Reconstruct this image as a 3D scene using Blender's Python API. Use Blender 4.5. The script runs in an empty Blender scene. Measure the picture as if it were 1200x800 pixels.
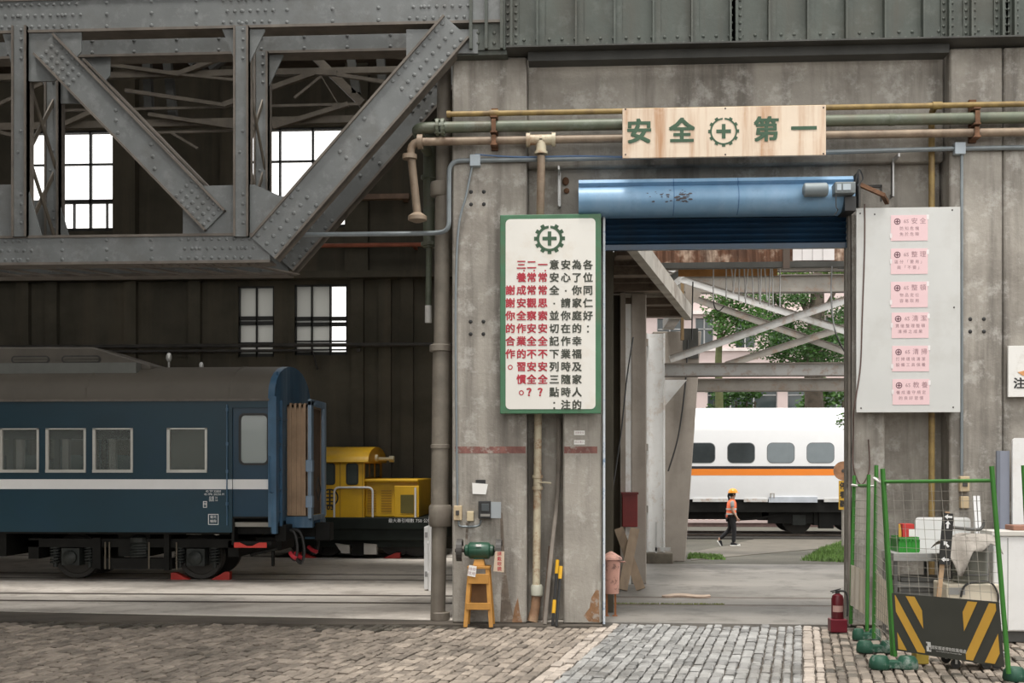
import bpy, math, random
from mathutils import Vector, Matrix
R = math.radians
random.seed(7)
sc = bpy.context.scene
COL = sc.collection

# ------------------------------------------------------------------ camera, sky, exposure
FPX, HY, CAMZ = 1400.0, 548.0, 2.1
PSI = math.atan(0.06)
cam = bpy.data.cameras.new('camera')
cam.sensor_width = 36.0
cam.lens = FPX / 1200.0 * 36.0
cam.shift_y = (HY - 400.0) / 1200.0
cam.clip_end = 400
camo = bpy.data.objects.new('camera', cam)
camo.location = (0, 0, CAMZ)
camo.rotation_euler = (R(90), 0, PSI)
COL.objects.link(camo)
sc.camera = camo

world = bpy.data.worlds.new('overcast_sky')
sc.world = world
world.use_nodes = True
wn = world.node_tree
bg = wn.nodes['Background']
bg.inputs['Color'].default_value = (1.0, 0.985, 0.955, 1)
bg.inputs['Strength'].default_value = 1.95

sun = bpy.data.lights.new('sun', 'SUN')
sun.energy = 3.2
sun.angle = R(10)
sun.color = (1.0, 0.96, 0.9)
suno = bpy.data.objects.new('sun', sun)
suno.rotation_euler = (R(15), R(-3), 0)
suno.location = (0, 0, 40)
COL.objects.link(suno)

sc.view_settings.view_transform = 'Standard'
sc.view_settings.look = 'None'
sc.view_settings.exposure = 0.0
sc.view_settings.gamma = 1.0
sc.view_settings.use_curve_mapping = False
sc.cycles.use_denoising = True
sc.cycles.max_bounces = 8
sc.cycles.transparent_max_bounces = 16
sc.cycles.sample_clamp_indirect = 6.0

# ------------------------------------------------------------------ helpers
CP, SP = math.cos(PSI), math.sin(PSI)
def W(px, py, Y):
    """World point on the plane Y that the photograph shows at (px, py)."""
    u = (px - 600.0) / FPX
    t = Y / (CP + u * SP)
    return Vector((t * (-SP + u * CP), Y, CAMZ + t * (HY - py) / FPX))
def X(px, Y): return W(px, HY, Y).x
def Z(px, py, Y): return W(px, py, Y).z
def G(px, py, z=0.0):
    """World point at height z that the photograph shows at (px, py)."""
    t = (CAMZ - z) * FPX / (py - HY)
    u = (px - 600.0) / FPX
    return Vector((t * (-SP + u * CP), t * (CP + u * SP), z))
def lin(c):
    c = c / 255.0
    return c / 12.92 if c <= 0.04045 else ((c + 0.055) / 1.055) ** 2.4
def rgb(r, g, b): return (lin(r), lin(g), lin(b))

class MB:
    def __init__(s): s.v = []; s.f = []; s.mi = []; s.m = 0
    def face(s, idx): s.f.append(tuple(idx)); s.mi.append(s.m)
    def hexa(s, p):
        b = len(s.v); s.v += [tuple(q) for q in p]
        for q in ((0, 3, 2, 1), (4, 5, 6, 7), (0, 1, 5, 4), (1, 2, 6, 5), (2, 3, 7, 6), (3, 0, 4, 7)):
            s.face([b + i for i in q])
        return s
    def box(s, x0, x1, y0, y1, z0, z1):
        if x0 > x1: x0, x1 = x1, x0
        if y0 > y1: y0, y1 = y1, y0
        if z0 > z1: z0, z1 = z1, z0
        return s.hexa([(x0, y0, z0), (x1, y0, z0), (x1, y1, z0), (x0, y1, z0), (x0, y0, z1), (x1, y0, z1), (x1, y1, z1), (x0, y1, z1)])
    def bar(s, p0, p1, w, h, up=(0, 0, 1)):
        """A straight bar from p0 to p1; w across, h along up."""
        p0, p1 = Vector(p0), Vector(p1)
        d = (p1 - p0).normalized(); up = Vector(up)
        a = d.cross(up)
        if a.length < 1e-4: a = d.cross(Vector((0, 1, 0)))
        a.normalize(); b = a.cross(d).normalized()
        a = a * w / 2; b = b * h / 2
        return s.hexa([p0 - a - b, p1 - a - b, p1 + a - b, p0 + a - b, p0 - a + b, p1 - a + b, p1 + a + b, p0 + a + b])
    def prism(s, poly, a0, a1, plane='xz'):
        """Polygon in a plane, pulled along the third axis from a0 to a1."""
        n = len(poly); b = len(s.v)
        def P(q, a):
            return (q[0], a, q[1]) if plane == 'xz' else (q[0], q[1], a) if plane == 'xy' else (a, q[0], q[1])
        area = sum(poly[i][0] * poly[(i + 1) % n][1] - poly[(i + 1) % n][0] * poly[i][1] for i in range(n))
        if area < 0: poly = poly[::-1]
        s.v += [P(q, a0) for q in poly] + [P(q, a1) for q in poly]
        flip = (plane == 'xz') != (a1 < a0)
        F0 = list(range(b, b + n)); F1 = list(range(b + n, b + 2 * n))
        s.face(F0 if flip else F0[::-1]); s.face(F1[::-1] if flip else F1)
        for i in range(n):
            j = (i + 1) % n
            q = [b + i, b + j, b + n + j, b + n + i]
            s.face(q[::-1] if flip else q)
        return s
    def tube(s, pts, r, n=8, cap=True, closed=False):
        pts = [Vector(p) for p in pts]; m = len(pts); b = len(s.v)
        rs = r if isinstance(r, (list, tuple)) else [r] * m
        prev = None
        for i, p in enumerate(pts):
            if closed: d = pts[(i + 1) % m] - pts[i - 1]
            else: d = pts[min(i + 1, m - 1)] - pts[max(i - 1, 0)]
            d.normalize()
            if prev is None:
                a = d.orthogonal().normalized()
            else:
                a = prev - d * prev.dot(d)
                a = a.normalized() if a.length > 1e-6 else d.orthogonal().normalized()
            prev = a; c = d.cross(a)
            for k in range(n):
                t = 2 * math.pi * k / n
                s.v.append(tuple(p + (a * math.cos(t) + c * math.sin(t)) * rs[i]))
        for i in range(m if closed else m - 1):
            j = (i + 1) % m
            for k in range(n):
                l = (k + 1) % n
                s.face([b + i * n + k, b + i * n + l, b + j * n + l, b + j * n + k])
        if cap and not closed:
            s.face([b + k for k in range(n)][::-1]); s.face([b + (m - 1) * n + k for k in range(n)])
        return s
    def lathe(s, prof, c, axis='z', n=16):
        """Profile of (radius, height) spun about an axis through c."""
        c = Vector(c); b = len(s.v); m = len(prof)
        for (r, h) in prof:
            for k in range(n):
                t = 2 * math.pi * k / n; p, q = r * math.cos(t), r * math.sin(t)
                o = (p, q, h) if axis == 'z' else (h, p, q) if axis == 'x' else (q, h, p)
                s.v.append(tuple(c + Vector(o)))
        for i in range(m - 1):
            for k in range(n):
                l = (k + 1) % n
                s.face([b + i * n + k, b + i * n + l, b + (i + 1) * n + l, b + (i + 1) * n + k])
        s.face([b + k for k in range(n)][::-1]); s.face([b + (m - 1) * n + k for k in range(n)])
        return s
    def ball(s, c, r, n=10, sz=1.0, sx=1.0, sy=1.0):
        k = max(4, n // 2)
        b0 = len(s.v)
        s.lathe([(max(1e-4, r * math.sin(math.pi * i / k)), -r * math.cos(math.pi * i / k)) for i in range(k + 1)], (0, 0, 0), 'z', n)
        for i in range(b0, len(s.v)):
            v = s.v[i]; s.v[i] = (v[0] * sx + c[0], v[1] * sy + c[1], v[2] * sz + c[2])
        return s
    def rivet(s, x, y, z, r=0.026, h=0.016, ax='y', n=7):
        """A domed rivet head on a face that looks to -Y (or -Z, +X)."""
        b = len(s.v)
        for (q, e) in ((1.0, 0), (0.72, 0.7)):
            for k in range(n):
                t = 2 * math.pi * k / n; p1, p2 = r * q * math.cos(t), r * q * math.sin(t)
                s.v.append((x + p1, y - h * e, z + p2) if ax == 'y' else (x + p1, y + p2, z - h * e) if ax == 'z' else (x + h * e, y + p1, z + p2))
        s.v.append((x, y - h, z) if ax == 'y' else (x, y, z - h) if ax == 'z' else (x + h, y, z))
        for k in range(n):
            l = (k + 1) % n
            s.face([b + k, b + l, b + n + l, b + n + k]); s.face([b + n + k, b + n + l, b + 2 * n])
        return s
    def xf(s, M, start=0):
        for i in range(start, len(s.v)): s.v[i] = tuple(M @ Vector(s.v[i]))
        return s
    def build(s, name, mats, parent=None, bevel=0, smooth=False, origin=None, seg=2):
        if parent is not None:
            o0 = Vector(parent['_o'])
        elif origin is not None: o0 = Vector(origin)
        else:
            xs = [v[0] for v in s.v]; ys = [v[1] for v in s.v]; zs = [v[2] for v in s.v]
            o0 = Vector(((min(xs) + max(xs)) / 2, (min(ys) + max(ys)) / 2, min(zs)))
        me = bpy.data.meshes.new(name)
        me.from_pydata([(v[0] - o0[0], v[1] - o0[1], v[2] - o0[2]) for v in s.v], [], s.f)
        if not isinstance(mats, (list, tuple)): mats = [mats]
        for m in mats: me.materials.append(m)
        if len(mats) > 1: me.polygons.foreach_set('material_index', s.mi)
        me.update()
        if smooth:
            me.polygons.foreach_set('use_smooth', [True] * len(me.polygons))
            me.set_sharp_from_angle(angle=R(38))
        o = bpy.data.objects.new(name, me); COL.objects.link(o)
        if parent is not None: o.parent = parent
        else: o.location = o0
        o['_o'] = tuple(o0)
        if bevel:
            b = o.modifiers.new('bevel', 'BEVEL'); b.width = bevel; b.segments = seg; b.limit_method = 'ANGLE'; b.angle_limit = R(40)
        return o

def tag(o, label, cat, group=None, kind=None):
    o['label'] = label; o['category'] = cat
    if group: o['group'] = group
    if kind: o['kind'] = kind
    return o
def thing(name, loc, label, cat, group=None):
    o = bpy.data.objects.new(name, None); COL.objects.link(o)
    o.empty_display_size = 0.2
    o.location = loc; o['_o'] = tuple(loc)
    return tag(o, label, cat, group)
def struct(o): o['kind'] = 'structure'; return o
def copy_tree(o, parent=None):
    c = o.copy(); COL.objects.link(c)
    if parent is not None: c.parent = parent
    for ch in list(o.children): copy_tree(ch, c)
    return c
def smoothpath(pts, k=8):
    """Catmull-Rom through pts."""
    pts = [Vector(p) for p in pts]; q = [pts[0]] + pts + [pts[-1]]; out = []
    for i in range(1, len(q) - 2):
        for j in range(k):
            t = j / k; a, b, c, d = q[i - 1], q[i], q[i + 1], q[i + 2]
            out.append(0.5 * (2 * b + (c - a) * t + (2 * a - 5 * b + 4 * c - d) * t * t + (3 * b - a - 3 * c + d) * t ** 3))
    out.append(pts[-1]); return out
def elbow(pts, r=0.1, k=5):
    """Polyline with rounded corners."""
    pts = [Vector(p) for p in pts]; out = [pts[0]]
    for i in range(1, len(pts) - 1):
        a, b, c = pts[i - 1], pts[i], pts[i + 1]
        q = min(r, (a - b).length * .49, (c - b).length * .49)
        p0 = b + (a - b).normalized() * q; p1 = b + (c - b).normalized() * q
        for j in range(k + 1):
            t = j / k; out.append((1 - t) ** 2 * p0 + 2 * t * (1 - t) * b + t * t * p1)
    out.append(pts[-1]); return out
def text_mesh(mb, body, size, org, right=(1, 0, 0), up=(0, 0, 1), bold=0.0, depth=0.002, sx=1.0, align='CENTER'):
    """Writing as thin raised letters added to a mesh; org is the middle of the line."""
    c = bpy.data.curves.new('t', 'FONT'); c.body = body; c.size = size; c.align_x = align; c.align_y = 'CENTER'
    c.offset = bold * size; c.extrude = 0.0; c.resolution_u = 2
    o = bpy.data.objects.new('t', c); COL.objects.link(o)
    dg = bpy.context.evaluated_depsgraph_get(); dg.update()
    me = bpy.data.meshes.new_from_object(o.evaluated_get(dg))
    right, up, org = Vector(right).normalized(), Vector(up).normalized(), Vector(org)
    nrm = right.cross(up)
    ys = [v.co.y for v in me.vertices]
    mid = 0.0
    if ys and any(ord(ch) > 0x2e80 for ch in body): mid = 0.0
    b = len(mb.v)
    mb.v += [tuple(org + right * (v.co.x * sx) + up * (v.co.y - mid) + nrm * depth) for v in me.vertices]
    for p in me.polygons: mb.face([b + i for i in p.vertices])
    bpy.data.objects.remove(o); bpy.data.meshes.remove(me); bpy.data.curves.remove(c)
    return mb
def bold_text(mb, body, size, org, d, depth=.002):
    org = Vector(org)
    k = 0
    for dx in (-d, 0, d):
        for dz in (-d * .8, d * .8):
            text_mesh(mb, body, size, org + Vector((dx, 0, dz)), depth=depth + k * .0006); k += 1
def disc_ring(mb, c, r0, r1, right, up, depth=0.002, n=28, a0=0, a1=2 * math.pi):
    right, up, c = Vector(right), Vector(up), Vector(c); nrm = right.cross(up); b = len(mb.v)
    for k in range(n + 1):
        t = a0 + (a1 - a0) * k / n
        for r in (r0, r1): mb.v.append(tuple(c + right * r * math.cos(t) + up * r * math.sin(t) + nrm * depth))
    for k in range(n): mb.face([b + 2 * k, b + 2 * k + 1, b + 2 * k + 3, b + 2 * k + 2])
def quad(mb, c, w, h, right, up, depth=0.002, ang=0.0, off=(0, 0)):
    right, up, c = Vector(right), Vector(up), Vector(c); nrm = right.cross(up); b = len(mb.v)
    ca, sa = math.cos(ang), math.sin(ang)
    for (x, y) in ((-w / 2, -h / 2), (w / 2, -h / 2), (w / 2, h / 2), (-w / 2, h / 2)):
        x += off[0]; y += off[1]
        mb.v.append(tuple(c + right * (x * ca - y * sa) + up * (x * sa + y * ca) + nrm * depth))
    mb.face([b, b + 1, b + 2, b + 3])
def gear_cross(mb, c, r, right=(1, 0, 0), up=(0, 0, 1), depth=0.002, thin=False):
    disc_ring(mb, c, r * (.77 if thin else .68), r * (.88 if thin else .86), right, up, depth, 36, R(94), R(446))
    for k in range(12):
        if k == 0: continue
        quad(mb, c, r * (.22 if thin else .26), r * (.14 if thin else .2), right, up, depth, k * math.pi / 6, (0, r * .93))
    quad(mb, c, r * .95, r * .24, right, up, depth); quad(mb, c, r * .24, r * .95, right, up, depth + .0005)

# ------------------------------------------------------------------ materials
def mat(name, col, rough=0.7, metal=0.0, var=0.12, scale=2.5, bump=0.0, bscale=40.0, spec=0.5, stain=None, streak=None, grime=None, stretch=(1, 1, 1), island=0.0):
    """Principled surface with noise tone; stain=(colour, amount, scale), streak=(colour, amount, scale): vertical runs; grime like stain, finer."""
    m = bpy.data.materials.new(name); m.use_nodes = True
    nt = m.node_tree; N = nt.nodes; L = nt.links
    b = N['Principled BSDF']
    b.inputs['Roughness'].default_value = rough; b.inputs['Metallic'].default_value = metal
    b.inputs['Specular IOR Level'].default_value = spec
    tc = N.new('ShaderNodeTexCoord')
    cur = None
    def noise(scale, st=(1, 1, 1), detail=5, rgh=.6):
        mp = N.new('ShaderNodeMapping'); mp.inputs['Scale'].default_value = st
        L.new(tc.outputs['Object'], mp.inputs['Vector'])
        n = N.new('ShaderNodeTexNoise'); n.inputs['Scale'].default_value = scale; n.inputs['Detail'].default_value = detail; n.inputs['Roughness'].default_value = rgh
        L.new(mp.outputs['Vector'], n.inputs['Vector']); return n
    def ramp(src, a, c):
        r = N.new('ShaderNodeMapRange'); r.inputs['From Min'].default_value = a; r.inputs['From Max'].default_value = c
        L.new(src, r.inputs['Value']); return r.outputs['Result']
    n = noise(scale, stretch)
    mx = N.new('ShaderNodeMix'); mx.data_type = 'RGBA'
    mx.inputs[6].default_value = tuple(c * (1 - var * 1.6) for c in col) + (1,)
    mx.inputs[7].default_value = tuple(min(1, c * (1 + var * 1.6)) for c in col) + (1,)
    L.new(ramp(n.outputs['Fac'], .25, .75), mx.inputs[0]); cur = mx.outputs[2]
    def over(cur, colr, amt, src):
        k = N.new('ShaderNodeMath'); k.operation = 'MULTIPLY'; k.inputs[1].default_value = amt; L.new(src, k.inputs[0])
        q = N.new('ShaderNodeMix'); q.data_type = 'RGBA'; L.new(k.outputs[0], q.inputs[0]); L.new(cur, q.inputs[6]); q.inputs[7].default_value = tuple(colr) + (1,)
        return q.outputs[2]
    if stain: cur = over(cur, stain[0], stain[1], ramp(noise(stain[2], (1, 1, 1), 6, .65).outputs['Fac'], .5, .66))
    if streak: cur = over(cur, streak[0], streak[1], ramp(noise(streak[2], (1, 1, .07), 6, .65).outputs['Fac'], .47, .66))
    if grime: cur = over(cur, grime[0], grime[1], ramp(noise(grime[2], (1, 1, 1), 8, .75).outputs['Fac'], .52, .62))
    if island:
        g = N.new('ShaderNodeNewGeometry'); hs = N.new('ShaderNodeHueSaturation')
        r2 = N.new('ShaderNodeMapRange'); r2.inputs['To Min'].default_value = 1 - island; r2.inputs['To Max'].default_value = 1 + island
        L.new(g.outputs['Random Per Island'], r2.inputs['Value']); L.new(r2.outputs['Result'], hs.inputs['Value']); L.new(cur, hs.inputs['Color']); cur = hs.outputs['Color']
    L.new(cur, b.inputs['Base Color'])
    if bump:
        bn = noise(bscale, (1, 1, 1), 6, .6); bp = N.new('ShaderNodeBump'); bp.inputs['Strength'].default_value = bump; bp.inputs['Distance'].default_value = 0.02
        L.new(bn.outputs['Fac'], bp.inputs['Height']); L.new(bp.outputs['Normal'], b.inputs['Normal'])
    return m
def glass(name, col=(.9, .95, .95), alpha=.25, rough=.05):
    m = bpy.data.materials.new(name); m.use_nodes = True; nt = m.node_tree; N = nt.nodes
    b = N['Principled BSDF']; b.inputs['Base Color'].default_value = tuple(col) + (1,); b.inputs['Roughness'].default_value = rough; b.inputs['Alpha'].default_value = alpha
    return m

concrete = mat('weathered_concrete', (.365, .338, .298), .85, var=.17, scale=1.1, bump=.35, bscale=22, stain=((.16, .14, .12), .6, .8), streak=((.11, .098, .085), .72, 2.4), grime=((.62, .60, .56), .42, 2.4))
concrete_dark = mat('dark_brown_concrete', (.085, .075, .055), .9, var=.25, scale=.6, bump=.25, bscale=15, stain=((.05, .045, .03), .6, .5), streak=((.16, .13, .09), .45, 1.2))  # dark brown concrete with darker patches and paler vertical streaks
floor_conc = mat('worn_floor_concrete', (.66, .61, .55), .55, var=.14, scale=.6, bump=.15, bscale=20, stain=((.22, .19, .165), .6, .6), grime=((.34, .30, .26), .5, 2.2), stretch=(.3, 1.6, 1))
outer_conc = mat('outdoor_floor_concrete', (.19, .177, .158), .6, var=.22, scale=.5, bump=.2, bscale=20, stain=((.08, .072, .06), .7, .8), grime=((.085, .078, .068), .55, 1.6), stretch=(.3, 1.6, 1))
dirt = mat('dirt', (.10, .085, .07), .95, var=.3, scale=3, bump=.4)
asphalt = mat('asphalt', (.075, .07, .056), .9, var=.16, scale=1.2, bump=.4, bscale=60, stain=((.12, .12, .09), .5, .5))
sett_brown = mat('brown_setts', (.25, .21, .172), .68, var=.2, scale=4, bump=.5, bscale=50, island=.32, stain=((.09, .078, .062), .6, .55))
sett_damp = mat('damp_dark_setts', (.095, .083, .066), .55, var=.25, scale=3, bump=.5, bscale=50, island=.3)
sett_cream = mat('cream_setts', (.37, .32, .275), .62, var=.12, scale=4, bump=.4, bscale=50, island=.2)
sett_grey = mat('grey_setts', (.26, .258, .25), .45, var=.18, scale=4, bump=.5, bscale=50, island=.34, stain=((.13, .12, .105), .6, .7))
steel_grey = mat('grey_painted_steel', (.165, .175, .175), .5, var=.12, scale=1.5, bump=.1, bscale=18, stain=((.10, .095, .085), .45, 1.6), grime=((.30, .31, .31), .3, 4))
steel_edge = mat('brown_edged_steel', (.15, .13, .11), .6, var=.2, scale=4)
steel_green = mat('green_grey_painted_steel', (.068, .08, .068), .55, var=.15, scale=2, bump=.15, bscale=20, stain=((.07, .07, .055), .6, 1.1), streak=((.07, .06, .045), .4, 3), grime=((.13, .145, .13), .4, 3))
steel_dark = mat('dark_steel', (.05, .05, .045), .6, var=.25, scale=2)
rust = mat('rust', (.17, .085, .045), .85, var=.35, scale=6, bump=.3)
roof_dark = mat('dark_roof_boards', (.10, .075, .055), .9, var=.3, scale=1)
rod_tan = mat('tan_steel_rod', (.13, .11, .085), .6, var=.2, scale=4)

YP, YR, YH = 16.12, 16.5, 16.34

# ------------------------------------------------------------------ ground
def plane(name, pts, m, z=0.0, thick=0.3):
    mb = MB(); mb.prism([(p[0], p[1]) for p in pts], z - thick, z, 'xy'); return struct(mb.build(name, m))
edgeL, edgeM, edgeR = (-14.0, 17.55), (-2.2, 16.42), (9.0, 16.05)
plane('floor', [edgeL, edgeM, (X(706, YP), 16.3), (X(706, YP), 31.6), (-24, 31.6), (-24, 17.9)], floor_conc)
Ye = 26.3
plane('floor', [(X(706, YP), 16.3), edgeR, (16, 16), (16, Ye), (X(706, YP), Ye)], outer_conc)
plane('floor', [(-24, -14), (16, -14), (16, 16.6), (-24, 18.4)], dirt, -0.05)
plane('ground', [(-25, Ye), (60, Ye), (60, 110), (-25, 110)], asphalt, -0.1)

# setts: columns run 10 degrees off the wall's normal
ph = R(10.2); dl = Vector((math.sin(ph), math.cos(ph))); dc = Vector((math.cos(ph), -math.sin(ph)))
def uofs(p): return Vector((p[0], p[1])).dot(dc)
uB = [uofs(G(697, 735)), uofs(G(726, 735)), uofs(G(938, 735)), uofs(G(962, 735))]
def edge_y(x):
    if x < edgeM[0]: return edgeL[1] + (edgeM[1] - edgeL[1]) * (x - edgeL[0]) / (edgeM[0] - edgeL[0])
    return edgeM[1] + (edgeR[1] - edgeM[1]) * (x - edgeM[0]) / (edgeR[0] - edgeM[0])
def sett_edge(x):
    e = edge_y(x) - .02
    return e if x > X(712, YP) else min(e, 15.93 + .05 * math.sin(x * 2.3))
apron = mat('damp_dirt_apron', (.085, .072, .058), .75, var=.3, scale=2, bump=.5, bscale=25, stain=((.15, .125, .10), .6, 1.2), stretch=(.4, 1.4, 1))
xs = [-14 + i * .25 for i in range(200) if -14 + i * .25 < X(706, YP)]
plane('floor', [(x, sett_edge(x) + .0) for x in xs] + [(X(706, YP), 15.93), (X(706, YP), 16.32), edgeM, edgeL], apron, -.004, .1)
mb = MB(); rs = random.Random(3)
u = -12.0
while u < 8.0:
    wd = .113 + rs.uniform(-.018, .018)
    v = 9.3 + rs.uniform(0, .3)
    while v < 20:
        ln = .255 + rs.uniform(-.07, .07)
        c = dc * (u + wd / 2) + dl * (v + ln / 2)
        if c.y + ln / 2 < sett_edge(c.x) and -11 < c.x < 10 and c.y > 9.9:
            um = u + wd / 2
            damp = sett_edge(c.x) - c.y
            mb.m = 3 if (um < uB[0] - .6 and damp < .3 + .2 * math.sin(c.x * 1.7) + rs.uniform(-.15, .15)) or (uB[3] < um and rs.random() < .15) else 0 if um < uB[0] else 1 if um < uB[1] else 2 if um < uB[2] else 1 if um < uB[3] else 0
            zt = rs.uniform(-.016, .004); g = .009; b = len(mb.v)
            for (zz, ins) in ((-.06, 0), (zt - .012, 0), (zt, .014)):
                for (su, sv) in ((-1, -1), (1, -1), (1, 1), (-1, 1)):
                    p = c + dc * su * (wd / 2 - g - ins + rs.uniform(-.008, .008)) + dl * sv * (ln / 2 - g * 2.2 - ins * 1.8 + rs.uniform(-.015, .015))
                    mb.v.append((p.x, p.y, zz + (rs.uniform(-.004, .004) if ins else 0)))
            for a in (0, 4):
                for k in range(4):
                    l = (k + 1) % 4; mb.face([b + a + k, b + a + l, b + a + 4 + l, b + a + 4 + k])
            mb.face([b + 8, b + 9, b + 10, b + 11])
        v += ln
    u += wd
struct(mb.build('floor', [sett_brown, sett_cream, sett_grey, sett_damp], origin=(0, 13, 0)))

# ------------------------------------------------------------------ walls
def slab(mb, px0, px1, py0, py1, y0, y1):
    """Box whose front face on y0 spans the photograph's px0..px1, py0..py1 (level, square)."""
    zt = Z((px0 + px1) / 2, py0, y0); zb = max(0.0, Z((px0 + px1) / 2, py1, y0)) if py1 < 720 else 0.0
    mb.box(X(px0, y0), X(px1, y0), y0, y1, zb, zt)
zpil = min(Z(575, 62, YP), Z(850, 55, 15.98) - .025); zcap = Z(850, 55, 15.98) - .03
mb = MB()
mb.box(X(530, YP), X(617, YP), YP, 17.4, 0, zpil)                       # main pillar, grinder in front
mb.box(X(616, YP), X(706, YP), YR, 16.62, 0, Z(640, 263, YR))            # recess
mb.box(X(660, YP), X(705, YP), YP, 16.62, 0, Z(680, 252, YP))           # jamb pilaster
mb.box(X(617, YP), X(1112, YP), YR, 16.9, Z(850, 262, YR), Z(850, 57, YR))   # wall behind the shutter box
mb.box(X(617, YP), X(1112, YP), YH, YR, Z(850, 193, YH), Z(850, 57, YH))     # lintel band
mb.box(X(994, YP), X(1037, YP), YP, 16.4, 0, Z(1015, 250, YP))          # door jamb
mb.box(X(1036, YP), X(1116, YP), YR, 16.9, 0, Z(1080, 250, YR))
mb.box(X(1113, YP), X(1175, YP), YP, 16.9, 0, zcap)
mb.box(X(1176.5, YP), 16.0, YP, 16.9, 0, zcap)
mb.box(X(1174, YP), X(1178, YP), YP + .06, 16.9, 0, zcap)
struct(mb.build('wall_front', concrete, bevel=.02, seg=1, origin=(0, 16.12, 0)))
# red painted band left on the pillar faces
red_band = mat('faded_red_paint', (.22, .10, .085), .85, var=.25, scale=9, grime=((.40, .365, .325), .9, 5))
mb = MB()
slab(mb, 533, 616, 523, 531, YP - .002, YP); slab(mb, 661, 700, 523, 531, YP - .002, YP)
struct(mb.build('trim_1', red_band))

# stains with their own outline at the pillar feet
def stain(name, polys, m):
    mb = MB()
    for k, pl in enumerate(polys): b = len(mb.v); mb.v += [(X(px, YP), YP - .0015 - .0004 * k, max(.004, Z(px, py, YP))) for px, py in pl]; mb.face(range(b, b + len(pl)))
    struct(mb.build(name, m))
stain('trim_3', [[(684, 721), (691, 712), (693, 700), (699, 690), (702, 692), (702.5, 729), (690, 728)], [(600, 729), (603, 712), (607, 700), (609, 716), (612, 729)]], mat('rust_stain', (.25, .135, .07), .9, var=.25, scale=8, grime=((.36, .33, .29), .9, 6)))
stain('trim_3', [[(586, 600), (589, 601), (592, 660), (597, 700), (603, 729), (586, 729), (588, 680)], [(546, 612), (549, 613), (548, 640), (545, 640)]], mat('dark_damp_stain', (.15, .12, .095), .85, var=.2, scale=6, grime=((.34, .31, .27), .85, 4)))
YB = 31.0
def wall_holes(mb, x0, x1, z0, z1, y0, y1, holes):
    xs = sorted(set([x0, x1] + [h[0] for h in holes] + [h[1] for h in holes])); zs = sorted(set([z0, z1] + [h[2] for h in holes] + [h[3] for h in holes]))
    for i in range(len(xs) - 1):
        for j in range(len(zs) - 1):
            cx, cz = (xs[i] + xs[i + 1]) / 2, (zs[j] + zs[j + 1]) / 2
            if any(h[0] < cx < h[1] and h[2] < cz < h[3] for h in holes): continue
            mb.box(xs[i], xs[i + 1], y0, y1, zs[j], zs[j + 1])
def hole(px0, px1, py0, py1): 
    m = (px0 + px1) / 2
    return (X(px0, YB), X(px1, YB), Z(m, py1, YB), Z(m, py0, YB))
HL = {'window_1': hole(28, 145, 153, 271), 'window_2': hole(288, 407, 149, 267), 'window_3': hole(279, 321, 335, 418), 'window_4': hole(345, 407, 333, 416)}
XR = X(700, YP) - .05
mb = MB()
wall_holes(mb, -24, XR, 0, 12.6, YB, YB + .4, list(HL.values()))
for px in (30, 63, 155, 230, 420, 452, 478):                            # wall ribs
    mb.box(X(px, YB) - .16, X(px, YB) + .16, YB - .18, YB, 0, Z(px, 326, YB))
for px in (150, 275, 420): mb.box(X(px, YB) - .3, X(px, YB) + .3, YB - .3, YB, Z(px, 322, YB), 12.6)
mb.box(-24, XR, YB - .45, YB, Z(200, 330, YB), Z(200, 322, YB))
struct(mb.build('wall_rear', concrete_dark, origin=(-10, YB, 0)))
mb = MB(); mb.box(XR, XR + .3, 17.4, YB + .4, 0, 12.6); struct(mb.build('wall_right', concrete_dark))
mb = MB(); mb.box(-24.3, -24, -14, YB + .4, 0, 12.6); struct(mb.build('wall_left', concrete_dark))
mb = MB(); mb.box(-24.3, 16, -14.3, -14, 0, 4.0); struct(mb.build('wall_back', concrete_dark))  # unseen wall added to darken reflections, kept low to let sky light in
mb = MB(); mb.box(16, 16.3, -14.3, 16.5, 0, 6.0); struct(mb.build('wall_side', concrete_dark))  # unseen wall added to block low daylight from this side
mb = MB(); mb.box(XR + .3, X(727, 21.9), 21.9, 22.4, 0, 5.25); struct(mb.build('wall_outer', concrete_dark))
mb = MB()
mb.box(-24.3, XR + .3, 17.5, 22.6, 12.6, 12.8); mb.box(-24.3, X(405, 27), 22.6, 25.6, 12.6, 12.8); mb.box(-24.3, XR + .3, 25.6, YB + .5, 12.6, 12.8)  # unseen roof; gaps placed so the sun reaches floor and locomotive
mb.box(-24.3, -3.5, -14, 14.0, 12.6, 12.8)  # unseen roof added over this side only, to keep the left dimmer
struct(mb.build('ceiling', roof_dark))

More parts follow.
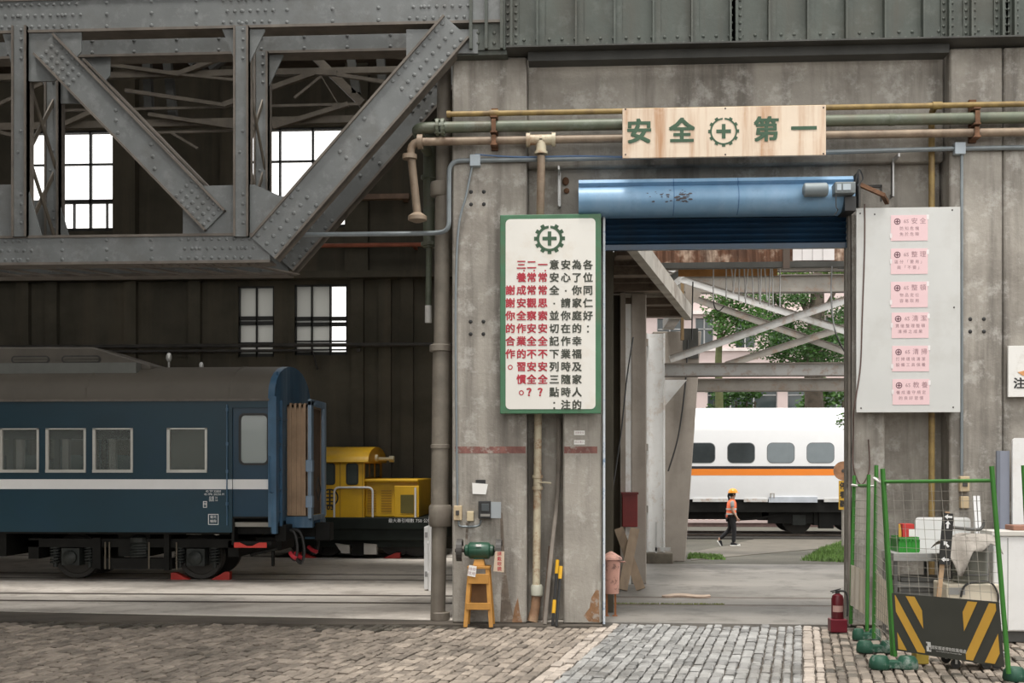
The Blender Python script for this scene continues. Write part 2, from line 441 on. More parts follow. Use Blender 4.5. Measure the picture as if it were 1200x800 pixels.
frame_dark = mat('dark_window_frame', (.035, .035, .032), .6)
pane_clear = glass('clear_window_glass', (.9, .95, 1), .06)
pane_frost = mat('dusty_window_glass', (.5, .5, .48), .4, var=.2, scale=3)
def frost_glass():
    m = bpy.data.materials.new('frosted_window_glass'); m.use_nodes = True; nt = m.node_tree; N = nt.nodes; L = nt.links
    N.remove(N['Principled BSDF']); t = N.new('ShaderNodeBsdfTranslucent'); t.inputs[0].default_value = (.5, .5, .48, 1)
    g = N.new('ShaderNodeBsdfGlossy'); g.inputs['Roughness'].default_value = .3
    mx = N.new('ShaderNodeMixShader'); mx.inputs[0].default_value = .08; L.new(t.outputs[0], mx.inputs[1]); L.new(g.outputs[0], mx.inputs[2])
    L.new(mx.outputs[0], N['Material Output'].inputs['Surface']); return m
pane_frost = frost_glass()
def window(name, h, cols, rows, thick_rows=(), clear=True, clearcols=(), lowcols=()):
    x0, x1, z0, z1 = h
    mb = MB(); y0, y1 = YB + .05, YB + .17; t = .045
    mb.box(x0, x1, y0, y1, z0, z0 + t * 2); mb.box(x0, x1, y0, y1, z1 - t, z1); mb.box(x0, x0 + t, y0, y1, z0, z1); mb.box(x1 - t, x1, y0, y1, z0, z1)
    for c in cols: mb.box(x0 + (x1 - x0) * c - t / 2, x0 + (x1 - x0) * c + t / 2, y0, y1, z0, z1)
    for c in lowcols: mb.box(x0 + (x1 - x0) * c - t / 3, x0 + (x1 - x0) * c + t / 3, y0, y1, z0, z1 + (z0 - z1) * rows[-1])
    for i, r_ in enumerate(rows):
        tt = t * (2.2 if i in thick_rows else .8); z = z1 + (z0 - z1) * r_
        mb.box(x0, x1, y0, y1, z - tt / 2, z + tt / 2)
    o = struct(mb.build(name, frame_dark))
    for i, (a, b, cl) in enumerate(clearcols or [(0, 1, clear)]):
        g = MB(); xa, xb = x0 + (x1 - x0) * a, x0 + (x1 - x0) * b
        g.box(xa, xb, YB + .1, YB + .112, z0, z1); g.build('window_pane', pane_clear if cl else pane_frost, o)
    return o
window('window_1', HL['window_1'], (.33, .655), (.33, .70), (1,), lowcols=(.49, .82))
window('window_2', HL['window_2'], (.33, .655), (.33, .70), (1,), lowcols=(.49, .82))
window('window_3', HL['window_3'], (.5,), (.45, .52, .8, .92), (0, 1), clearcols=[(0, .97, False), (.97, 1, True)])
window('window_4', HL['window_4'], (.32, .67), (.48, .56, .8, .92), (0, 1), clearcols=[(0, .67, False), (.67, 1, True)])

# ------------------------------------------------------------------ steel truss over the hall opening
YT, YT2 = 15.86, 16.85
def v2(px, py, Y=YT): p = W(px, py, Y); return Vector((p.x, p.z))
def member(mb, A, B, w, y0, d=.1, lip=.035, lipw=.03):
    A, B = Vector(A), Vector(B); t = (B - A).normalized(); n = Vector((-t.y, t.x)) * w / 2
    mb.m = 0
    mb.prism([A - n, B - n, B + n, A + n], y0, y0 + d, 'xz')
    mb.m = 1
    q = n.normalized() * lipw
    for s in (1, -1): mb.prism([A + n * s - q * s, B + n * s - q * s, B + n * s, A + n * s], y0 - lip, y0 + d + .12, 'xz')
    mb.m = 0
def rivs(mb, A, B, w, y0, pattern, r=.03):
    """pattern: list of (fraction along, fraction across)."""
    A, B = Vector(A), Vector(B); t = (B - A); n = Vector((-t.y, t.x)).normalized() * w / 2
    for (a, c) in pattern:
        p = A + t * a + n * c; mb.rivet(p.x, y0, p.y, r)
zt1 = Z(275, 32, YT); zt0 = Z(275, -6, YT); zb1 = Z(150, 276, YT); zb0 = Z(150, 308, YT)
xL = X(-260, YT); xN = X(590, YT); xBend = X(308, YT)
root = thing('roof_truss', (X(290, YT), YT, zb0), 'grey riveted steel truss of chords, posts and diagonals above the blue railway coach', 'truss')
def chord(name, xa, xb, za, zb, y0, rows, big=None):
    mb = MB(); mb.box(xa, xb, y0, y0 + .06, za, zb)
    mb.m = 1
    mb.box(xa, xb, y0 - .02, y0 + .32, zb - .02, zb + .015); mb.box(xa, xb, y0 - .02, y0 + .32, za - .015, za + .02)
    mb.m = 0
    x = xa + .3
    while x < xb:
        for k in rows: mb.rivet(x, y0, za + (zb - za) * k, .028)
        x += .62
    for (x0, x1) in (big or []):
        x = x0
        while x < x1:
            for k in (.16, .5, .84): mb.rivet(x + (.05 if k == .5 else 0), y0, za + (zb - za) * k, .026)
            x += .105
    return mb.build(name, [steel_grey, steel_edge], root)
def pxs(*a): return [(X(p, YT), X(q, YT)) for p, q in a]
chord('top_chord', xL, xN, zt1, zt0, YT, (.12, .5, .86), pxs((2, 92), (262, 320), (480, 548)))
chord('bottom_chord', xL, xBend + .1, zb0, zb1, YT, (.15, .5, .85), pxs((-20, 40), (212, 300)))
chord('top_chord', xL, xN - .3, zt1, zt0, YT2, (.12, .5, .86))
chord('bottom_chord', xL, xBend + .1, zb0, zb1, YT2, (.15, .5, .85))
for Y in (YT, YT2):
    f = 1 if Y == YT else 0
    y0 = Y
    off = -.03
    # end post: from the bottom chord's bend up to the pillar head
    mb = MB(); A, B = v2(309, 291), v2(535, 32); member(mb, A, B, .47, y0 + off, .1)
    rivs(mb, A, B, .47, y0 + off, [(.02 + .035 * i, c) for i in range(7) for c in (-.7, 0, .7)] + [(.72 + .032 * i, c) for i in range(9) for c in (-.7, 0, .7)] + [(.42, .3), (.42, -.2), (.5, 0), (.5, -.6), (.56, .5)])
    mb.build('end_post', [steel_grey, steel_edge], root)
    mb = MB(); A, B = v2(53, 53), v2(253, 259); member(mb, A, B, .40, y0 - .045, .1)
    rivs(mb, A, B, .40, y0 - .045, [(.03 + .032 * i, c) for i in range(6) for c in (-.72, -.25, .25, .72)] + [(.82 + .032 * i, c) for i in range(6) for c in (-.72, -.25, .25, .72)] + [(.4, .4), (.43, -.1), (.47, -.6), (.6, .5), (.64, 0), (.68, -.5)])
    mb.build('diagonal', [steel_grey, steel_edge], root)
    for px in (25, 284):
        mb = MB(); A, B = v2(px, 32), v2(px, 278); member(mb, A, B, .2, y0 - .06, .1, .03, .025)
        rivs(mb, A, B, .2, y0 - .06, [(.02 + .045 * i, .25) for i in range(4)] + [(.5, .2), (.6, -.2)] + [(.8 + .045 * i, .25) for i in range(4)], .024)
        mb.build('post', [steel_grey, steel_edge], root)
        # gusset plates
        mb = MB(); a = [v2(px - 24, 34), v2(px + (70 if px == 25 else 26), 34), v2(px + (70 if px == 25 else 26), 60 if px == 25 else 36), v2(px + (38 if px == 25 else 6), 95 if px == 25 else 78), v2(px - 6, 95 if px == 25 else 78)]
        mb.prism(a, y0 + .01, y0 + .035, 'xz'); mb.build('gusset_plate', [steel_grey], root)
        mb = MB(); a = [v2(px - 70, 278), v2(px + 50, 278), v2(px + 50, 232), v2(px + 14, 216), v2(px - 70, 218)] if px == 284 else [v2(px - 60, 278), v2(px + 24, 278), v2(px + 6, 216), v2(px - 60, 216)]
        mb.prism(a, y0 + .01, y0 + .035, 'xz'); mb.build('gusset_plate', [steel_grey], root)
    mb = MB(); a = [v2(476, 34), v2(560, 34), v2(560, 62), v2(530, 62), v2(476, 100)]
    mb.prism(a, y0 + .012, y0 + .034, 'xz'); mb.build('gusset_plate', [steel_grey], root)
# lacing between the two sides
for px in (25, 284):
    x = X(px, YT) + .02; mb = MB(); z0, z1 = Z(px, 270, YT), Z(px, 90, YT)
    for i in range(2):
        a, b = z0 + (z1 - z0) * i / 2, z0 + (z1 - z0) * (i + 1) / 2
        mb.bar((x, YT + .1, a), (x, YT2, b), .07, .02, (1, 0, 0)); mb.bar((x + .03, YT + .1, b), (x + .03, YT2, a), .07, .02, (1, 0, 0))
    mb.build('lacing', rod_tan, root)
mb = MB(); x = xL
while x < xBend - .3:
    mb.bar((x, YT + .2, zb0 - .01), (x + .5, YT2 + .1, zb0 - .01), .09, .02); mb.bar((x + .5, YT + .2, zb0 + .0), (x + 1.0, YT2 + .1, zb0 + .0), .09, .02); x += 1.0
for i in range(14): 
    for q in (.02, .3): mb.rivet(xBend - .1 - i * .12, YT + .05 + q * .3, zb0 - .015, .022, .014, 'z')
mb.build('bottom_lacing', steel_edge, root)
# bearing plates joining truss to pillar head
mb = MB(); mb.box(X(528, YT), X(594, YT), YT + .05, YT2 + .3, Z(560, 63, YT), Z(560, 58, YT))
mb.box(X(549, YT), X(592, YT), YT + .02, YT + .06, Z(560, 58, YT), zt0)
for px in (552, 570, 588): mb.box(X(px, YT) - .02, X(px, YT) + .02, YT - .05, YT + .05, Z(560, 58, YT), zt0)
for px in (560, 579):
    for py in (10, 24, 38, 50): mb.rivet(X(px, YT), YT + .02, Z(px, py, YT), .026)
mb.build('bearing_plate', steel_green, root)

# ------------------------------------------------------------------ plate girder over the doorway
YG = 15.98
zg0, zg1 = Z(850, 55, YG), Z(850, -30, YG)
root = thing('plate_girder', (X(880, YG), YG, zg0), 'dark green riveted plate girder with stiffeners running above the doorway wall', 'girder')
xa, xb = X(594, YG), X(1175, YG)
mb = MB(); mb.box(xa, xb, YG, YG + .03, zg0, zg1); mb.box(X(1178, YG), 16.0, YG, YG + .03, zg0 , zg1)
for x0, x1 in ((xa, xb),):
    x = x0 + .06
    i = 0
    while x < x1 - .05:
        mb.rivet(x, YG - .02, zg0 + (.06 if i % 2 else .14), .024); x += .085; i += 1
mb.build('web', steel_green, root)
mb = MB()
mb.box(xa, xb, YG - .02, YG + .0, zg0, zg0 + .2); mb.build('flange_angle', steel_green, root)
mb = MB(); mb.box(xa, 16.0, YG - .22, YG + .3, zg0 - .02, zg0); mb.box(X(619, YG), X(1112, YG), YG - .02, YG + .25, zg0 - .14, zg0 - .02)
mb.build('bottom_flange', steel_dark, root)
for px in list(range(630, 1120, 45)):
    x = X(px, YG); mb = MB()
    mb.box(x - .012, x + .012, YG - .13, YG, zg0 + .02, zg1); mb.box(x, x + .1, YG - .035, YG - .015, zg0 + .02, zg1)
    mb.build('stiffener', steel_green, root)
for px in (600, 862, 1110, 1136, 1172, 1186):
    x = X(px, YG); mb = MB(); mb.box(x - .09, x + .09, YG - .035, YG - .015, zg0 + .02, zg1); mb.box(x - .015, x + .015, YG - .14, YG, zg0 + .02, zg1)
    z = zg0 + .1
    while z < zg1:
        mb.rivet(x - .055, YG - .035, z, .022); mb.rivet(x + .055, YG - .035, z, .022); z += .1
    mb.build('riveted_splice', steel_green, root)

# ------------------------------------------------------------------ pipes on the wall
pipe_yellow = mat('ochre_pipe_paint', (.29, .20, .07), .55, var=.2, scale=5, stain=((.12, .07, .04), .6, 3))
pipe_green = mat('green_pipe_paint', (.13, .15, .105), .5, var=.2, scale=4, stain=((.10, .07, .05), .6, 2), grime=((.2, .22, .19), .5, 5))
pipe_tan = mat('tan_pipe_paint', (.27, .205, .145), .55, var=.2, scale=4, stain=((.14, .08, .05), .6, 3))
pipe_cream = mat('cream_pipe_rust', (.58, .52, .38), .5, var=.1, scale=4, stain=((.25, .11, .05), .85, 2.2), grime=((.3, .13, .06), .8, 5))
pipe_brown = mat('brown_grey_downpipe', (.215, .19, .155), .6, var=.22, scale=2, stain=((.09, .075, .06), .6, 1.2), streak=((.13, .10, .08), .5, 4))
conduit_blue = mat('blue_grey_conduit', (.22, .25, .265), .4, metal=.2, var=.12, scale=4)
box_grey = mat('pale_grey_box', (.42, .48, .53), .5, var=.08)
white_paint = mat('white_paint', (.78, .77, .74), .5, var=.04, scale=2, grime=((.4, .36, .3), .25, 4))
black_paint = mat('black_paint', (.025, .025, .025), .5, var=.2)
iron = mat('dark_iron', (.06, .055, .05), .6, var=.2, scale=5)
zinc = mat('zinc', (.5, .5, .49), .4, metal=.4, var=.1)
cable_black = mat('black_cable', (.03, .03, .03), .5)
paper = mat('paper', (.82, .81, .78), .8, var=.03)
beige = mat('beige_plastic', (.55, .43, .27), .5, var=.06)

def hpipe(px0, px1, py, Y, at=850): z = Z(at, py, Y); return z, X(px0, Y), X(px1, Y)
YW = 15.96
# yellow
z, xa, xb = hpipe(528, 1700, 129, YW, 800)
t = thing('pipe', (xa, YW, z), 'thin ochre pipe, topmost of the pipes along the wall above the sign board', 'pipe', None)
mb = MB(); mb.tube([(xa, YW, z), (xb, YW, z)], .037, 10); mb.tube([(xa - .05, YW, z), (xa, YW, z)], .047, 10); mb.build('tube', pipe_yellow, t, smooth=True)
mb = MB()
for px in (579, 1098): mb.tube([(X(px, YW) - .06, YW, z), (X(px, YW) + .06, YW, z)], .05, 10)
mb.build('coupling', pipe_yellow, t, smooth=True)
zy = z
x = X(1098, YW)
mb = MB(); mb.tube(elbow([(x, YW, z), (x, 16.2, z), (x, 16.2, .1)], .1), .042, 10); mb.build('drop_pipe', pipe_yellow, t, smooth=True)
# green
z, xa, xb = hpipe(496, 1700, 145, YW + .02, 800)
t = thing('pipe', (xa, YW, z), 'thick dark green pipe, middle one of three along the wall behind the sign board', 'pipe')
mb = MB(); mb.tube(elbow([(xa - .1, YW + 1.2, z), (xa - .1, YW, z), (xb, YW, z)], .18), .075, 12); mb.build('tube', pipe_green, t, smooth=True)
mb = MB()
for px in (513, 519): mb.lathe([(.12, -.02), (.12, .02)], (X(px, YW), YW, z), 'x', 14)
for k in range(6): mb.tube([(X(510, YW), YW + .1 * math.cos(k * 1.05), z + .1 * math.sin(k * 1.05)), (X(522, YW), YW + .1 * math.cos(k * 1.05), z + .1 * math.sin(k * 1.05))], .012, 6)
mb.build('flange', pipe_green, t)
mb = MB()
for px in (940, 1045): mb.tube([(X(px, YW) - .04, YW, z), (X(px, YW) + .04, YW, z)], .08, 12)
mb.build('coupling', pipe_green, t, smooth=True)
zg = z
# tan with tee
z, xa, xb = hpipe(480, 1700, 161, YW, 800)
t = thing('pipe', (xa, YW, z), 'tan pipe with a tee, lowest of three wall pipes, bent downward at one end', 'pipe')
zl = Z(488, 250, YW)
mb = MB(); mb.tube(elbow([(xb, YW, z), (xa, YW, z), (X(488, YW), YW + .1, zl)], .16), .055, 12); mb.build('tube', pipe_tan, t, smooth=True)
mb = MB()
for px in (491, 494): mb.lathe([(.1, -.018), (.1, .018)], (X(px, YW), YW, z), 'x', 14)
mb.lathe([(.1, -.03), (.1, .03)], (xa, YW, z - .2), 'z', 14); mb.lathe([(.055, -.08), (.13, -.05), (.13, -.0), (.06, .05)], (X(488, YW), YW + .1, zl - .02), 'z', 14)
mb.build('flange', pipe_tan, t, smooth=True)
xt = X(634, YW)
mb = MB(); mb.tube([(xt - .15, YW, z), (xt + .15, YW, z)], .072, 12); mb.tube([(xt, YW, z), (xt, YW, z - .17)], .072, 12)
for dx in (-.17, .17): mb.lathe([(.095, -.025), (.095, .025)], (xt + dx, YW, z), 'x', 14)
mb.lathe([(.09, -.015), (.09, .015)], (xt, YW, z - .175), 'z', 14)
mb.build('tee', white_paint if False else pipe_cream, t, smooth=True)
# brackets
for px in (579, 1143):
    x = X(px, YW); mb = MB(); mb.box(x - .045, x + .045, YW + .1, 16.12, z - .1, zy + .1)
    for zq, rq in ((z, .057), (zg, .078), (zy, .052)): mb.box(x - .045, x + .045, YW - .09, YW + .1, zq - rq - .022, zq - rq - .002)
    for zq, rq in ((z, .057), (zg, .078)): mb.box(x - .03, x + .03, YW - rq - .02, YW - rq - .005, zq - rq - .02, zq + rq)
    tag(mb.build('pipe_bracket', rust), 'rusty pipe bracket on the pillar over the ' + ('green-framed notice board' if px == 579 else 'steel sheet board'), 'bracket', 'pipe brackets')
# drop pipe from the tee: runs behind the notice board to the ground
YD = 16.34
t = thing('standpipe', (X(629, YD), YD, 0), 'cream rust-stained standpipe in the wall recess below the green-framed notice board', 'pipe')
mb = MB(); mb.tube(smoothpath([(xt, YW, z - .215), (xt, YW + .01, z - .5), (X(634, YD), YW + .08, z - 1.0), (X(632, YD), YD - .08, z - 1.3)], 5) , .055, 12); mb.build('upper_tube', pipe_tan, t, smooth=True)
mb = MB(); mb.tube([(X(632, YD), YD - .08, z - 1.3), (X(630.5, YD), YD, Z(630, 486, YD)), (X(628.5, YD), YD, Z(629, 690, YD))], .055, 12)
mb.build('tube', pipe_cream, t, smooth=True)
mb = MB(); zz = Z(630, 565, YD); mb.lathe([(.075, -.1), (.075, -.06), (.06, -.05), (.06, .05), (.075, .06), (.075, .1)], (X(630, YD), YD, zz), 'z', 14)
mb.tube([(X(630, YD), YD - .05, zz), (X(638, YD), YD - .06, zz), (X(646, YD), YD - .06, zz - .01)], .012, 8)
mb.build('tap', pipe_cream, t, smooth=True)
mb = MB(); zz = Z(629, 690, YD); mb.lathe([(.06, -.1), (.085, -.08), (.085, .03), (.07, .06)], (X(629, YD), YD, zz), 'z', 14); mb.build('socket', mat('pale_green_socket', (.5, .5, .42), .5, stain=((.3, .15, .08), .5, 3)), t, smooth=True)
mb = MB(); mb.tube([(X(628.5, YD), YD, zz - .05), (X(627.5, YD), YD - .02, zz - .25), (X(624, YD), YD - .05, .0)], [.065, .065, .075], 12); mb.build('foot', mat('rusty_pipe_foot', (.28, .16, .09), .7, var=.3, scale=4, stain=((.5, .42, .3), .5, 2)), t, smooth=True)
# big downpipe by the pillar
YQ = 16.45
t = thing('downpipe', (X(515, YQ), YQ, 0), 'thick brown-grey downpipe with socket collars beside the concrete pillar', 'pipe')
mb = MB(); mb.tube([(X(513, YQ), YQ, 0), (X(515, YQ), YQ, Z(515, 615, YQ))], .105, 14); mb.tube([(X(515, YQ), YQ, Z(515, 610, YQ)), (X(517.5, YQ), YQ, Z(517, 402, YQ))], .125, 14)
mb.tube([(X(517.5, YQ), YQ, Z(517, 405, YQ)), (X(519, YQ), YQ, Z(519, 225, YQ))], .11, 14); mb.tube([(X(519, YQ), YQ, Z(519, 228, YQ)), (X(521, YQ), YQ, Z(521, 60, YQ))], .1, 14)
mb.build('tube', pipe_brown, t, smooth=True)
for py, r, h in ((604, .16, .15), (408, .15, .05), (222, .14, .1), (523, .135, .03), (722, .13, .06)):
    mb = MB(); mb.lathe([(r * .9, -h), (r, -h * .8), (r, h * .8), (r * .9, h)], (X(516, YQ), YQ, max(.05, Z(516, py, YQ))), 'z', 16); mb.build('collar', pipe_brown, t, smooth=True)
# green hanging pipe
YE = 17.38
t = thing('pipe', (X(503, YE), YE, Z(503, 378, YE)), 'green hanging pipe with a white end in the dark gap behind the brown downpipe', 'pipe')
mb = MB(); mb.tube([(X(504, YE), YE, 12.6), (X(503, YE), YE, Z(503, 290, YE))], .09, 10); mb.tube([(X(503, YE), YE, Z(503, 285, YE)), (X(502, YE), YE, Z(503, 360, YE))], .045, 10); mb.build('tube', pipe_green, t, smooth=True)
mb = MB()
for py in (208, 286): mb.lathe([(.13, -.025), (.13, .025)], (X(503.5, YE), YE, Z(503, py, YE)), 'z', 12)
mb.build('flange', pipe_green, t)
mb = MB(); mb.tube([(X(502, YE), YE, Z(503, 358, YE)), (X(502, YE), YE, Z(503, 378, YE))], .05, 10); mb.build('end_sleeve', white_paint, t, smooth=True)

# conduit with junction boxes
YC = 16.07
t = thing('electrical_conduit', (X(557, YC), YC, Z(557, 188, YC)), 'blue-grey conduit with two junction boxes under the wall pipes', 'conduit')
z1 = Z(557, 188, YC); z2 = Z(1124, 174, YC)
mb = MB()
mb.tube(elbow([(X(300, YC + .15), YC + .15, Z(380, 272, YC)), (X(505, YC), YC + .1, Z(520, 271.5, YC)), (X(526.2, YC), YC + .0, Z(520, 271, YC)), (X(526.4, YC), YC, z1), (X(557, YC), YC, z1), (X(640, YC), YC, z1), (X(900, YC), YC, (z1 + z2) / 2), (X(1124, YC), YC, z2), (X(1700, YC), YC, z2)], .16), .032, 8)
mb.build('tube', conduit_blue, t, smooth=True)
for px, zz in ((557, z1), (1124, z2)):
    mb = MB(); mb.box(X(px, YC) - .07, X(px, YC) + .07, YC - .06, 16.116, zz - .085, zz + .07); mb.build('junction_box', box_grey, t, bevel=.008)
mb = MB(); mb.tube(elbow([(X(1127, YC), YC, z2 - .08), (X(1127, YC), YC, Z(1128, 557, YC))], .1), .02, 8); mb.build('drop_tube', conduit_blue, t, smooth=True)
mb = MB(); mb.tube(smoothpath([(X(553, YC), YC, z1 - .08), (X(546, YC), YC, Z(546, 230, YC)), (X(538, YC), YC, Z(538, 262, YC)), (X(534.5, YC), YC, Z(534, 320, YC)), (X(534, YC), YC, Z(534, 420, YC)), (X(536, YC), YC, Z(536, 592, YC))], 6), .016, 8); mb.build('drop_tube', conduit_blue, t, smooth=True)
mb = MB(); mb.tube(smoothpath([(X(557, YC), YC - .04, z1 + .07), (X(610, YC), YC - .03, z1 + .03), (X(680, YC), YC - .03, z1 + .03), (X(760, YC), YC - .03, z1 + .0), (X(850, YC), YC - .03, z1 + .04), (X(960, YC), YC - .03, z2 + .02)], 6), .011, 6); mb.build('cable', mat('blue_cable', (.12, .2, .36), .5), t, smooth=True)
# strut hangers
for px, a, b in ((655, 195, 236), (1053, 180, 224)):
    x = X(px, YC); mb = MB(); mb.box(x - .018, x + .018, YR - .14, YR - .1, Z(px, b, YC), Z(px, a, YC)); mb.box(x - .018, x - .012, YR - .2, YR - .1, Z(px, b, YC), Z(px, a, YC))
    for q in (.2, .8): mb.rivet(x + .003, YR - .14, Z(px, a + (b - a) * q, YC), .01, .006)
    mb.box(x - .012, x + .012, YC - .03, YR, Z(px, a + 4, YC), Z(px, a, YC)); mb.box(x - .012, x + .012, YR - .13, YR, Z(px, b - 4, YC), Z(px, b, YC))
    tag(mb.build('strut_hanger', zinc), 'slotted zinc strut hanger at the ' + ('motor' if px > 900 else 'bare') + ' end of the blue shutter box', 'bracket', 'strut hangers')
# red pipe and grey pipe running back behind the truss
YK = 30.55
mb = MB(); z = Z(440, 287, YK); mb.tube([(X(330, YK), YK, z), (X(500, YK), YK, z)], .055, 8)
for px in (350, 485): mb.box(X(px, YK) - .04, X(px, YK) + .04, YK + .05, YB - .005, z - .06, z + .06)
tag(mb.build('pipe', mat('red_pipe_paint', (.33, .10, .055), .6, var=.2), smooth=True), 'thin red pipe on the dark rear wall behind the foot of the roof truss', 'pipe')
mb = MB(); z = Z(440, 231, YK); mb.bar((X(410, YK), YK, z), (X(480, YK), YK, z), .2, .13); mb.box(X(470, YK), X(476, YK), YK + .1, YB - .005, z - .05, z + .05)
tag(mb.build('angle_bar', mat('rusty_angle', (.2, .13, .09), .7, var=.3)), 'rusty angle bar on the dark rear wall near the bent tan pipe', 'bar')

# ------------------------------------------------------------------ roller shutter
blue_metal = mat('blue_shutter_sheet', (.19, .35, .53), .42, var=.12, scale=1.0, stain=((.32, .47, .64), .5, 1.2), streak=((.27, .42, .58), .5, 3), grime=((.15, .26, .4), .4, 4))
blue_slat = mat('dark_blue_slats', (.013, .038, .075), .3, var=.25, scale=1.5, streak=((.02, .03, .04), .5, 2))
root = thing('roller_shutter', (X(840, 16.2), 16.2, Z(840, 292, 16.2)), 'blue roller shutter rolled up into its sheet-metal box over the doorway', 'shutter')
YS = 15.84
xa, xb = X(678, YS), X(1002.3, YS); zt, zb = Z(840, 206, YS), Z(840, 247, YS)
h = zt - zb
prof = [(YR, zt), (YS + .12, zt), (YS + .1, zt - .05), (YS + .06, zt - .055)] + [(YS + .24 - .24 * math.cos(a) , zb + h * .42 + h * .44 * math.sin(a)) for a in [R(60 - 15 * i) for i in range(11)]] + [(YR, zb)]
mb = MB(); mb.prism(prof, xa, xb, 'yz'); mb.build('shutter_box', blue_metal, root, smooth=True)
mb = MB()
for px in (790, 866): 
    x = X(px, YS); q = [(y - .004 if y < YR else y, z) for (y, z) in prof]; mb.prism(q, x - .006, x + .006, 'yz')
mb.build('seam', mat('seam_blue', (.07, .17, .33), .5), root)
mb = MB(); rq = random.Random(9)
for k in range(46):
    px = rq.gauss(803, 9) if k < 30 else rq.gauss(772, 12); q = rq.uniform(-.5, .35) * .9; a_ = R(q * 60 + 8)
    cxx = X(px, YS); r_ = rq.uniform(.006, .022) * (1 if k < 30 else .7); yy = YS + .24 - .243 * math.cos(a_); zz = zb + h * .42 + h * .445 * math.sin(a_); b = len(mb.v)
    for j in range(6):
        t_ = j * math.pi / 3; mb.v.append((cxx + r_ * 1.6 * math.cos(t_), yy + math.sin(a_) * r_ * .6 * math.sin(t_) - .001, zz + math.cos(a_) * r_ * .6 * math.sin(t_)))
    mb.face(range(b, b + 6))
mb.build('paint_chip', mat('paint_chip', (.08, .07, .075), .7), root)
z0, z1 = Z(850, 292, 16.22), Z(850, 246, 16.22); xa2, xb2 = X(700, 16.2), X(999, 16.2)
n = 6; sl = []
for i in range(n * 6 + 1):
    q = i / 6; sl.append((16.24 + .036 * math.cos(2 * math.pi * q), z0 + .06 + (z1 - z0 - .06) * q / n))
mb = MB(); b = len(mb.v)
for (y, z) in sl:
    for xx in (xa2, xb2): mb.v.append((xx, y, z))
    for xx in (xa2, xb2): mb.v.append((xx, y + .01, z))
for i in range(len(sl) - 1):
    a = 4 * i; mb.face([a, a + 1, a + 5, a + 4]); mb.face([a + 2, a + 6, a + 7, a + 3])
mb.build('slat_curtain', blue_slat, root, smooth=True)
mb = MB(); mb.box(xa2, xb2, 16.19, 16.27, z0, z0 + .07); mb.build('bottom_rail', blue_slat, root)
rail_white = mat('flaking_guide_rail', (.62, .66, .70), .5, var=.1, scale=5, grime=((.12, .22, .38), .8, 5))
for px, s in ((707.5, 1), (995.5, -1)):
    x = X(px, 16.12); mb = MB()
    mb.box(x - .02, x + .02, 16.1, 16.13, 0, z1); mb.box(x - .02 * s - .0, x - .01 * s, 16.1, 16.34, 0, z1); mb.box(x - .02, x + .02, 16.31, 16.34, 0, z1)
    mb.build('guide_rail', rail_white if s > 0 else steel_edge, root)
# motor at the end of the box
xm = X(975, YS); zm = Z(985, 224, YS)
mb = MB(); mb.lathe([(.05, -.3), (.085, -.28), (.09, -.26), (.09, 0), (.07, .02)], (X(968, YS - .1), YS - .1, zm), 'x', 14); mb.build('motor', mat('motor_grey', (.2, .235, .25), .5, var=.15), root, smooth=True)
mb = MB(); mb.box(X(977, YS - .1), X(1001, YS - .1), YS - .19, YS + .05, zm - .07, zm + .08); mb.build('gearbox', mat('gearbox_grey', (.16, .18, .185), .5, var=.2, scale=6), root, bevel=.012)
mb = MB(); mb.box(X(981, YS - .2), X(986, YS - .2), YS - .2, YS - .18, zm - .03, zm + .05); mb.box(X(988, YS - .2), X(997, YS - .2), YS - .2, YS - .18, zm - .03, zm + .05); mb.build('terminal_cover', box_grey, root)
mb = MB(); mb.box(X(991, YS - .1), X(1002, YS), YS - .06, YR, zb - .03, zm - .08); mb.build('chain_case', black_paint, root)
mb = MB(); x = X(1007, YS); mb.box(x - .012, x + .012, YS - .02, YR, Z(1007, 241.5, YS), zt + .04); mb.build('end_plate', iron, root)
mb = MB(); mb.bar((X(1008, YS), YS, zm + .08), (X(1037, YS), YS + .05, zm - .05), .05, .05); mb.bar((X(1036, YS), YS + .05, zm - .045), (X(1051, YS), YR - .15, zm - .045), .05, .05); mb.build('support_arm', rust, root)
mb = MB(); mb.tube(smoothpath([(X(976, YS), YS - .2, zm - .08), (X(976, YS), YS - .21, zm - .25), (X(978, YS), YS - .2, zb - .05), (X(974, YS), YS - .19, zb - .12)], 5), .006, 6); mb.tube(smoothpath([(X(1000, YS), YS - .1, zm + .06), (X(1004, YS), YS - .12, zm + .25), (X(1009, YS), YS - .1, zm + .14), (X(1003, YS), YS - .1, zm + .05)], 6), .01, 6); mb.build('cable', cable_black, root)
mb = MB(); mb.box(X(1008, YR), X(1033, YR), YR - .03, YR, zt - .03, zt); mb.box(X(1031.5, YR), X(1033, YR), YR - .03, YR, Z(1032, 236, YR), zt); mb.build('wall_frame', iron, root)
mb = MB(); mb.ball((X(663, YR), YR - .03, Z(663, 213, YR)), .06, 10, 1, .8, .5); mb.ball((X(664, YR), YR - .03, Z(663, 224, YR)), .04, 10, 1, 1, .5); mb.build('anchor_cap', rust, root, smooth=True)

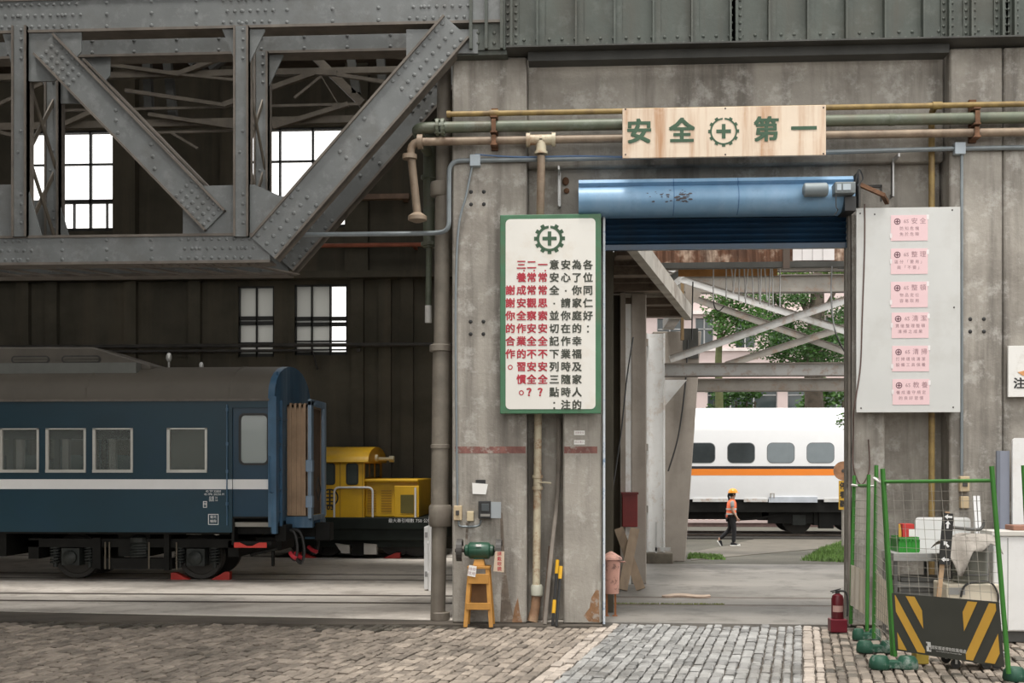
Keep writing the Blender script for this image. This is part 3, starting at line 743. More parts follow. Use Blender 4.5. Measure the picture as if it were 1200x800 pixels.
# ------------------------------------------------------------------ signs and boards
sign_cream = mat('cream_sign_paint', (.74, .62, .49), .55, var=.05, scale=1.2, streak=((.40, .17, .05), .8, 2.9), grime=((.8, .7, .58), .3, 2))
sign_white = mat('white_sign_enamel', (.76, .74, .69), .4, var=.03, scale=1.5, stain=((.5, .36, .2), .25, 1.6))
green_paint = mat('green_sign_paint', (.055, .165, .085), .5, var=.12, scale=3, stain=((.10, .11, .06), .5, 2))
ink_green = mat('dark_green_lettering', (.045, .10, .055), .6)
ink_red = mat('red_lettering', (.45, .03, .05), .6)
ink_dark = mat('dark_lettering', (.06, .065, .05), .6)
YB1 = 15.7
xa, xb = X(729.5, YB1), X(968, YB1); zt, zb = Z(850, 125, YB1), Z(850, 183.5, YB1)
root = thing('sign_board', ((xa + xb) / 2, YB1, zb), 'cream rust-streaked sign board with large green characters over the blue shutter box', 'sign')
mb = MB(); mb.box(xa, xb, YB1, YB1 + .05, zb, zt); mb.build('panel', sign_cream, root, bevel=.006)
mb = MB()
for px in (760, 935): mb.box(X(px, YB1) - .03, X(px, YB1) + .03, YB1 + .05, YH, zb + .195, zb + .22)
for px, py in ((733, 128), (965, 126), (850, 127), (733, 181), (965, 180), (850, 181)): mb.rivet(X(px, YB1), YB1, Z(px, py, YB1), .012, .006)
mb.build('bracket', iron, root)
mb = MB()
for ch, px in (('安', 749), ('全', 799), ('第', 898), ('一', 942)): 
    bold_text(mb, ch, .335, (X(px, YB1), YB1, (zt + zb) / 2), .011, .004)
mb.build('lettering', ink_green, root)
mb = MB(); gear_cross(mb, (X(848, YB1), YB1, (zt + zb) / 2 + .005), .2, depth=.004, thin=True); mb.build('safety_emblem', ink_green, root)

# notice board
YB2 = 15.92
xa, xb = X(586, YB2), X(704.5, YB2); zt, zb = Z(645, 251, YB2), Z(645, 484.5, YB2)
root = thing('notice_board', ((xa + xb) / 2, YB2, zb), 'white notice board with green frame and columns of green and red writing on the pillar', 'sign')
mb = MB(); mb.box(xa, xb, YB2, YB2 + .06, zb, zt); mb.build('frame', green_paint, root, bevel=.008)
def round_rect(x0, x1, z0, z1, r, k=5):
    out = []
    for (cx, cz, a) in ((x1 - r, z1 - r, 0), (x0 + r, z1 - r, 90), (x0 + r, z0 + r, 180), (x1 - r, z0 + r, 270)):
        for i in range(k + 1): t = R(a + 90 * i / k); out.append((cx + r * math.cos(t), cz + r * math.sin(t)))
    return out
mb = MB(); mb.prism(round_rect(xa + .075, xb - .075, zb + .06, zt - .06, .06), YB2 - .005, YB2, 'xz'); mb.build('panel', sign_white, root)
mb = MB(); gear_cross(mb, (X(644, YB2), YB2 - .005, Z(644, 279.5, YB2)), .2, depth=.003); mb.build('safety_emblem', ink_green, root)
cols = [(689, 0, '各位同仁好：', 0), (676, 0, '為了你家庭的幸福及家人的', 0), (663, 0, '安心，請你在作業時隨時注', 0), (649.5, 0, '意安全，並切記下列三點：', 0),
        (636, 0, '一常常思索安全不安全？', 1), (623, 0, '二常常觀察安全不安全？', 1), (611, 0, '三養成安全作業的習慣。', 1), (598, 2, '謝謝你的合作。', 1)]
mbs = [MB(), MB()]
pitch = (475 - 311) / 11.0
for px, st, s, c in cols:
    for i, ch in enumerate(s):
        x = X(px, YB2); z = Z(px, 311 + (i + st) * pitch, YB2)
        if ch == '，': quad(mbs[c], (x, YB2 - .005, z), .022, .022, (1, 0, 0), (0, 0, 1), .002)
        elif ch == '：':
            for q in (-.035, .035): quad(mbs[c], (x, YB2 - .005, z + q), .024, .024, (1, 0, 0), (0, 0, 1), .002)
        elif ch == '。': disc_ring(mbs[c], (x, YB2 - .005, z), .02, .034, (1, 0, 0), (0, 0, 1), .002, 14)
        elif ch == '？': bold_text(mbs[c], '？', .135, (x, YB2 - .005, z), .005)
        else:
            bold_text(mbs[c], ch, .132, (x, YB2 - .005, z), .004)
            if px in (636, 623, 611) and i == 0: quad(mbs[c], (x + .035, YB2 - .005, z - .07), .02, .02, (1, 0, 0), (0, 0, 1), .002)
mbs[0].build('lettering', ink_dark, root); mbs[1].build('lettering', ink_red, root)

# steel sheet board with pink papers
YB3 = 15.93
sheet = mat('galvanised_sheet', (.58, .585, .57), .5, metal=.0, var=.04, scale=1.2, stain=((.48, .47, .44), .6, .9))
xa, xb = X(1003.5, YB3), X(1125.5, YB3); zt, zb = Z(1065, 243, YB3), Z(1065, 483, YB3)
root = thing('metal_board', ((xa + xb) / 2, YB3, zb), 'plain pale grey steel sheet board with six pink papers on the wall beside the doorway', 'board')
mb = MB(); mb.box(xa, xb, YB3, YB3 + .03, zb, zt); mb.build('sheet', sheet, root, bevel=.003)
mb = MB()
for px, py in ((1008, 250), (1025, 251), (1116, 246), (1118, 360), (1117, 477), (1009, 478)): mb.rivet(X(px, YB3), YB3, Z(px, py, YB3), .012, .006)
mb.build('screw', iron, root)
mb = MB(); mb.box(xa + .1, xa + .15, YB3 + .03, YP - .005, zb + .2, zt - .2); mb.box(xb - .15, xb - .1, YB3 + .03, YP - .005, zb + .2, zt - .2); mb.build('batten', iron, root)
mb = MB(); mb.tube(smoothpath([(X(1013, YB3), YB3 - .01, zt + .05), (X(1013, YB3), YB3 - .012, zt - .5), (X(1010, YB3), YB3 - .012, zt - 1.5), (X(1008, YB3), YB3 - .012, zb + .6), (X(1001.5, YB3), YB3 - .012, zb + .12), (X(1000.5, YB3), YB3 + .02, zb - .02), (X(1001, YB3 + .1), YP - .045, zb - .25), (X(1003, YB3), YP - .035, zb - .7), (X(1012, YB3), YP - .035, zb - .95), (X(1022, YB3), YP - .035, zb - .75), (X(1021, YB3), YP - .035, zb - .35)], 6), .009, 6)
tag(mb.build('cable', mat('brown_cable', (.10, .06, .05), .6), smooth=True), 'thin brown cable hanging down over the edge of the steel sheet board', 'cable')
pink = mat('pink_paper', (.78, .56, .58), .6, var=.03)
ink_faded = mat('faded_ink', (.36, .22, .24), .8); ink_purple = mat('dark_emblem_ink', (.16, .08, .1), .8); tape = mat('clear_tape', (.78, .74, .74), .3)
titles = [('安全', '防知危機', '免於危險'), ('整理', '區分「要用」', '與「不要」'), ('整頓', '物品定位', '容易取用'), ('清潔', '貫徹整理整頓', '清掃之成果'), ('清掃', '打掃環境清潔', '設備工具保養'), ('教養', '養成遵守規定', '的良好習慣')]
where = ['topmost of the six', 'second from the top', 'third from the top', 'third from the bottom', 'second from the bottom, below the middle', 'lowest of the six']
for k, (py, dx) in enumerate(((267, 0), (306, 0), (345, 0), (381, 1), (420, 1.5), (459, 2))):
    cx, cz = X(1065.5 + dx, YB3), Z(1065 + dx, py, YB3); w, hh = .475, .335
    t = thing('paper_notice', (cx, YB3 - .004, cz - hh / 2), 'pink paper notice on the steel sheet board, ' + where[k], 'paper', 'pink papers on the steel board')
    mb = MB(); mb.box(cx - w / 2, cx + w / 2, YB3 - .004, YB3 - .0005, cz - hh / 2, cz + hh / 2); mb.build('sheet', pink, t)
    mb = MB(); ys = YB3 - .004
    disc_ring(mb, (cx - .155, ys, cz + .085), .03, .042, (1, 0, 0), (0, 0, 1), .001, 18); quad(mb, (cx - .155, ys, cz + .085), .05, .014, (1, 0, 0), (0, 0, 1), .001); quad(mb, (cx - .155, ys, cz + .085), .014, .05, (1, 0, 0), (0, 0, 1), .0012)
    mb.build('emblem', ink_purple, t)
    mb = MB(); text_mesh(mb, '6S', .07, (cx - .04, ys, cz + .085), depth=.001, bold=.0); text_mesh(mb, ' '.join(titles[k][0]), .085, (cx + .12, ys, cz + .085), depth=.001, bold=.0)
    text_mesh(mb, ' '.join(titles[k][1]), .052, (cx, ys, cz - .01), depth=.001, bold=.0); text_mesh(mb, ' '.join(titles[k][2]), .052, (cx, ys, cz - .085), depth=.001, bold=.0)
    mb.build('writing', ink_faded, t)
    mb = MB(); quad(mb, (cx - w / 2, ys, cz + (.0 if k % 2 else -.1)), .03, .06, (1, 0, 0), (0, 0, 1), .0015); quad(mb, (cx + w / 2, ys, cz + (.12 if k % 2 else .14)), .03, .06, (1, 0, 0), (0, 0, 1), .0015)
    mb.build('tape', tape, t)
# caution sign at the right edge
YB4 = 16.02
xa = X(1181.5, YB4); zt, zb = Z(1190, 405, YB4), Z(1190, 465, YB4); xb = xa + .68
root = thing('caution_sign', ((xa + xb) / 2, YB4, zb), 'white caution sign with an orange hand and black characters at the wall joint', 'sign')
mb = MB(); mb.box(xa, xb, YB4, YB4 + .04, zb, zt); mb.build('panel', white_paint, root, bevel=.004)
mb = MB(); mb.box(xa + .1, xb - .1, YB4 + .04, YP, zb + .1, zb + .2); mb.build('batten', iron, root)
cz = zt - .33; mb = MB(); pts = [(-.22, -.015), (-.16, -.06), (0, -.085), (.14, -.07), (.22, -.02), (.2, .06), (.1, .06), (.06, .12), (.02, .06), (-.06, .05), (-.06, .02)]
mb.prism([(xa + .34 + p[0], cz + p[1]) for p in pts], YB4 - .004, YB4, 'xz'); mb.build('hand_picture', mat('orange_picture', (.62, .3, .12), .6), root)
mb = MB(); 
for ch, dx in (('注', .14), ('意', .29), ('安', .43), ('全', .57)): bold_text(mb, ch, .15, (xa + dx, YB4, zb + .17), .004)
mb.build('lettering', black_paint, root)
# anchor bolts left in the pillars
mb = MB()
for (cx, cy, dx) in ((559.5, 232, 7.5), (559, 384, 7.5), (1145, 381, 8)):
    for sx in (-1, 1):
        for sy in (-1, 1): mb.rivet(X(cx + sx * dx, YP), YP, Z(cx, cy + sy * 7.3, YP), .028, .014)
struct(mb.build('trim_2', black_paint))

# ------------------------------------------------------------------ things on the pillar
def plate(px0, px1, py0, py1, Y, d): return (X(px0, Y), X(px1, Y), Y, Y + d, Z((px0 + px1) / 2, py1, Y), Z((px0 + px1) / 2, py0, Y))
Yb = YP - .09
t = thing('switch_box', (X(536, Yb), Yb, Z(536, 610, Yb)), 'yellowed switch box with a dark rocker at the pillar edge above the grinder', 'switch')
mb = MB(); mb.box(*plate(531.5, 541, 592.5, 609.5, Yb, .09)); mb.build('case', beige, t, bevel=.008)
mb = MB(); mb.box(*plate(534, 538, 598, 603.5, Yb - .02, .02)); mb.build('rocker', iron, t, bevel=.004)
t = thing('outlet_box', (X(551, Yb), Yb, Z(551, 611, Yb)), 'small plain cream outlet box between the switch box and the black meter', 'outlet')
mb = MB(); mb.box(*plate(547, 555, 599, 610.5, Yb + .02, .07)); mb.build('case', mat('cream_plastic', (.6, .5, .33), .5), t, bevel=.008)
mb = MB(); mb.tube(smoothpath([(X(537, Yb), YP - .03, Z(537, 610, Yb)), (X(538, Yb), YP - .03, Z(538, 616, Yb)), (X(546, Yb), YP - .03, Z(546, 617, Yb)), (X(560, Yb), YP - .03, Z(560, 616, Yb)), (X(563, Yb), YP - .03, Z(563, 609, Yb))], 5), .014, 8); mb.build('conduit', conduit_blue, t, smooth=True)
t = thing('switch_cabinet', (X(567, Yb), Yb, Z(567, 608, Yb)), 'open black switch cabinet with a pale hinged cover on the pillar over the grinder', 'cabinet')
mb = MB(); a = plate(560.5, 575, 587, 607.5, Yb - .03, .12); mb.box(*a); mb.build('case', black_paint, t, bevel=.006)
mb = MB(); mb.box(*plate(564, 573, 590, 599, Yb - .045, .02)); mb.build('dial', mat('dial_grey', (.07, .08, .085), .3), t, bevel=.006)
mb = MB(); mb.box(*plate(563, 574, 602, 605, Yb - .045, .02)); mb.build('terminal_strip', mat('terminal_grey', (.25, .24, .22), .5), t)
mb = MB(); mb.box(*plate(575.3, 587, 588, 607, Yb - .0, .012)); mb.build('cover', mat('pale_cover', (.33, .36, .38), .4, var=.05), t)
t = thing('document_pouch', (X(562, Yb), YP - .03, Z(562, 580, Yb)), 'white paper pouch with a dark top taped to the pillar above the switches', 'paper')
mb = MB(); mb.box(*plate(557.5, 569, 562, 567.5, YP - .02, .02)); mb.build('holder', black_paint, t)
mb = MB(); mb.prism([(X(553.5, YP), Z(560, 565.5, YP)), (X(572, YP), Z(560, 567, YP)), (X(569.5, YP), Z(560, 579, YP)), (X(554, YP), Z(560, 578.5, YP))], YP - .03, YP - .021, 'xz'); mb.build('sheet', paper, t)
for k, (py, wd) in enumerate(((507, 6.3), (518, 6.3))):
    t = thing('label_plate', (X(679, YP), YP, Z(679, py + 3, YP)), 'small white label ' + ('above' if k == 0 else 'just below') + ' the other one, on the jamb pilaster over the red band', 'label', 'white labels on the jamb')
    mb = MB(); mb.box(*plate(679 - wd, 679 + wd, py - 2.6, py + 2.6, YP - .006, .006)); mb.build('plate', paper, t)
    mb = MB(); text_mesh(mb, '注意安全' if k == 0 else '禁止進入', .032, (X(679, YP), YP - .006, Z(679, py, YP)), depth=.001); mb.build('writing', ink_faded, t)
# bench grinder and its stand
XS0, YS0 = X(562, 15.9), 15.86
orange = mat('orange_yellow_stand_paint', (.48, .235, .048), .6, var=.14, scale=4, stain=((.28, .15, .06), .6, 2.5))
root = thing('grinder_stand', (XS0, YS0, 0), 'orange yellow four-legged stand under the green grinder by the pillar', 'stand')
zt = .80
for sx in (-1, 1):
    for sy in (-1, 1):
        mb = MB(); mb.bar((XS0 + sx * .17, YS0 + sy * .17, 0), (XS0 + sx * .115, YS0 + sy * .1, zt - .03), .055, .03, (0, 1, 0)); mb.build('leg', orange, root, bevel=.004, seg=1)
mb = MB(); mb.box(XS0 - .15, XS0 + .15, YS0 - .13, YS0 + .13, zt - .035, zt); mb.build('top', orange, root, bevel=.005)
mb = MB(); mb.hexa([(XS0 - .08, YS0 - .09, zt), (XS0 + .08, YS0 - .09, zt), (XS0 + .08, YS0 + .09, zt), (XS0 - .08, YS0 + .09, zt), (XS0 - .06, YS0 - .07, zt + .085), (XS0 + .06, YS0 - .07, zt + .085), (XS0 + .06, YS0 + .07, zt + .085), (XS0 - .06, YS0 + .07, zt + .085)]); mb.build('pedestal', orange, root, bevel=.006)
for zz, w in ((.61, .135), (.27, .16)):
    mb = MB(); mb.box(XS0 - w, XS0 + w, YS0 - w, YS0 + w, zz, zz + .025); mb.box(XS0 - w, XS0 + w, YS0 - w - .02, YS0 - w, zz - .04 if zz < .5 else zz - .04, zz + .05 if zz < .5 else zz + .09); mb.build('shelf', orange, root, bevel=.004)
mb = MB(); mb.box(XS0 - .11, XS0 + .11, YS0 + .1, YS0 + .115, .28, .62); mb.build('back_panel', mat('brown_back_board', (.2, .11, .05), .8, var=.2), root)  # darker brown board across the back of the stand
grn = mat('green_machine_enamel', (.02, .075, .045), .35, var=.12, scale=6, stain=((.04, .05, .03), .5, 5))
root = thing('bench_grinder', (XS0, YS0, zt + .085), 'green bench grinder with two grinding wheels on the orange yellow stand', 'grinder')
zc = zt + .085 + .114
mb = MB(); mb.lathe([(.05, -.2), (.075, -.185), (.08, -.15), (.1, -.14), (.112, -.12), (.112, .12), (.1, .14), (.08, .15), (.075, .185), (.05, .2)], (XS0, YS0, zc), 'x', 24); mb.box(XS0 - .07, XS0 + .07, YS0 - .06, YS0 + .06, zt + .085, zc - .06); mb.build('motor_body', grn, root, smooth=True)
for s in (-1, 1):
    mb = MB(); mb.lathe([(.02, -.025), (.13, -.022), (.133, .022), (.02, .025)], (XS0 + s * .265, YS0, zc), 'x', 24); mb.lathe([(.025, -.08), (.025, .05)], (XS0 + s * .245, YS0, zc), 'x', 10); mb.build('grinding_wheel', mat('grinding_stone', (.075, .06, .052), .9, var=.2), root, smooth=True)
    mb = MB()
    for k in range(14):
        a0, a1 = R(20 + k * 16), R(20 + (k + 1) * 16); r0 = .15
        p0 = Vector((XS0 + s * .262, YS0 + r0 * math.cos(a0), zc + r0 * math.sin(a0))); p1 = Vector((XS0 + s * .262, YS0 + r0 * math.cos(a1), zc + r0 * math.sin(a1)))
        mb.bar(p0, p1, .075, .008, Vector((0, math.cos((a0 + a1) / 2), math.sin((a0 + a1) / 2))))
    mb.build('wheel_guard', iron, root)
mb = MB(); mb.box(XS0 - .035, XS0 + .035, YS0 - .116, YS0 - .108, zc + .06, zc + .09); mb.build('name_plate', paper, root)
t = thing('tag', (XS0 - .1, YS0 - .2, .6), 'white paper tag hanging from the front of the orange yellow stand', 'tag', 'paper tags at the grinder')
mb = MB(); mb.prism([(XS0 - .145, .68), (XS0 - .04, .66), (XS0 - .02, .8), (XS0 - .12, .82)], YS0 - .165, YS0 - .16, 'xz'); mb.build('sheet', paper, t)
mb = MB(); text_mesh(mb, '待修', .05, (XS0 - .08, YS0 - .165, .76), depth=.001, right=(1, 0, -.15), up=(.15, 0, 1)); text_mesh(mb, '禁用', .05, (XS0 - .088, YS0 - .165, .705), depth=.001, right=(1, 0, -.15), up=(.15, 0, 1)); mb.build('writing', ink_faded, t)
t = thing('tag', (XS0 + .27, YS0 - .17, .7), 'tall cardboard tag with red characters hanging on the black-guarded end of the grinder', 'tag', 'paper tags at the grinder')
mb = MB(); mb.prism([(XS0 + .2, .74), (XS0 + .34, .725), (XS0 + .345, 1.0), (XS0 + .225, 1.0)], YS0 - .165, YS0 - .155, 'xz'); mb.build('card', mat('cardboard_tag', (.6, .48, .36), .8), t)
mb = MB()
for i, ch in enumerate('請戴眼鏡'): text_mesh(mb, ch, .06, (XS0 + .28, YS0 - .165, .965 - i * .066), depth=.001, bold=.01)
mb.build('writing', ink_red, t)
# rods leaning in the recess
mb = MB(); mb.tube(smoothpath([(X(639, 16.2), 16.05, 0), (X(646, 16.2), 16.2, Z(649, 650, 16.2)), (X(654, 16.3), 16.36, Z(657, 570, 16.3)), (X(655, 16.4), 16.42, Z(658, 490, 16.4))], 6), .03, 8)
tag(mb.build('rod', mat('grey_rod', (.25, .22, .19), .7, var=.2), smooth=True), 'long bent grey rod leaning in the wall recess beside the cream standpipe', 'rod')
yel = mat('yellow_paint', (.72, .40, .02), .5, var=.08)
for k, dx in enumerate((0, 4.2)):
    a = Vector((X(648 + dx, 16.1), 15.93 - .07 * k, 0)); b = Vector((X(653.5 + dx, 16.25), 16.25 - .17 * k, Z(655, 655 + k * 6, 16.3)))
    t = thing('barrier_pole', a, ('shorter' if k else 'taller') + ' black and yellow barrier pole leaning in the wall recess by the grey rod', 'pole', 'barrier poles in the recess')
    mb = MB(); mb.tube([a, b], .021, 8); mb.build('shaft', black_paint, t, smooth=True)
    for (q0, q1) in ((.18, .38), (.78, .99)):
        if k and q0 < .5: continue
        mb = MB(); mb.tube([a + (b - a) * q0, a + (b - a) * q1], .026, 8); mb.build('yellow_band', yel, t, smooth=True)
mb = MB(); mb.bar((X(638, 16.3), 16.3, 0), (X(645, 16.4), 16.46, Z(643, 640, 16.4)), .055, .02, (0, 1, 0))
tag(mb.build('plank', mat('dark_brown_board', (.10, .065, .045), .9, var=.3, scale=6)), 'dark brown board leaning in the recess behind the barrier poles', 'board')
for k, (a, b) in enumerate((((541, 728), (548, 610)), ((592, 728), (586, 600)))):
    pass
# pinkish bin on legs, behind the jamb
Yn = 17.0
cx = X(716, Yn); pinkp = mat('flaking_pink_paint', (.52, .28, .22), .6, var=.12, scale=4, grime=((.12, .06, .05), .8, 7))
root = thing('fire_bin', (cx, Yn, 0), 'flaking pink bin on iron legs just inside the doorway jamb', 'bin')
z0, z1 = Z(716, 695, Yn), Z(716, 655, Yn)
mb = MB(); mb.lathe([(.11, z0), (.135, z1)], (cx, Yn, 0), 'z', 18); mb.build('bucket', pinkp, root, smooth=True)
mb = MB(); mb.lathe([(.16, z1), (.15, z1 + .03), (.02, z1 + .11)], (cx, Yn, 0), 'z', 18); mb.build('lid', pinkp, root, smooth=True)
mb = MB(); mb.tube([(cx + .1, Yn - .05, z1 - .03), (cx + .2, Yn - .08, z1 - .03)], .012, 6); mb.build('handle', pinkp, root)
for s in (-1, 1):
    mb = MB(); x = cx + s * .06; mb.box(x - .015, x + .015, Yn - .02, Yn + .02, 0, z0 + .02); mb.box(x - .04, x + .03, Yn - .04, Yn + .04, 0, .012); mb.build('leg', mat('orange_rust_leg', (.3, .12, .05), .8, var=.2), root)
# fire extinguisher by the fence
p = G(987, 740); p.x -= .05; Yx = p.y; cx = p.x
redm = mat('dark_red_enamel', (.085, .005, .010), .3, var=.1); redb = mat('crimson_plastic', (.13, .006, .016), .4)
root = thing('fire_extinguisher', p, 'red fire extinguisher standing in a crimson base at the foot of the green fence', 'extinguisher')
mb = MB(); mb.box(cx - .115, cx + .095, Yx - .1, Yx + .1, 0, .17); mb.build('base_box', redb, root, bevel=.012)
mb = MB(); mb.lathe([(.075, .1), (.078, .12), (.078, .42), (.065, .465), (.03, .49)], (cx - .01, Yx, 0), 'z', 22); mb.build('cylinder', redm, root, smooth=True)
mb = MB(); mb.lathe([(.028, .485), (.028, .53)], (cx - .01, Yx, 0), 'z', 12); mb.bar((cx - .1, Yx, .515), (cx + .03, Yx, .55), .03, .012); mb.bar((cx - .08, Yx, .5), (cx + .0, Yx, .52), .03, .012); mb.build('valve', black_paint, root)
mb = MB(); mb.tube(smoothpath([(cx + .01, Yx, .52), (cx + .09, Yx, .51), (cx + .115, Yx - .01, .4), (cx + .11, Yx - .02, .2)], 6), .013, 8); mb.build('hose', cable_black, root, smooth=True)
mb = MB()
for k in range(6):
    a0 = R(-150 + k * 18); a1 = a0 + R(18); r = .0785
    b = len(mb.v); mb.v += [(cx - .01 + r * math.cos(a), Yx + r * math.sin(a), z) for z in (.26, .34) for a in (a0, a1)]; mb.face([b, b + 1, b + 3, b + 2])
mb.build('label', mat('dim_label', (.45, .28, .25), .5), root)
# small boxes on the column behind the fence
for k, (py, lab) in enumerate(((567, 'upper beige switch box with a dark window on the conduit behind the green fence'), (588.5, 'lower plain beige box on the conduit behind the green fence'))):
    w, h2 = (5.5, 9) if k == 0 else (4.8, 7)
    t = thing('switch_box', (X(1131, Yb), Yb, Z(1131, py + h2, Yb)), lab, 'switch', 'boxes on the conduit behind the fence')
    mb = MB(); mb.box(*plate(1131 - w, 1131 + w, py - h2, py + h2, Yb, .09)); mb.build('case', beige, t, bevel=.008)
    if k == 0: mb = MB(); mb.box(*plate(1128, 1134, py - 2, py + 3, Yb - .01, .01)); mb.build('window', iron, t)

# ------------------------------------------------------------------ blue railway coach
coach_blue = mat('coach_blue_paint', (.0065, .036, .056), .38, var=.1, scale=.8, stain=((.007, .036, .065), .5, 1.2))
coach_blue_dark = mat('coach_door_blue', (.008, .038, .07), .32, var=.1, scale=1)
end_blue = mat('coach_end_blue', (.045, .115, .2), .45, var=.18, scale=2, streak=((.3, .38, .45), .4, 2.5))
coach_roof = mat('coach_roof_grey', (.12, .105, .085), .6, var=.15, scale=.8, stain=((.075, .065, .05), .5, .8))
alu = mat('window_aluminium', (.55, .54, .5), .35, metal=.3, var=.08)
coach_white = mat('coach_stripe_white', (.78, .78, .78), .4, var=.03)
under = mat('underframe_black', (.010, .010, .009), .6, var=.35, scale=3, spec=.2)
under_hi = mat('underframe_grey', (.028, .032, .03), .5, var=.3, scale=3, spec=.3)
wheel_steel = mat('wheel_steel', (.03, .027, .023), .5, metal=.2, var=.2)
red_paint = mat('red_paint', (.50, .035, .025), .5, var=.1)
canvas = mat('tan_canvas', (.42, .29, .19), .85, var=.12, scale=3, streak=((.22, .14, .09), .5, 3))
canvas_dark = mat('brown_canvas', (.13, .085, .055), .9, var=.2, scale=3)
interior = mat('coach_interior', (.30, .29, .26), .7, var=.1)
coach_glass = glass('coach_glass', (.22, .25, .24), .3, .06)
curtain = mat('greenish_curtain', (.16, .155, .125), .8, var=.1, scale=2, streak=((.10, .10, .08), .5, 4))

YA, YA2 = 21.3, 24.1; YM = (YA + YA2) / 2
xE = X(322, YA); x0c = xE - 20.0
def ZA(py): return Z(200, py, YA)
zfl, zev = ZA(617), ZA(468); ztop = Z(200, 431, YM)
root = thing('passenger_coach', ((xE + x0c) / 2, YM, 0), 'dark blue railway coach with a white stripe and grey roof under the roof truss', 'railway coach')
prof = []
for i in range(13):
    a = R(180 - 15 * i); prof.append((YM - 1.0 * (-math.cos(a)) * -1 * (YA2 - YA) / 2 if False else YM + math.cos(a) * (YA2 - YA + .04) / 2, zev + (ztop - zev) * math.sin(a) ** .85))
mb = MB(); mb.prism(prof, x0c, xE - .12, 'yz'); mb.build('roof', coach_roof, root, smooth=True)
mb = MB(); mb.box(x0c, xE - .1, YA - .03, YA + .02, zev - .03, zev + .01); mb.build('gutter', steel_edge, root)
mb = MB()
for px in (100, 268):
    x = X(px, YA); q = [(YM + (y - YM) * 1.004, zev + (z - zev) * 1.012) for (y, z) in prof]; mb.prism(q, x - .02, x + .02, 'yz')
mb.build('roof_seam', coach_roof, root)
# side walls with openings
wins = [(-41, 4), (1, 45), (55, 100), (110, 155), (197, 242)]
wz0, wz1 = ZA(551), ZA(503)
wl = [(X(-48, YA), X(-10, YA))] + [(X(a, YA), X(b, YA)) for a, b in wins[1:]]
dx0, dx1 = X(272, YA), X(317, YA); dwx0, dwx1 = X(281, YA), X(313, YA); dz0, dz1 = ZA(543), ZA(486)
xs_ = X(-120, YA)
wl = wl + [(X(-105, YA), X(-62, YA)), (X(-160, YA), X(-117, YA))]
mb = MB()
wall_holes(mb, x0c, xE, zfl, zev, YA, YA + .08, [(a, b, wz0, wz1) for a, b in wl] + [(dx0, dx1, zfl - .1, ZA(478))])
mb.build('side_panel', coach_blue, root)
mb = MB()
wall_holes(mb, x0c, xE, zfl, zev, YA2 - .08, YA2, [(a, b, wz0, wz1) for a, b in wl] + [(dwx0, dwx1, dz0, dz1)])
mb.build('side_panel', coach_blue, root)
mb = MB(); mb.box(x0c, xE, YA + .08, YA2 - .08, zfl, zfl + .08); mb.box(x0c, xE - .2, YA + .1, YA2 - .1, zev - .06, zev - .02)
for px in (18, 72, 132, 180, 255): mb.box(X(px, YA) - .03, X(px, YA) + .03, YA + 1.1, YA + 1.7, zfl, zfl + 1.25)
mb.box(X(255, YA), X(255, YA) + .05, YA + .1, YA2 - .1, zfl, zev - .05)
mb.box(x0c, X(255, YA), YA2 - .5, YA2 - .15, wz1 - .12, wz1 - .02); mb.build('interior', interior, root)
for i, (a, b) in enumerate(wl):
    fr = MB(); t_ = .035
    fr.box(a - .02, a + t_, YA - .018, YA + .03, wz0 - .03, wz1 + .02); fr.box(b - t_ * .8, b + .015, YA - .018, YA + .03, wz0 - .03, wz1 + .02)
    fr.box(a - .02, b + .015, YA - .018, YA + .03, wz1, wz1 + .025); fr.box(a - .02, b + .015, YA - .03, YA + .03, wz0 - .04, wz0 + .015)
    f = fr.build('window_frame', alu, root)
    g = MB(); g.box(a, b, YA + .03, YA + .038, wz0, wz1); g.build('window_pane', coach_glass, f)
    if i == 4:
        g = MB(); g.box(a, b, YA + .06, YA + .07, wz0, wz1); g.build('curtain', curtain, f)
    else:
        g = MB(); g.box(a + .03, b - .03, YA + .042, YA + .06, wz1 - .17, wz1); g.box(a + .12, a + .2, YA + .045, YA + .1, wz0, wz1); g.build('added_dark_strip', mat('added_strip_black', (.02, .02, .018), .8), f)  # added dark strip and post standing in for the dim window contents
        g = MB(); g.box(a + .24, a + .36, YA + .1, YA + .2, wz0, wz1 - .15); g.build('inside_pillar', interior, root)
        g = MB(); g.box(a + .05, a + .3, YA + 1.0, YA + 1.2, zfl + .3, wz0 + .28); g.box(b - .3, b - .03, YA + 1.9, YA + 2.1, zfl + .3, wz0 + .3); g.build('seat_back', mat('seat_green', (.10, .16, .15), .8, var=.1), root)
# end door of the side
mb = MB(); wall_holes(mb, dx0, dx1, ZA(606), ZA(478), YA + .04, YA + .08, [(dwx0, dwx1, dz0, dz1)]); dr = mb.build('door', coach_blue_dark, root)
mb = MB(); ro = round_rect(dwx0 - .03, dwx1 + .03, dz0 - .03, dz1 + .03, .1); ri = round_rect(dwx0 + .01, dwx1 - .01, dz0 + .01, dz1 - .01, .08); b = len(mb.v)
mb.v += [(p[0], YA + .025, p[1]) for p in ro] + [(p[0], YA + .025, p[1]) for p in ri]; n = len(ro)
for i in range(n): j = (i + 1) % n; mb.face([b + i, b + j, b + n + j, b + n + i])
mb.build('window_seal', black_paint, dr)
mb = MB(); mb.prism(ri, YA + .045, YA + .05, 'xz'); mb.build('window_pane', glass('door_glass', (.62, .68, .67), .45, .05), dr)
mb = MB(); mb.box(X(296, YA), X(303, YA), YA + .35, YA + .4, zfl, zev - .1); mb.build('inside_post', iron, dr)
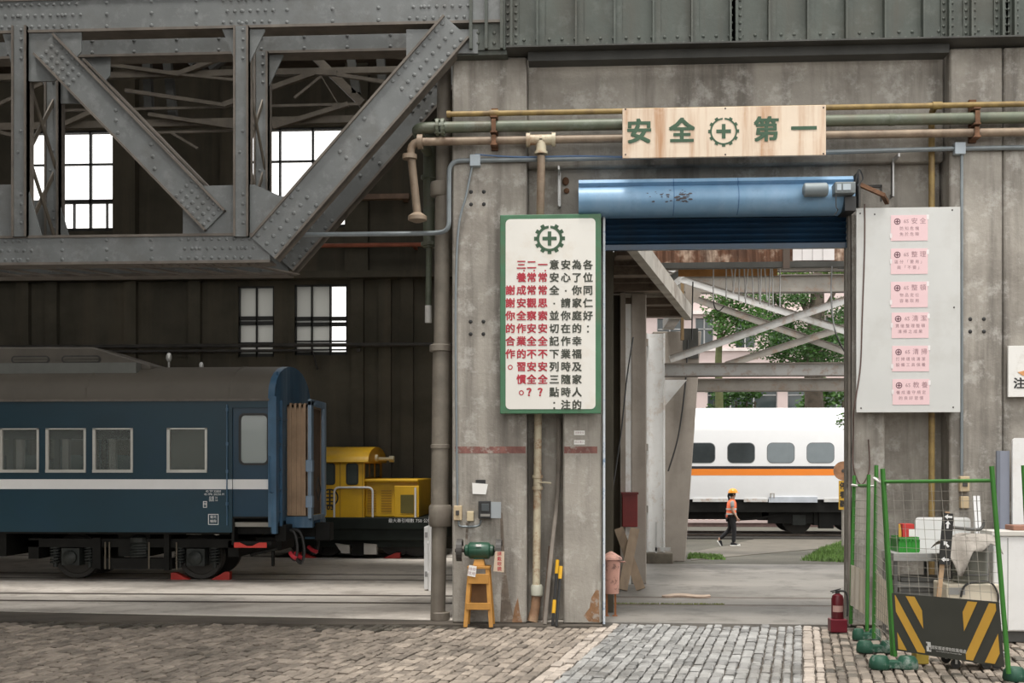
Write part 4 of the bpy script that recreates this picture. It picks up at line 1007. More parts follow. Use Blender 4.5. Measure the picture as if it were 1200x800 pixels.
mb = MB(); x = X(316, YA); mb.tube(elbow([(x, YA + .0, ZA(535)), (x - .0, YA - .06, ZA(535)), (x, YA - .06, ZA(576)), (x + .08, YA - .02, ZA(577))], .03), .012, 6); x = X(266.5, YA); mb.tube([(x, YA - .03, ZA(474)), (x, YA - .03, ZA(615))], .012, 6)
for py in (480, 520, 552, 590): mb.box(x - .02, x + .02, YA - .035, YA, ZA(py) - .03, ZA(py) + .03)
mb.build('grab_rail', end_blue, root)
mb = MB(); mb.box(x0c, dx0 - .0, YA - .003, YA + .01, ZA(573), ZA(561.5)); mb.box(dx0, dx1, YA + .036, YA + .05, ZA(573), ZA(561.5)); mb.box(dx1, xE - .0, YA - .003, YA + .01, ZA(573), ZA(561.5)); mb.build('white_stripe', coach_white, root)
mb = MB()
for s, py, px, sz in (('40 TP 32850', 575.5, 250, .055), ('45 FPK 20250 M', 579, 251, .055), ('自重 35', 583, 250, .05), ('換長 10', 586, 250, .05)): text_mesh(mb, s, sz, (X(px, YA), YA, ZA(py)), depth=.003)
for (p0, p1, q0, q1) in ((238, 242.5, 587, 594.5), (244, 256, 602, 614.5)):
    for a in ((p0, p0 + .7, q0, q1), (p1 - .7, p1, q0, q1), (p0, p1, q0, q0 + .7), (p0, p1, q1 - .7, q1)): mb.box(X(a[0], YA), X(a[1], YA), YA - .003, YA, ZA(a[3]), ZA(a[2]))
text_mesh(mb, '臺北', .06, (X(250, YA), YA, ZA(605.5)), depth=.003); text_mesh(mb, '機廠', .06, (X(250, YA), YA, ZA(610.5)), depth=.003); text_mesh(mb, '檢', .06, (X(240.3, YA), YA, ZA(590.5)), depth=.003)
mb.build('lettering', coach_white, root)
# end wall
mb = MB(); pe = [(YA, zfl)] + [(YM + (y - YM) * 1.0, z) for (y, z) in prof] + [(YA2, zfl)]
mb.prism(pe, xE - .12, xE, 'yz')
for (y0, y1) in ((YA - .02, YA + .12), (YA2 - .1, YA2 + .02)): mb.box(xE - .05, xE + .03, y0, y1, zfl - .12, zev + .05)
for zz in (ZA(600), ZA(574), ZA(550), ZA(520), ZA(490)): mb.box(xE, xE + .03, YA + .1, YM - .6, zz - .02, zz + .02)
mb.box(xE, xE + .05, YA + .35, YA + .42, zfl, zev); mb.build('end_wall', end_blue, root, smooth=True)
ga, gb = YM - .58, YM + .58; gz0, gz1 = Z(360, 604, 22.1), Z(360, 474, 22.1)
mb = MB(); n = 9
for i in range(n):
    xa, xb = xE + .02 + i * .045, xE + .02 + (i + 1) * .045; o = .03 if i % 2 else 0
    mb.box(xa, xb, ga - o, ga + .06 - o, gz0, gz1); mb.box(xa, xb, gb - .06 + o, gb + o, gz0, gz1); mb.box(xa, xb, ga, gb, gz1 - .05, gz1 + o)
mb.build('gangway_bellows', canvas, root)
mb = MB(); x = xE + .43
mb.box(x, x + .07, ga - .08, ga + .1, gz0 - .05, gz1 + .08); mb.box(x, x + .07, gb - .1, gb + .06, gz0 - .05, gz1 + .0); mb.box(x, x + .07, ga - .08, gb + .06, gz1 - .02, gz1 + .1); mb.box(x, x + .06, ga, gb, gz0 - .1, gz0 + .0)
for zz in (ZA(545), ZA(588)): mb.box(x - .03, x + .1, ga - .13, ga + .02, zz - .12, zz + .1)
mb.build('gangway_frame', mat('gangway_blue', (.16, .25, .36), .45, var=.1, streak=((.45, .5, .55), .4, 3)), root, bevel=.01)
mb = MB(); mb.box(x - .05, x - .03, ga, gb, gz0, gz1); mb.build('gangway_curtain', canvas_dark, root)
mb = MB()
for s in (0, 1):
    pts = [(x + .08, ga + .25, ZA(575)), (x + .08, ga + .45, ZA(588)), (x + .08, ga + .65, ZA(575)), (x + .08, ga + .45, ZA(560))]
mb.tube(pts, .014, 6, closed=True); mb.build('hanging_chain', iron, root)
mb = MB(); mb.box(xE, xE + .5, ga + .0, ga + .12, zfl - .05, gz0 - .02); mb.box(xE + .2, xE + .5, gb - .5, gb, zfl - .3, gz0 - .1); mb.build('buffer_beam', end_blue, root)
# roof equipment
sh = [(X(-60, YM), Z(0, 430, YM)), (X(10, YM), Z(10, 411, YM)), (X(128, YM), Z(128, 411, YM)), (X(193, YM), Z(193, 431, YM)), (X(193, YM), ztop - .1), (X(-60, YM), ztop - .1)]
mb = MB(); mb.prism(sh, YM - .75, YM + .75, 'xz'); ac = mb.build('air_conditioner', mat('shroud_brown_grey', (.13, .115, .095), .5, var=.12), root, bevel=.03)
mb = MB(); mb.box(X(-60, YM), X(182, YM), YM - 1.0, YM - .7, ztop - .22, ztop + .02); mb.build('shroud_base', mat('shroud_base', (.17, .175, .16), .5, var=.1), ac)
for px0, px1 in ((13, 58), (72, 118)):
    ys = YM - .765; mb = MB(); ro = round_rect(X(px0, ys), X(px1, ys), Z(60, 425.5, ys), Z(60, 416.5, ys), .07); mb.prism(ro, ys, ys + .02, 'xz'); mb.build('grille', iron, ac)
    mb = MB(); ro = round_rect(X(px0, ys) + .03, X(px1, ys) - .03, Z(60, 425, ys) + .02, Z(60, 417, ys) - .02, .05); mb.prism(ro, ys - .008, ys + .02, 'xz'); mb.build('grille_mesh', mat('grille_mesh', (.13, .12, .10), .6), ac)
for px, py, r in ((198, 418.5, .075), (236, 428.5, .06)):
    zz = Z(px, py, YM - .2); mb = MB(); mb.ball((X(px, YM - .2), YM - .2, zz), r, 10, 1.25, .8, .8); mb.tube([(X(px, YM - .2), YM - .2, ztop - .1), (X(px, YM - .2), YM - .2, zz)], .02, 6); mb.build('roof_lamp', mat('lamp_chrome', (.7, .7, .68), .25, metal=.4), root, smooth=True)
mb = MB(); mb.tube([(X(325, YA + .3), YA + .3, zev + .1), (X(325, YA + .3), YA + .3, zev + .75 * (ztop - zev))], .02, 6); mb.build('ladder', end_blue, root)
# underframe and bogies
mb = MB(); mb.box(x0c, X(268, YA), YA + .1, YA2 - .1, zfl - .14, zfl); mb.box(X(266, YA), xE, YA + .25, YA2 - .25, zfl - .14, zfl); mb.build('underframe', under, root)
mb = MB(); mb.box(X(271, YA), X(318, YA), YA + .02, YA + .4, ZA(607), ZA(605)); mb.box(X(272, YA), X(318, YA), YA + .3, YA + .4, ZA(626), ZA(606)); mb.box(X(272, YA), X(318, YA), YA - .0, YA + .3, ZA(638), ZA(634)); mb.box(X(271, YA), X(274, YA), YA + .02, YA + .3, ZA(638), ZA(606)); mb.build('step_well', under, root)
mb = MB(); q = ZA(642); mb.prism([(X(275, YA), ZA(641)), (X(313, YA), ZA(641)), (X(313, YA), ZA(635)), (X(304, YA), ZA(635)), (X(296, YA), ZA(639)), (X(290, YA), ZA(639)), (X(281, YA), ZA(635)), (X(275, YA), ZA(635))], YA - .04, YA - .012, 'xz'); mb.build('red_bracket', red_paint, root)
def bogie(cx):
    half = 1.19; r = .43; yr0, yr1 = YM - .56, YM + .56
    bg_ = []
    mb = MB(); mb.box(cx - 2.0, cx + 2.0, yr0 - .35, yr0 - .2, .62, .78); mb.box(cx - 2.0, cx + 2.0, yr1 + .2, yr1 + .35, .62, .78); mb.box(cx - .3, cx + .3, yr0 - .3, yr1 + .3, .45, .9)
    mb.box(cx - 2.0, cx - 1.8, yr0 - .35, yr1 + .3, .4, .75); mb.box(cx + 1.8, cx + 2.0, yr0 - .35, yr1 + .3, .45, .75)
    mb.box(cx - .55, cx + .75, yr0 - .38, yr0 - .1, .22, .42); mb.box(cx - .75, cx - .6, yr0 - .4, yr0 - .3, .22, .8); mb.box(cx + .62, cx + .72, yr0 - .45, yr0 - .3, .2, .95)
    B = mb.build('bogie_frame', under, root)
    for s in (-1, 1):
        for yy, sg in ((yr0, -1), (yr1, 1)):
            mb = MB(); mb.lathe([(.1, -.07), (r * .8, -.05), (r * .82, -.06), (r, -.065), (r, .05), (r + .01, .055), (r + .01, .075), (.1, .075)] if sg < 0 else [(.1, -.075), (r + .01, -.075), (r + .01, -.055), (r, -.05), (r, .065), (r * .82, .06), (.1, .07)], (cx + s * half, yy, r + .018), 'y', 32); mb.build('wheel', wheel_steel, B, smooth=True)
        mb = MB(); mb.tube([(cx + s * half, yr0, r), (cx + s * half, yr1, r)], .08, 10); mb.build('axle', under, B)
        mb = MB(); mb.box(cx + s * half - .17, cx + s * half + .17, yr0 - .36, yr0 - .1, r - .15, r + .17); mb.lathe([(.13, 0), (.13, -.06), (.07, -.1), (.02, -.11)], (cx + s * half, yr0 - .36, r), 'y', 16); mb.build('axle_box', under_hi, B, smooth=True)
        for d in (-.33, .33):
            mb = MB(); pts = []
            for k in range(61): a = k * math.pi / 5; pts.append((cx + s * half + d + .085 * math.cos(a), yr0 - .26 + .085 * math.sin(a), .3 + .32 * k / 60))
            mb.tube(pts, .018, 5); mb.tube([(cx + s * half + d, yr0 - .26, .24), (cx + s * half + d, yr0 - .26, .64)], .04, 8); mb.build('coil_spring', under_hi, B)
    for d in (.1,):
        mb = MB(); pts = []
        for k in range(73): a = k * math.pi / 6; pts.append((cx + d + .16 * math.cos(a), yr0 - .3 + .1 * math.sin(a), .42 + .3 * k / 72))
        mb.tube(pts, .026, 6); mb.lathe([(.14, .7), (.17, .72), (.17, .8), (.1, .84)], (cx + d, yr0 - .3, 0), 'z', 14); mb.build('bolster_spring', under_hi, B)
    mb = MB()
    for d in (-.5, -.42, .33, .85): mb.tube([(cx + d, yr0 - .42, .22), (cx + d, yr0 - .42, .72)], .014, 6)
    mb.build('hanger_rod', mat('greasy_steel', (.16, .14, .11), .4, metal=.4), B)
xbog = (X(84, 22.0) + X(238, 22.0)) / 2
bogie(xbog); bogie(xbog - 12.0)
mb = MB(); mb.box(X(212, YA), X(229, YA), YA + .3, YA + .5, ZA(627), ZA(624)); mb.ball((X(248, YA), YA + .3, ZA(626)), .06, 8, .5, 1, 1); mb.build('pale_fitting', mat('pale_fitting', (.5, .5, .46), .5, var=.1), root)
mb = MB(); mb.box(X(-60, YA), X(-5, YA), YA + .4, YA2 - .4, .45, .9); mb.lathe([(.2, -.7), (.22, -.66), (.22, .66), (.2, .7)], (X(20, YA), YM + .3, .72), 'x', 16); mb.build('battery_box', under, root)
# coupler, hoses, taps
mb = MB(); zc_ = .88; mb.box(xE - .3, xE + .55, YM - .1, YM + .1, zc_ - .1, zc_ + .1); mb.box(xE + .45, xE + .75, YM - .17, YM + .17, zc_ - .17, zc_ + .17); mb.box(xE - .1, xE + .12, YA + .35, YA2 - .35, .75, 1.05); mb.box(xE - .6, xE - .1, YM - .5, YM + .5, .55, .8); mb.bar((xE - .55, YA + .35, .5), (xE - .05, YA + .35, .62), .05, .06); mb.box(X(311, YA), X(314, YA), YA + .4, YA + .5, .28, .6); mb.build('coupler', under, root, bevel=.02)
for k, (yy, dxx, zz) in enumerate(((YM - .75, .22, .52), (YM - .6, .3, .45), (YM - .45, .26, .5), (YM + .5, .32, .55), (YM + .65, .28, .6))):
    mb = MB(); mb.tube(smoothpath([(xE + .02, yy, .95), (xE + dxx * .9, yy - .02, .9), (xE + dxx * 1.2, yy - .03, zz + .1), (xE + dxx, yy - .03, zz - .13), (xE + dxx * .6, yy, zz - .05)], 7), .026, 8); h_ = mb.build('air_hose', cable_black, root, smooth=True)
    if k in (0, 2, 3):
        mb = MB(); mb.tube([(xE + dxx * .55, yy, zz + .0), (xE + dxx * .8, yy - .05, zz - .06), (xE + dxx * 1.15, yy - .06, zz - .1)], .04, 8); mb.build('red_hose_tap', mat('pinkish_red', (.65, .04, .06), .45), h_, smooth=True)
# wheel chocks
def chock(name, x, y, s, label, L=.32, H=.13, wd=.16, m=None):
    mb = MB(); mb.prism([(x, 0), (x + s * L, 0), (x + s * L, H), (x + s * L * .75, H)], y - wd / 2, y + wd / 2, 'xz')
    return tag(mb.build(name, m or red_paint), label, 'wheel chock', 'red wheel chocks')
xw = xbog + 1.19
chock('wheel_chock', xw + .2, YM - .58, 1, 'red wheel chock on the coach-end side of the coach wheel', .36, .15)
chock('wheel_chock', xw - .2, YM - .58, -1, 'red wheel chock on the window side of the coach wheel near the hall mouth', .36, .13)

# ------------------------------------------------------------------ yellow shunting locomotive
YL, YL2 = 27.2, 29.6; YLM = (YL + YL2) / 2
def XL(px): return X(px, YL)
def ZL(py): return Z(450, py, YL)
loco_y = mat('locomotive_yellow', (.66, .385, .012), .4, var=.07, scale=2, streak=((.4, .22, .02), .3, 3))
loco_d = mat('locomotive_louvre', (.42, .23, .012), .5, var=.1)
root = thing('shunting_locomotive', (XL(430), YLM, 0), 'yellow shunting locomotive with a black underframe and white handrails at the rear wall', 'locomotive')
zd = ZL(606); xh = XL(490); xc = XL(427); xk = XL(300)
mb = MB(); mb.box(xc, xh, YL + .1, YL2 - .1, zd, ZL(562)); mb.box(xc, xh + .0, YL + .0, YL2 - .0, ZL(565), ZL(561)); mb.build('hood', loco_y, root, bevel=.03)
mb = MB(); mb.box(XL(462), xh + .02, YL, YL + .1, zd, ZL(569)); mb.build('hood_side_box', loco_y, root, bevel=.015)
mb = MB(); mb.box(XL(469.5), XL(485), YL - .012, YL, ZL(601), ZL(579.5)); mb.build('radiator_grille', mat('olive_grille', (.12, .10, .02), .7, var=.1), root)
mb = MB()
for i in range(9):
    zz = ZL(575 + i * 3); mb.box(XL(430), XL(440), YL + .085, YL + .1, zz - .012, zz + .012); mb.box(XL(446), XL(458), YL + .085, YL + .1, zz - .012, zz + .012)
mb.build('louvre', loco_d, root)
# cab
zr = ZL(541); rt = Z(440, 525, YLM)
pr = [(YL, zd), (YL, zr)] + [(YLM + math.cos(R(a)) * 1.2, zr + (rt - zr) * math.sin(R(a))) for a in range(165, 10, -15)] + [(YL2, zr), (YL2, zd)]
mb = MB()
mb.prism(pr, xk, xc, 'yz'); cab = mb.build('cab', loco_y, root, smooth=True)
prf = [(YL - .06, zr - .02)] + [(YLM + math.cos(R(a)) * 1.28, zr + .0 + (rt - zr + .03) * math.sin(R(a))) for a in range(180, -1, -12)] + [(YL2 + .06, zr - .02)]
mb = MB(); mb.prism(prf, xk, xc + .1, 'yz'); mb.build('roof', loco_y, root, smooth=True)
lglass = mat('loco_window_glass', (.07, .085, .08), .08, spec=.8, var=.1)
for px0, px1 in ((378, 393), (405.5, 420)):
    mb = MB(); mb.prism(round_rect(XL(px0), XL(px1), ZL(568), ZL(542.5), .07), YL - .012, YL, 'xz'); f = mb.build('window_seal', black_paint, cab)
    mb = MB(); mb.prism(round_rect(XL(px0) + .04, XL(px1) - .04, ZL(567), ZL(543.5), .05), YL - .018, YL - .01, 'xz'); mb.build('window_pane', lglass, f)
for (ya, yb) in ((YL + .1, YL + .55), (YL + .7, YL + 1.2), (YL + 1.45, YL + 2.0)):
    mb = MB(); mb.box(xc, xc + .012, ya, yb, ZL(560), ZL(543)); f = mb.build('window_seal', black_paint, cab); mb = MB(); mb.box(xc + .01, xc + .016, ya + .05, yb - .05, ZL(559), ZL(544)); mb.build('window_pane', lglass, f)
mb = MB()
for px in (398.5, 425): mb.box(XL(px) - .012, XL(px) + .012, YL - .01, YL, zd, zr)
mb.build('door_seam', loco_d, cab)
mb = MB(); mb.tube([(xc, YL + .9, ZL(536)), (xc + .16, YL + .9, ZL(536))], .08, 10); mb.tube([(xc + .05, YL + 1.3, ZL(537)), (xc + .4, YL + 1.5, ZL(537))], .04, 8); mb.tube([(xc + .3, YL + 1.7, ZL(537)), (xc + .42, YL + 1.7, ZL(537))], .08, 10); mb.build('headlamp', mat('lamp_glass', (.6, .55, .4), .3), cab)
mb = MB(); ez = ZL(583); ex = XL(386.5)
disc_ring(mb, (ex, YL, ez), .17, .205, (1, 0, 0), (0, 0, 1), .004); quad(mb, (ex, YL, ez), .04, .34, (1, 0, 0), (0, 0, 1), .005); quad(mb, (ex, YL, ez), .26, .035, (1, 0, 0), (0, 0, 1), .006)
for s in (-1, 1): quad(mb, (ex, YL, ez + s * .09), .2, .03, (1, 0, 0), (0, 0, 1), .006, s * .0); quad(mb, (ex + .1, YL, ez + s * .05), .03, .09, (1, 0, 0), (0, 0, 1), .006); quad(mb, (ex - .1, YL, ez + s * .05), .03, .09, (1, 0, 0), (0, 0, 1), .006)
mb.build('railway_emblem', black_paint, cab)
mb = MB(); bold_text(mb, '103', .17, (XL(385), YL, ZL(594.5)), .006, .005); mb.build('number', black_paint, cab)
# frame
mb = MB(); mb.box(xk, xh + .45, YL - .05, YL2 + .05, ZL(620), zd); mb.box(xk, xh + .35, YL + .25, YL2 - .25, ZL(642), ZL(620)); mb.box(xh + .35, xh + .5, YL - .05, YL2 + .05, ZL(634), zd)
mb.box(xk, xh + .4, YL - .0, YL + .25, ZL(633), ZL(618))
mb.build('underframe', mat('loco_underframe', (.010, .014, .011), .5, var=.3, scale=3, spec=.25), root, bevel=.02)
mb = MB(); text_mesh(mb, '最大牽引噸數 750 公噸', .1, (XL(481), YL - .05, ZL(610)), depth=.004); mb.build('lettering', coach_white, root)
for px in (352, 378, 460, 484):
    mb = MB(); mb.lathe([(.1, -.06), (.38, -.05), (.42, -.05), (.42, .08), (.1, .08)], (XL(px), YL + .6, .448), 'y', 28); mb.lathe([(.1, -.06), (.42, -.05), (.42, .08), (.1, .08)], (XL(px), YL + 1.75, .448), 'y', 28); mb.build('wheel', wheel_steel, root, smooth=True)
mb = MB(); mb.prism([(XL(391), ZL(637)), (XL(408), ZL(639)), (XL(408), ZL(649)), (XL(399), ZL(649))], YL + .15, YL + .3, 'xz'); mb.prism([(XL(425), ZL(637)), (XL(440), ZL(638)), (XL(440), ZL(650)), (XL(425), ZL(650))], YL + .15, YL + .3, 'xz'); mb.build('sandbox', mat('pale_sandbox', (.5, .48, .45), .6, var=.1), root)
mb = MB(); mb.tube([(XL(395), YL + .22, ZL(650)), (XL(442), YL + .22, ZL(650))], .02, 6); mb.tube([(XL(375), YL + .3, ZL(636)), (XL(375), YL + .3, ZL(650))], .03, 6); mb.box(XL(410), XL(424), YL + .2, YL + .4, ZL(652), ZL(636)); mb.build('brake_gear', under, root)
for (a, b, c) in ((392, 437, 571), (487, 530, 571)):
    mb = MB(); mb.tube(elbow([(XL(a), YL - .03, zd), (XL(a), YL - .03, ZL(c)), (XL(b), YL - .03, ZL(c)), (XL(b), YL - .03, zd)] if a < 450 else [(XL(a), YL - .03, zd), (XL(a), YL - .03, ZL(c))], .12), .024, 8); mb.build('handrail', coach_white, root, smooth=True)
chock('wheel_chock', XL(446), YL + .4, 1, 'red wheel chock under the front wheel of the yellow locomotive', .4, .13)
chock('wheel_chock', XL(366), YL + .4, -1, 'red wheel chock under the yellow locomotive, behind the coach hoses', .4, .13)
# white gate leaf standing edge-on beside the downpipe
p = G(500, 692); t = thing('steel_gate', p, 'white steel gate leaf standing edge-on between the locomotive and the brown downpipe', 'gate')
mb = MB(); mb.box(p.x - .045, p.x + .03, p.y, p.y + 1.6, .02, Z(500, 617, p.y)); mb.build('leaf', coach_white, t, bevel=.008)
mb = MB(); mb.box(p.x + .045, p.x + .095, p.y - .1, p.y - .04, 0, Z(500, 604, p.y)); mb.box(p.x + .02, p.x + .06, p.y - .1, p.y, .3, .34); mb.box(p.x + .02, p.x + .06, p.y - .1, p.y, .8, .84); mb.build('post', coach_white, t, bevel=.008)
mb = MB()
for zz in (.33, 1.0): mb.box(p.x - .03, p.x + .015, p.y - .01, p.y, zz - .09, zz + .0)
mb.build('latch_plate', mat('latch_grey', (.3, .3, .3), .5), t)
# rails let into the floor, with their flangeways
railm = mat('worn_rail', (.16, .13, .11), .4, metal=.5, var=.2)
for k, yy in enumerate((18.35, 19.42, YM - .535, YM + .535, YLM - .535, YLM + .535)):
    mb = MB(); xr = 9.5 if k < 2 else XR - .1; mb.box(-23, xr, yy - .035, yy + .035, -.02, .002); r_ = mb.build('rail_head', railm)
    tag(r_, ['rail in the floor by the setts, running through the doorway', 'second rail from the setts, running through the doorway', 'rail under the near wheels of the blue coach', 'rail under the far wheels of the blue coach', 'rail under the near wheels of the yellow locomotive', 'rail under the far wheels of the yellow locomotive'][k], 'rail', 'rails let into the floor')
    r_.name = 'rail'
    mb = MB(); mb.box(-23, xr, yy + .035, yy + (.15 if k < 2 else .1), -.02, .003); g = mb.build('flangeway', dirt); g.parent = r_; g.location = (g.location - r_.location); 
# pipes along the rear wall
for k, (py, r_) in enumerate(((405, .05), (411, .035))):
    yy = YB - .25 - r_; z = Z(250, py, yy); mb = MB(); mb.tube([(-23.5, yy, z), (X(366, yy), yy, z), (X(372, yy), yy, z - .5)] if k else [(-23.5, yy, z), (XR, yy, z)], r_, 8)
    for px in (63, 155, 230, 420): mb.box(X(px, yy) - .04, X(px, yy) + .04, yy, YB - .183, z - .04, z + .04)
    tag(mb.build('pipe', iron, smooth=True), ('thicker' if k == 0 else 'thinner') + ' dark pipe along the rear wall just above the coach roof', 'pipe')
# roof bracing of the rear hall
root = thing('roof_bracing', (X(240, 24), 24, 11), 'tan steel tie rods and struts crossing under the dark roof of the rear hall', 'roof bracing')
def rod(pa, Ya, pb, Yb_, w=.06, m=None, nm='tie_rod'):
    mb = MB(); mb.bar(W(pa[0], pa[1], Ya), W(pb[0], pb[1], Yb_), w, w); mb.build(nm, m or rod_tan, root)
for a, b, w in (((-40, 60), (480, 50), .16), ((-40, 92), (470, 82), .12), ((-40, 150), (420, 140), .14), ((60, 130), (420, 122), .05), ((130, 157), (280, 153), .05)):
    rod(a, 23.5, b, 23.5, w, rod_tan if w < .15 else steel_grey, 'purlin')
for a, b, w in (((130, 76), (208, 87), .07), ((208, 87), (280, 60), .09), ((208, 87), (300, 96), .05), ((147, 106), (262, 123), .07), ((262, 123), (370, 85), .10), ((370, 85), (395, 86), .1), ((386, 86), (455, 97), .07), ((174, 134), (282, 150), .07), ((385, 54), (475, 68), .07), ((0, 122), (50, 98), .07), ((68, 149), (108, 131), .09), ((320, 149), (408, 122), .09), ((345, 115), (376, 90), .05), ((200, 155), (232, 174), .05), ((20, 160), (-20, 150), .07), ((372, 82), (400, 128), .02)):
    rod(a, 23.3, b, 23.3, w)
for a, b in (((362, 60), (425, 122)), ((195, 60), (204, 145)), ((172, 60), (175, 130)), ((410, 60), (418, 110)), ((445, 52), (448, 95)), ((235, 62), (222, 76)), ((270, 62), (245, 80)), ((225, 62), (240, 78))):
    rod(a, 23.9, b, 23.9, .16, steel_dark if a[0] != 362 else rod_tan, 'strut')
Yl = 22.6; c = W(347, 66, Yl); t = thing('ceiling_lamp', c, 'white dish lamp hanging under the dark hall roof between the truss posts', 'lamp')
mb = MB(); mb.lathe([(.03, .14), (.1, .12), (.2, .05), (.21, 0), (.19, 0), (.02, .08)], c, 'z', 20); mb.build('shade', mat('white_enamel', (.75, .74, .68), .35), t, smooth=True)
mb = MB(); mb.tube([c + Vector((0, 0, .1)), (c.x, c.y, 12.6)], .02, 6); mb.build('stem', iron, t)

# ------------------------------------------------------------------ outside: canopy, columns, beams
soffit = mat('stained_soffit', (.17, .13, .10), .85, var=.2, scale=1.2, stretch=(.3, 1.5, 1), stain=((.06, .045, .035), .8, .8), grime=((.26, .21, .16), .5, 2))
beam_pale = mat('pale_stained_beam', (.46, .43, .38), .7, var=.12, scale=1.5, stain=((.16, .11, .08), .7, 1.3))
steel_pale = mat('pale_grey_steel', (.60, .605, .60), .5, var=.06, scale=2, stain=((.30, .27, .23), .4, 1.5), grime=((.34, .16, .07), .55, 2.5))
steel_white = mat('white_painted_steel', (.84, .845, .84), .5, var=.05, scale=2, grime=((.45, .3, .18), .35, 2.5))
steel_mid = mat('grey_brown_steel', (.30, .28, .25), .6, var=.15, scale=2, grime=((.25, .13, .07), .5, 3))
pier_conc = mat('outdoor_pier_concrete', (.36, .32, .28), .85, var=.1, scale=1.2, stain=((.22, .19, .16), .5, 1), streak=((.2, .17, .14), .4, 2), bump=.2)
ZC = 5.25; xw0 = XR + .36
root = thing('canopy', (xw0, 20, ZC), 'low stained concrete canopy with a pale edge beam, outside the doorway jamb', 'canopy')
pn, pf = (X(733, 17.2), 17.2), (X(803, 25.6), 25.6)
mb = MB(); mb.prism([(xw0, 17.2), pn, pf, (xw0, 25.6)], ZC + .2, ZC + .4, 'xy'); mb.build('slab', soffit, root)
mb = MB(); mb.bar((pn[0] + .07, pn[1], ZC + .14), (pf[0] + .07, pf[1], ZC + .14), .15, .3); mb.build('edge_beam', beam_pale, root)
for i in range(5):
    y = 17.9 + i * 1.8; f = (y - 17.2) / 8.4; mb = MB(); mb.box(xw0, pn[0] + (pf[0] - pn[0]) * f, y, y + .3, ZC + .02, ZC + .2); mb.build('cross_beam', soffit, root)
for i in range(9):
    y = 17.6 + i * .9; f = (y - 17.2) / 8.4; mb = MB(); mb.box(xw0, pn[0] + (pf[0] - pn[0]) * f, y, y + .05, ZC + .12, ZC + .2); mb.build('cross_beam', beam_pale if i % 3 == 0 else soffit, root)
# first column: pale post in front of a concrete pier
Y1 = 21.7
t = thing('column', (X(746, Y1), Y1, 0), 'concrete pier with a pale strip along its edge, carrying the dark red box outside the doorway', 'column')
mb = MB(); mb.box(X(740, Y1), X(757.5, Y1), Y1, Y1 + .6, 0, ZC); mb.build('pier', pier_conc, t, bevel=.02)
mb = MB(); mb.box(X(727, Y1 - .1), X(733, Y1 - .1), Y1 - .12, Y1 + .25, 0, ZC); mb.build('post', pier_conc, t); 
mb = MB(); mb.box(X(733.2, Y1 - .1), X(739.5, Y1 - .1), Y1 - .1, Y1 + .2, 0, ZC - .2); mb.build('pale_strip', steel_white, t)
t = thing('red_box', (X(738, 21.4), 21.4, Z(738, 619, 21.4)), 'dark red metal box mounted on the pier, above the crossed planks', 'box')
mb = MB(); mb.box(X(729, 21.4), X(747, 21.4), 21.3, Y1 - .13, Z(738, 617, 21.4), Z(738, 578, 21.4)); mb.build('case', mat('dark_red_box', (.19, .02, .018), .5, var=.15), t, bevel=.012)
mb = MB(); mb.box(X(728, 21.4), X(748, 21.4), 21.27, Y1 - .13, Z(738, 579, 21.4), Z(738, 576.5, 21.4)); mb.build('lid', mat('dark_red_lid', (.15, .02, .018), .5), t)
wood = mat('weathered_plank', (.32, .24, .17), .85, var=.2, scale=5, stretch=(1, 1, .2))
for k, (a, b) in enumerate((((725, 619), (745, 679)), ((744, 619), (727, 684)))):
    ya = 21.0 - .12 * k; A = W(a[0], a[1], ya); B = G(b[0], b[1]); mb = MB(); mb.bar(A, (B.x, ya - .45, .02), .16, .04, (0, 1, 0))
    tag(mb.build('plank', wood), 'weathered plank leaning under the dark red box, crossing ' + ('behind' if k == 0 else 'in front of') + ' its twin', 'plank', 'crossed planks')
# white steel column with a bracket
Y2 = 26.9
t = thing('column', (X(768, Y2), Y2, 0), 'white steel column with a triangular bracket under the pale cross beam', 'column')
mb = MB(); mb.box(X(757.5, Y2), X(779, Y2), Y2, Y2 + .03, .2, 5.1); mb.box(X(757.5, Y2), X(759.5, Y2), Y2 - .12, Y2 + .35, .2, 5.1); mb.box(X(777, Y2), X(779, Y2), Y2 - .12, Y2 + .35, .2, 5.1); mb.build('shaft', steel_white, t)
mb = MB(); mb.prism([(X(779, Y2), Z(780, 445, Y2)), (X(805, Y2), Z(780, 445, Y2)), (X(779, Y2), Z(780, 476, Y2))], Y2 + .0, Y2 + .05, 'xz'); mb.build('bracket', steel_white, t)
mb = MB(); mb.box(X(757, Y2 - .3), X(789, Y2 - .3), Y2 - .35, Y2 + .6, -.1, .22); mb.build('plinth', mat('mossy_plinth', (.16, .14, .11), .9, var=.25, scale=3), t, bevel=.03)
mb = MB()
for py in (398, 520, 592): mb.box(X(756, Y2), X(759, Y2), Y2 - .2, Y2 - .12, Z(757, py + 8, Y2), Z(757, py, Y2))
mb.build('hinge', steel_mid, t)
mb = MB(); mb.box(X(767, Y2), X(785, Y2), Y2 - .3, Y2 - .27, .25, .34); mb.box(X(767, Y2), X(769, Y2), Y2 - .3, Y2 - .27, .22, .9); mb.build('channel', steel_pale, t)
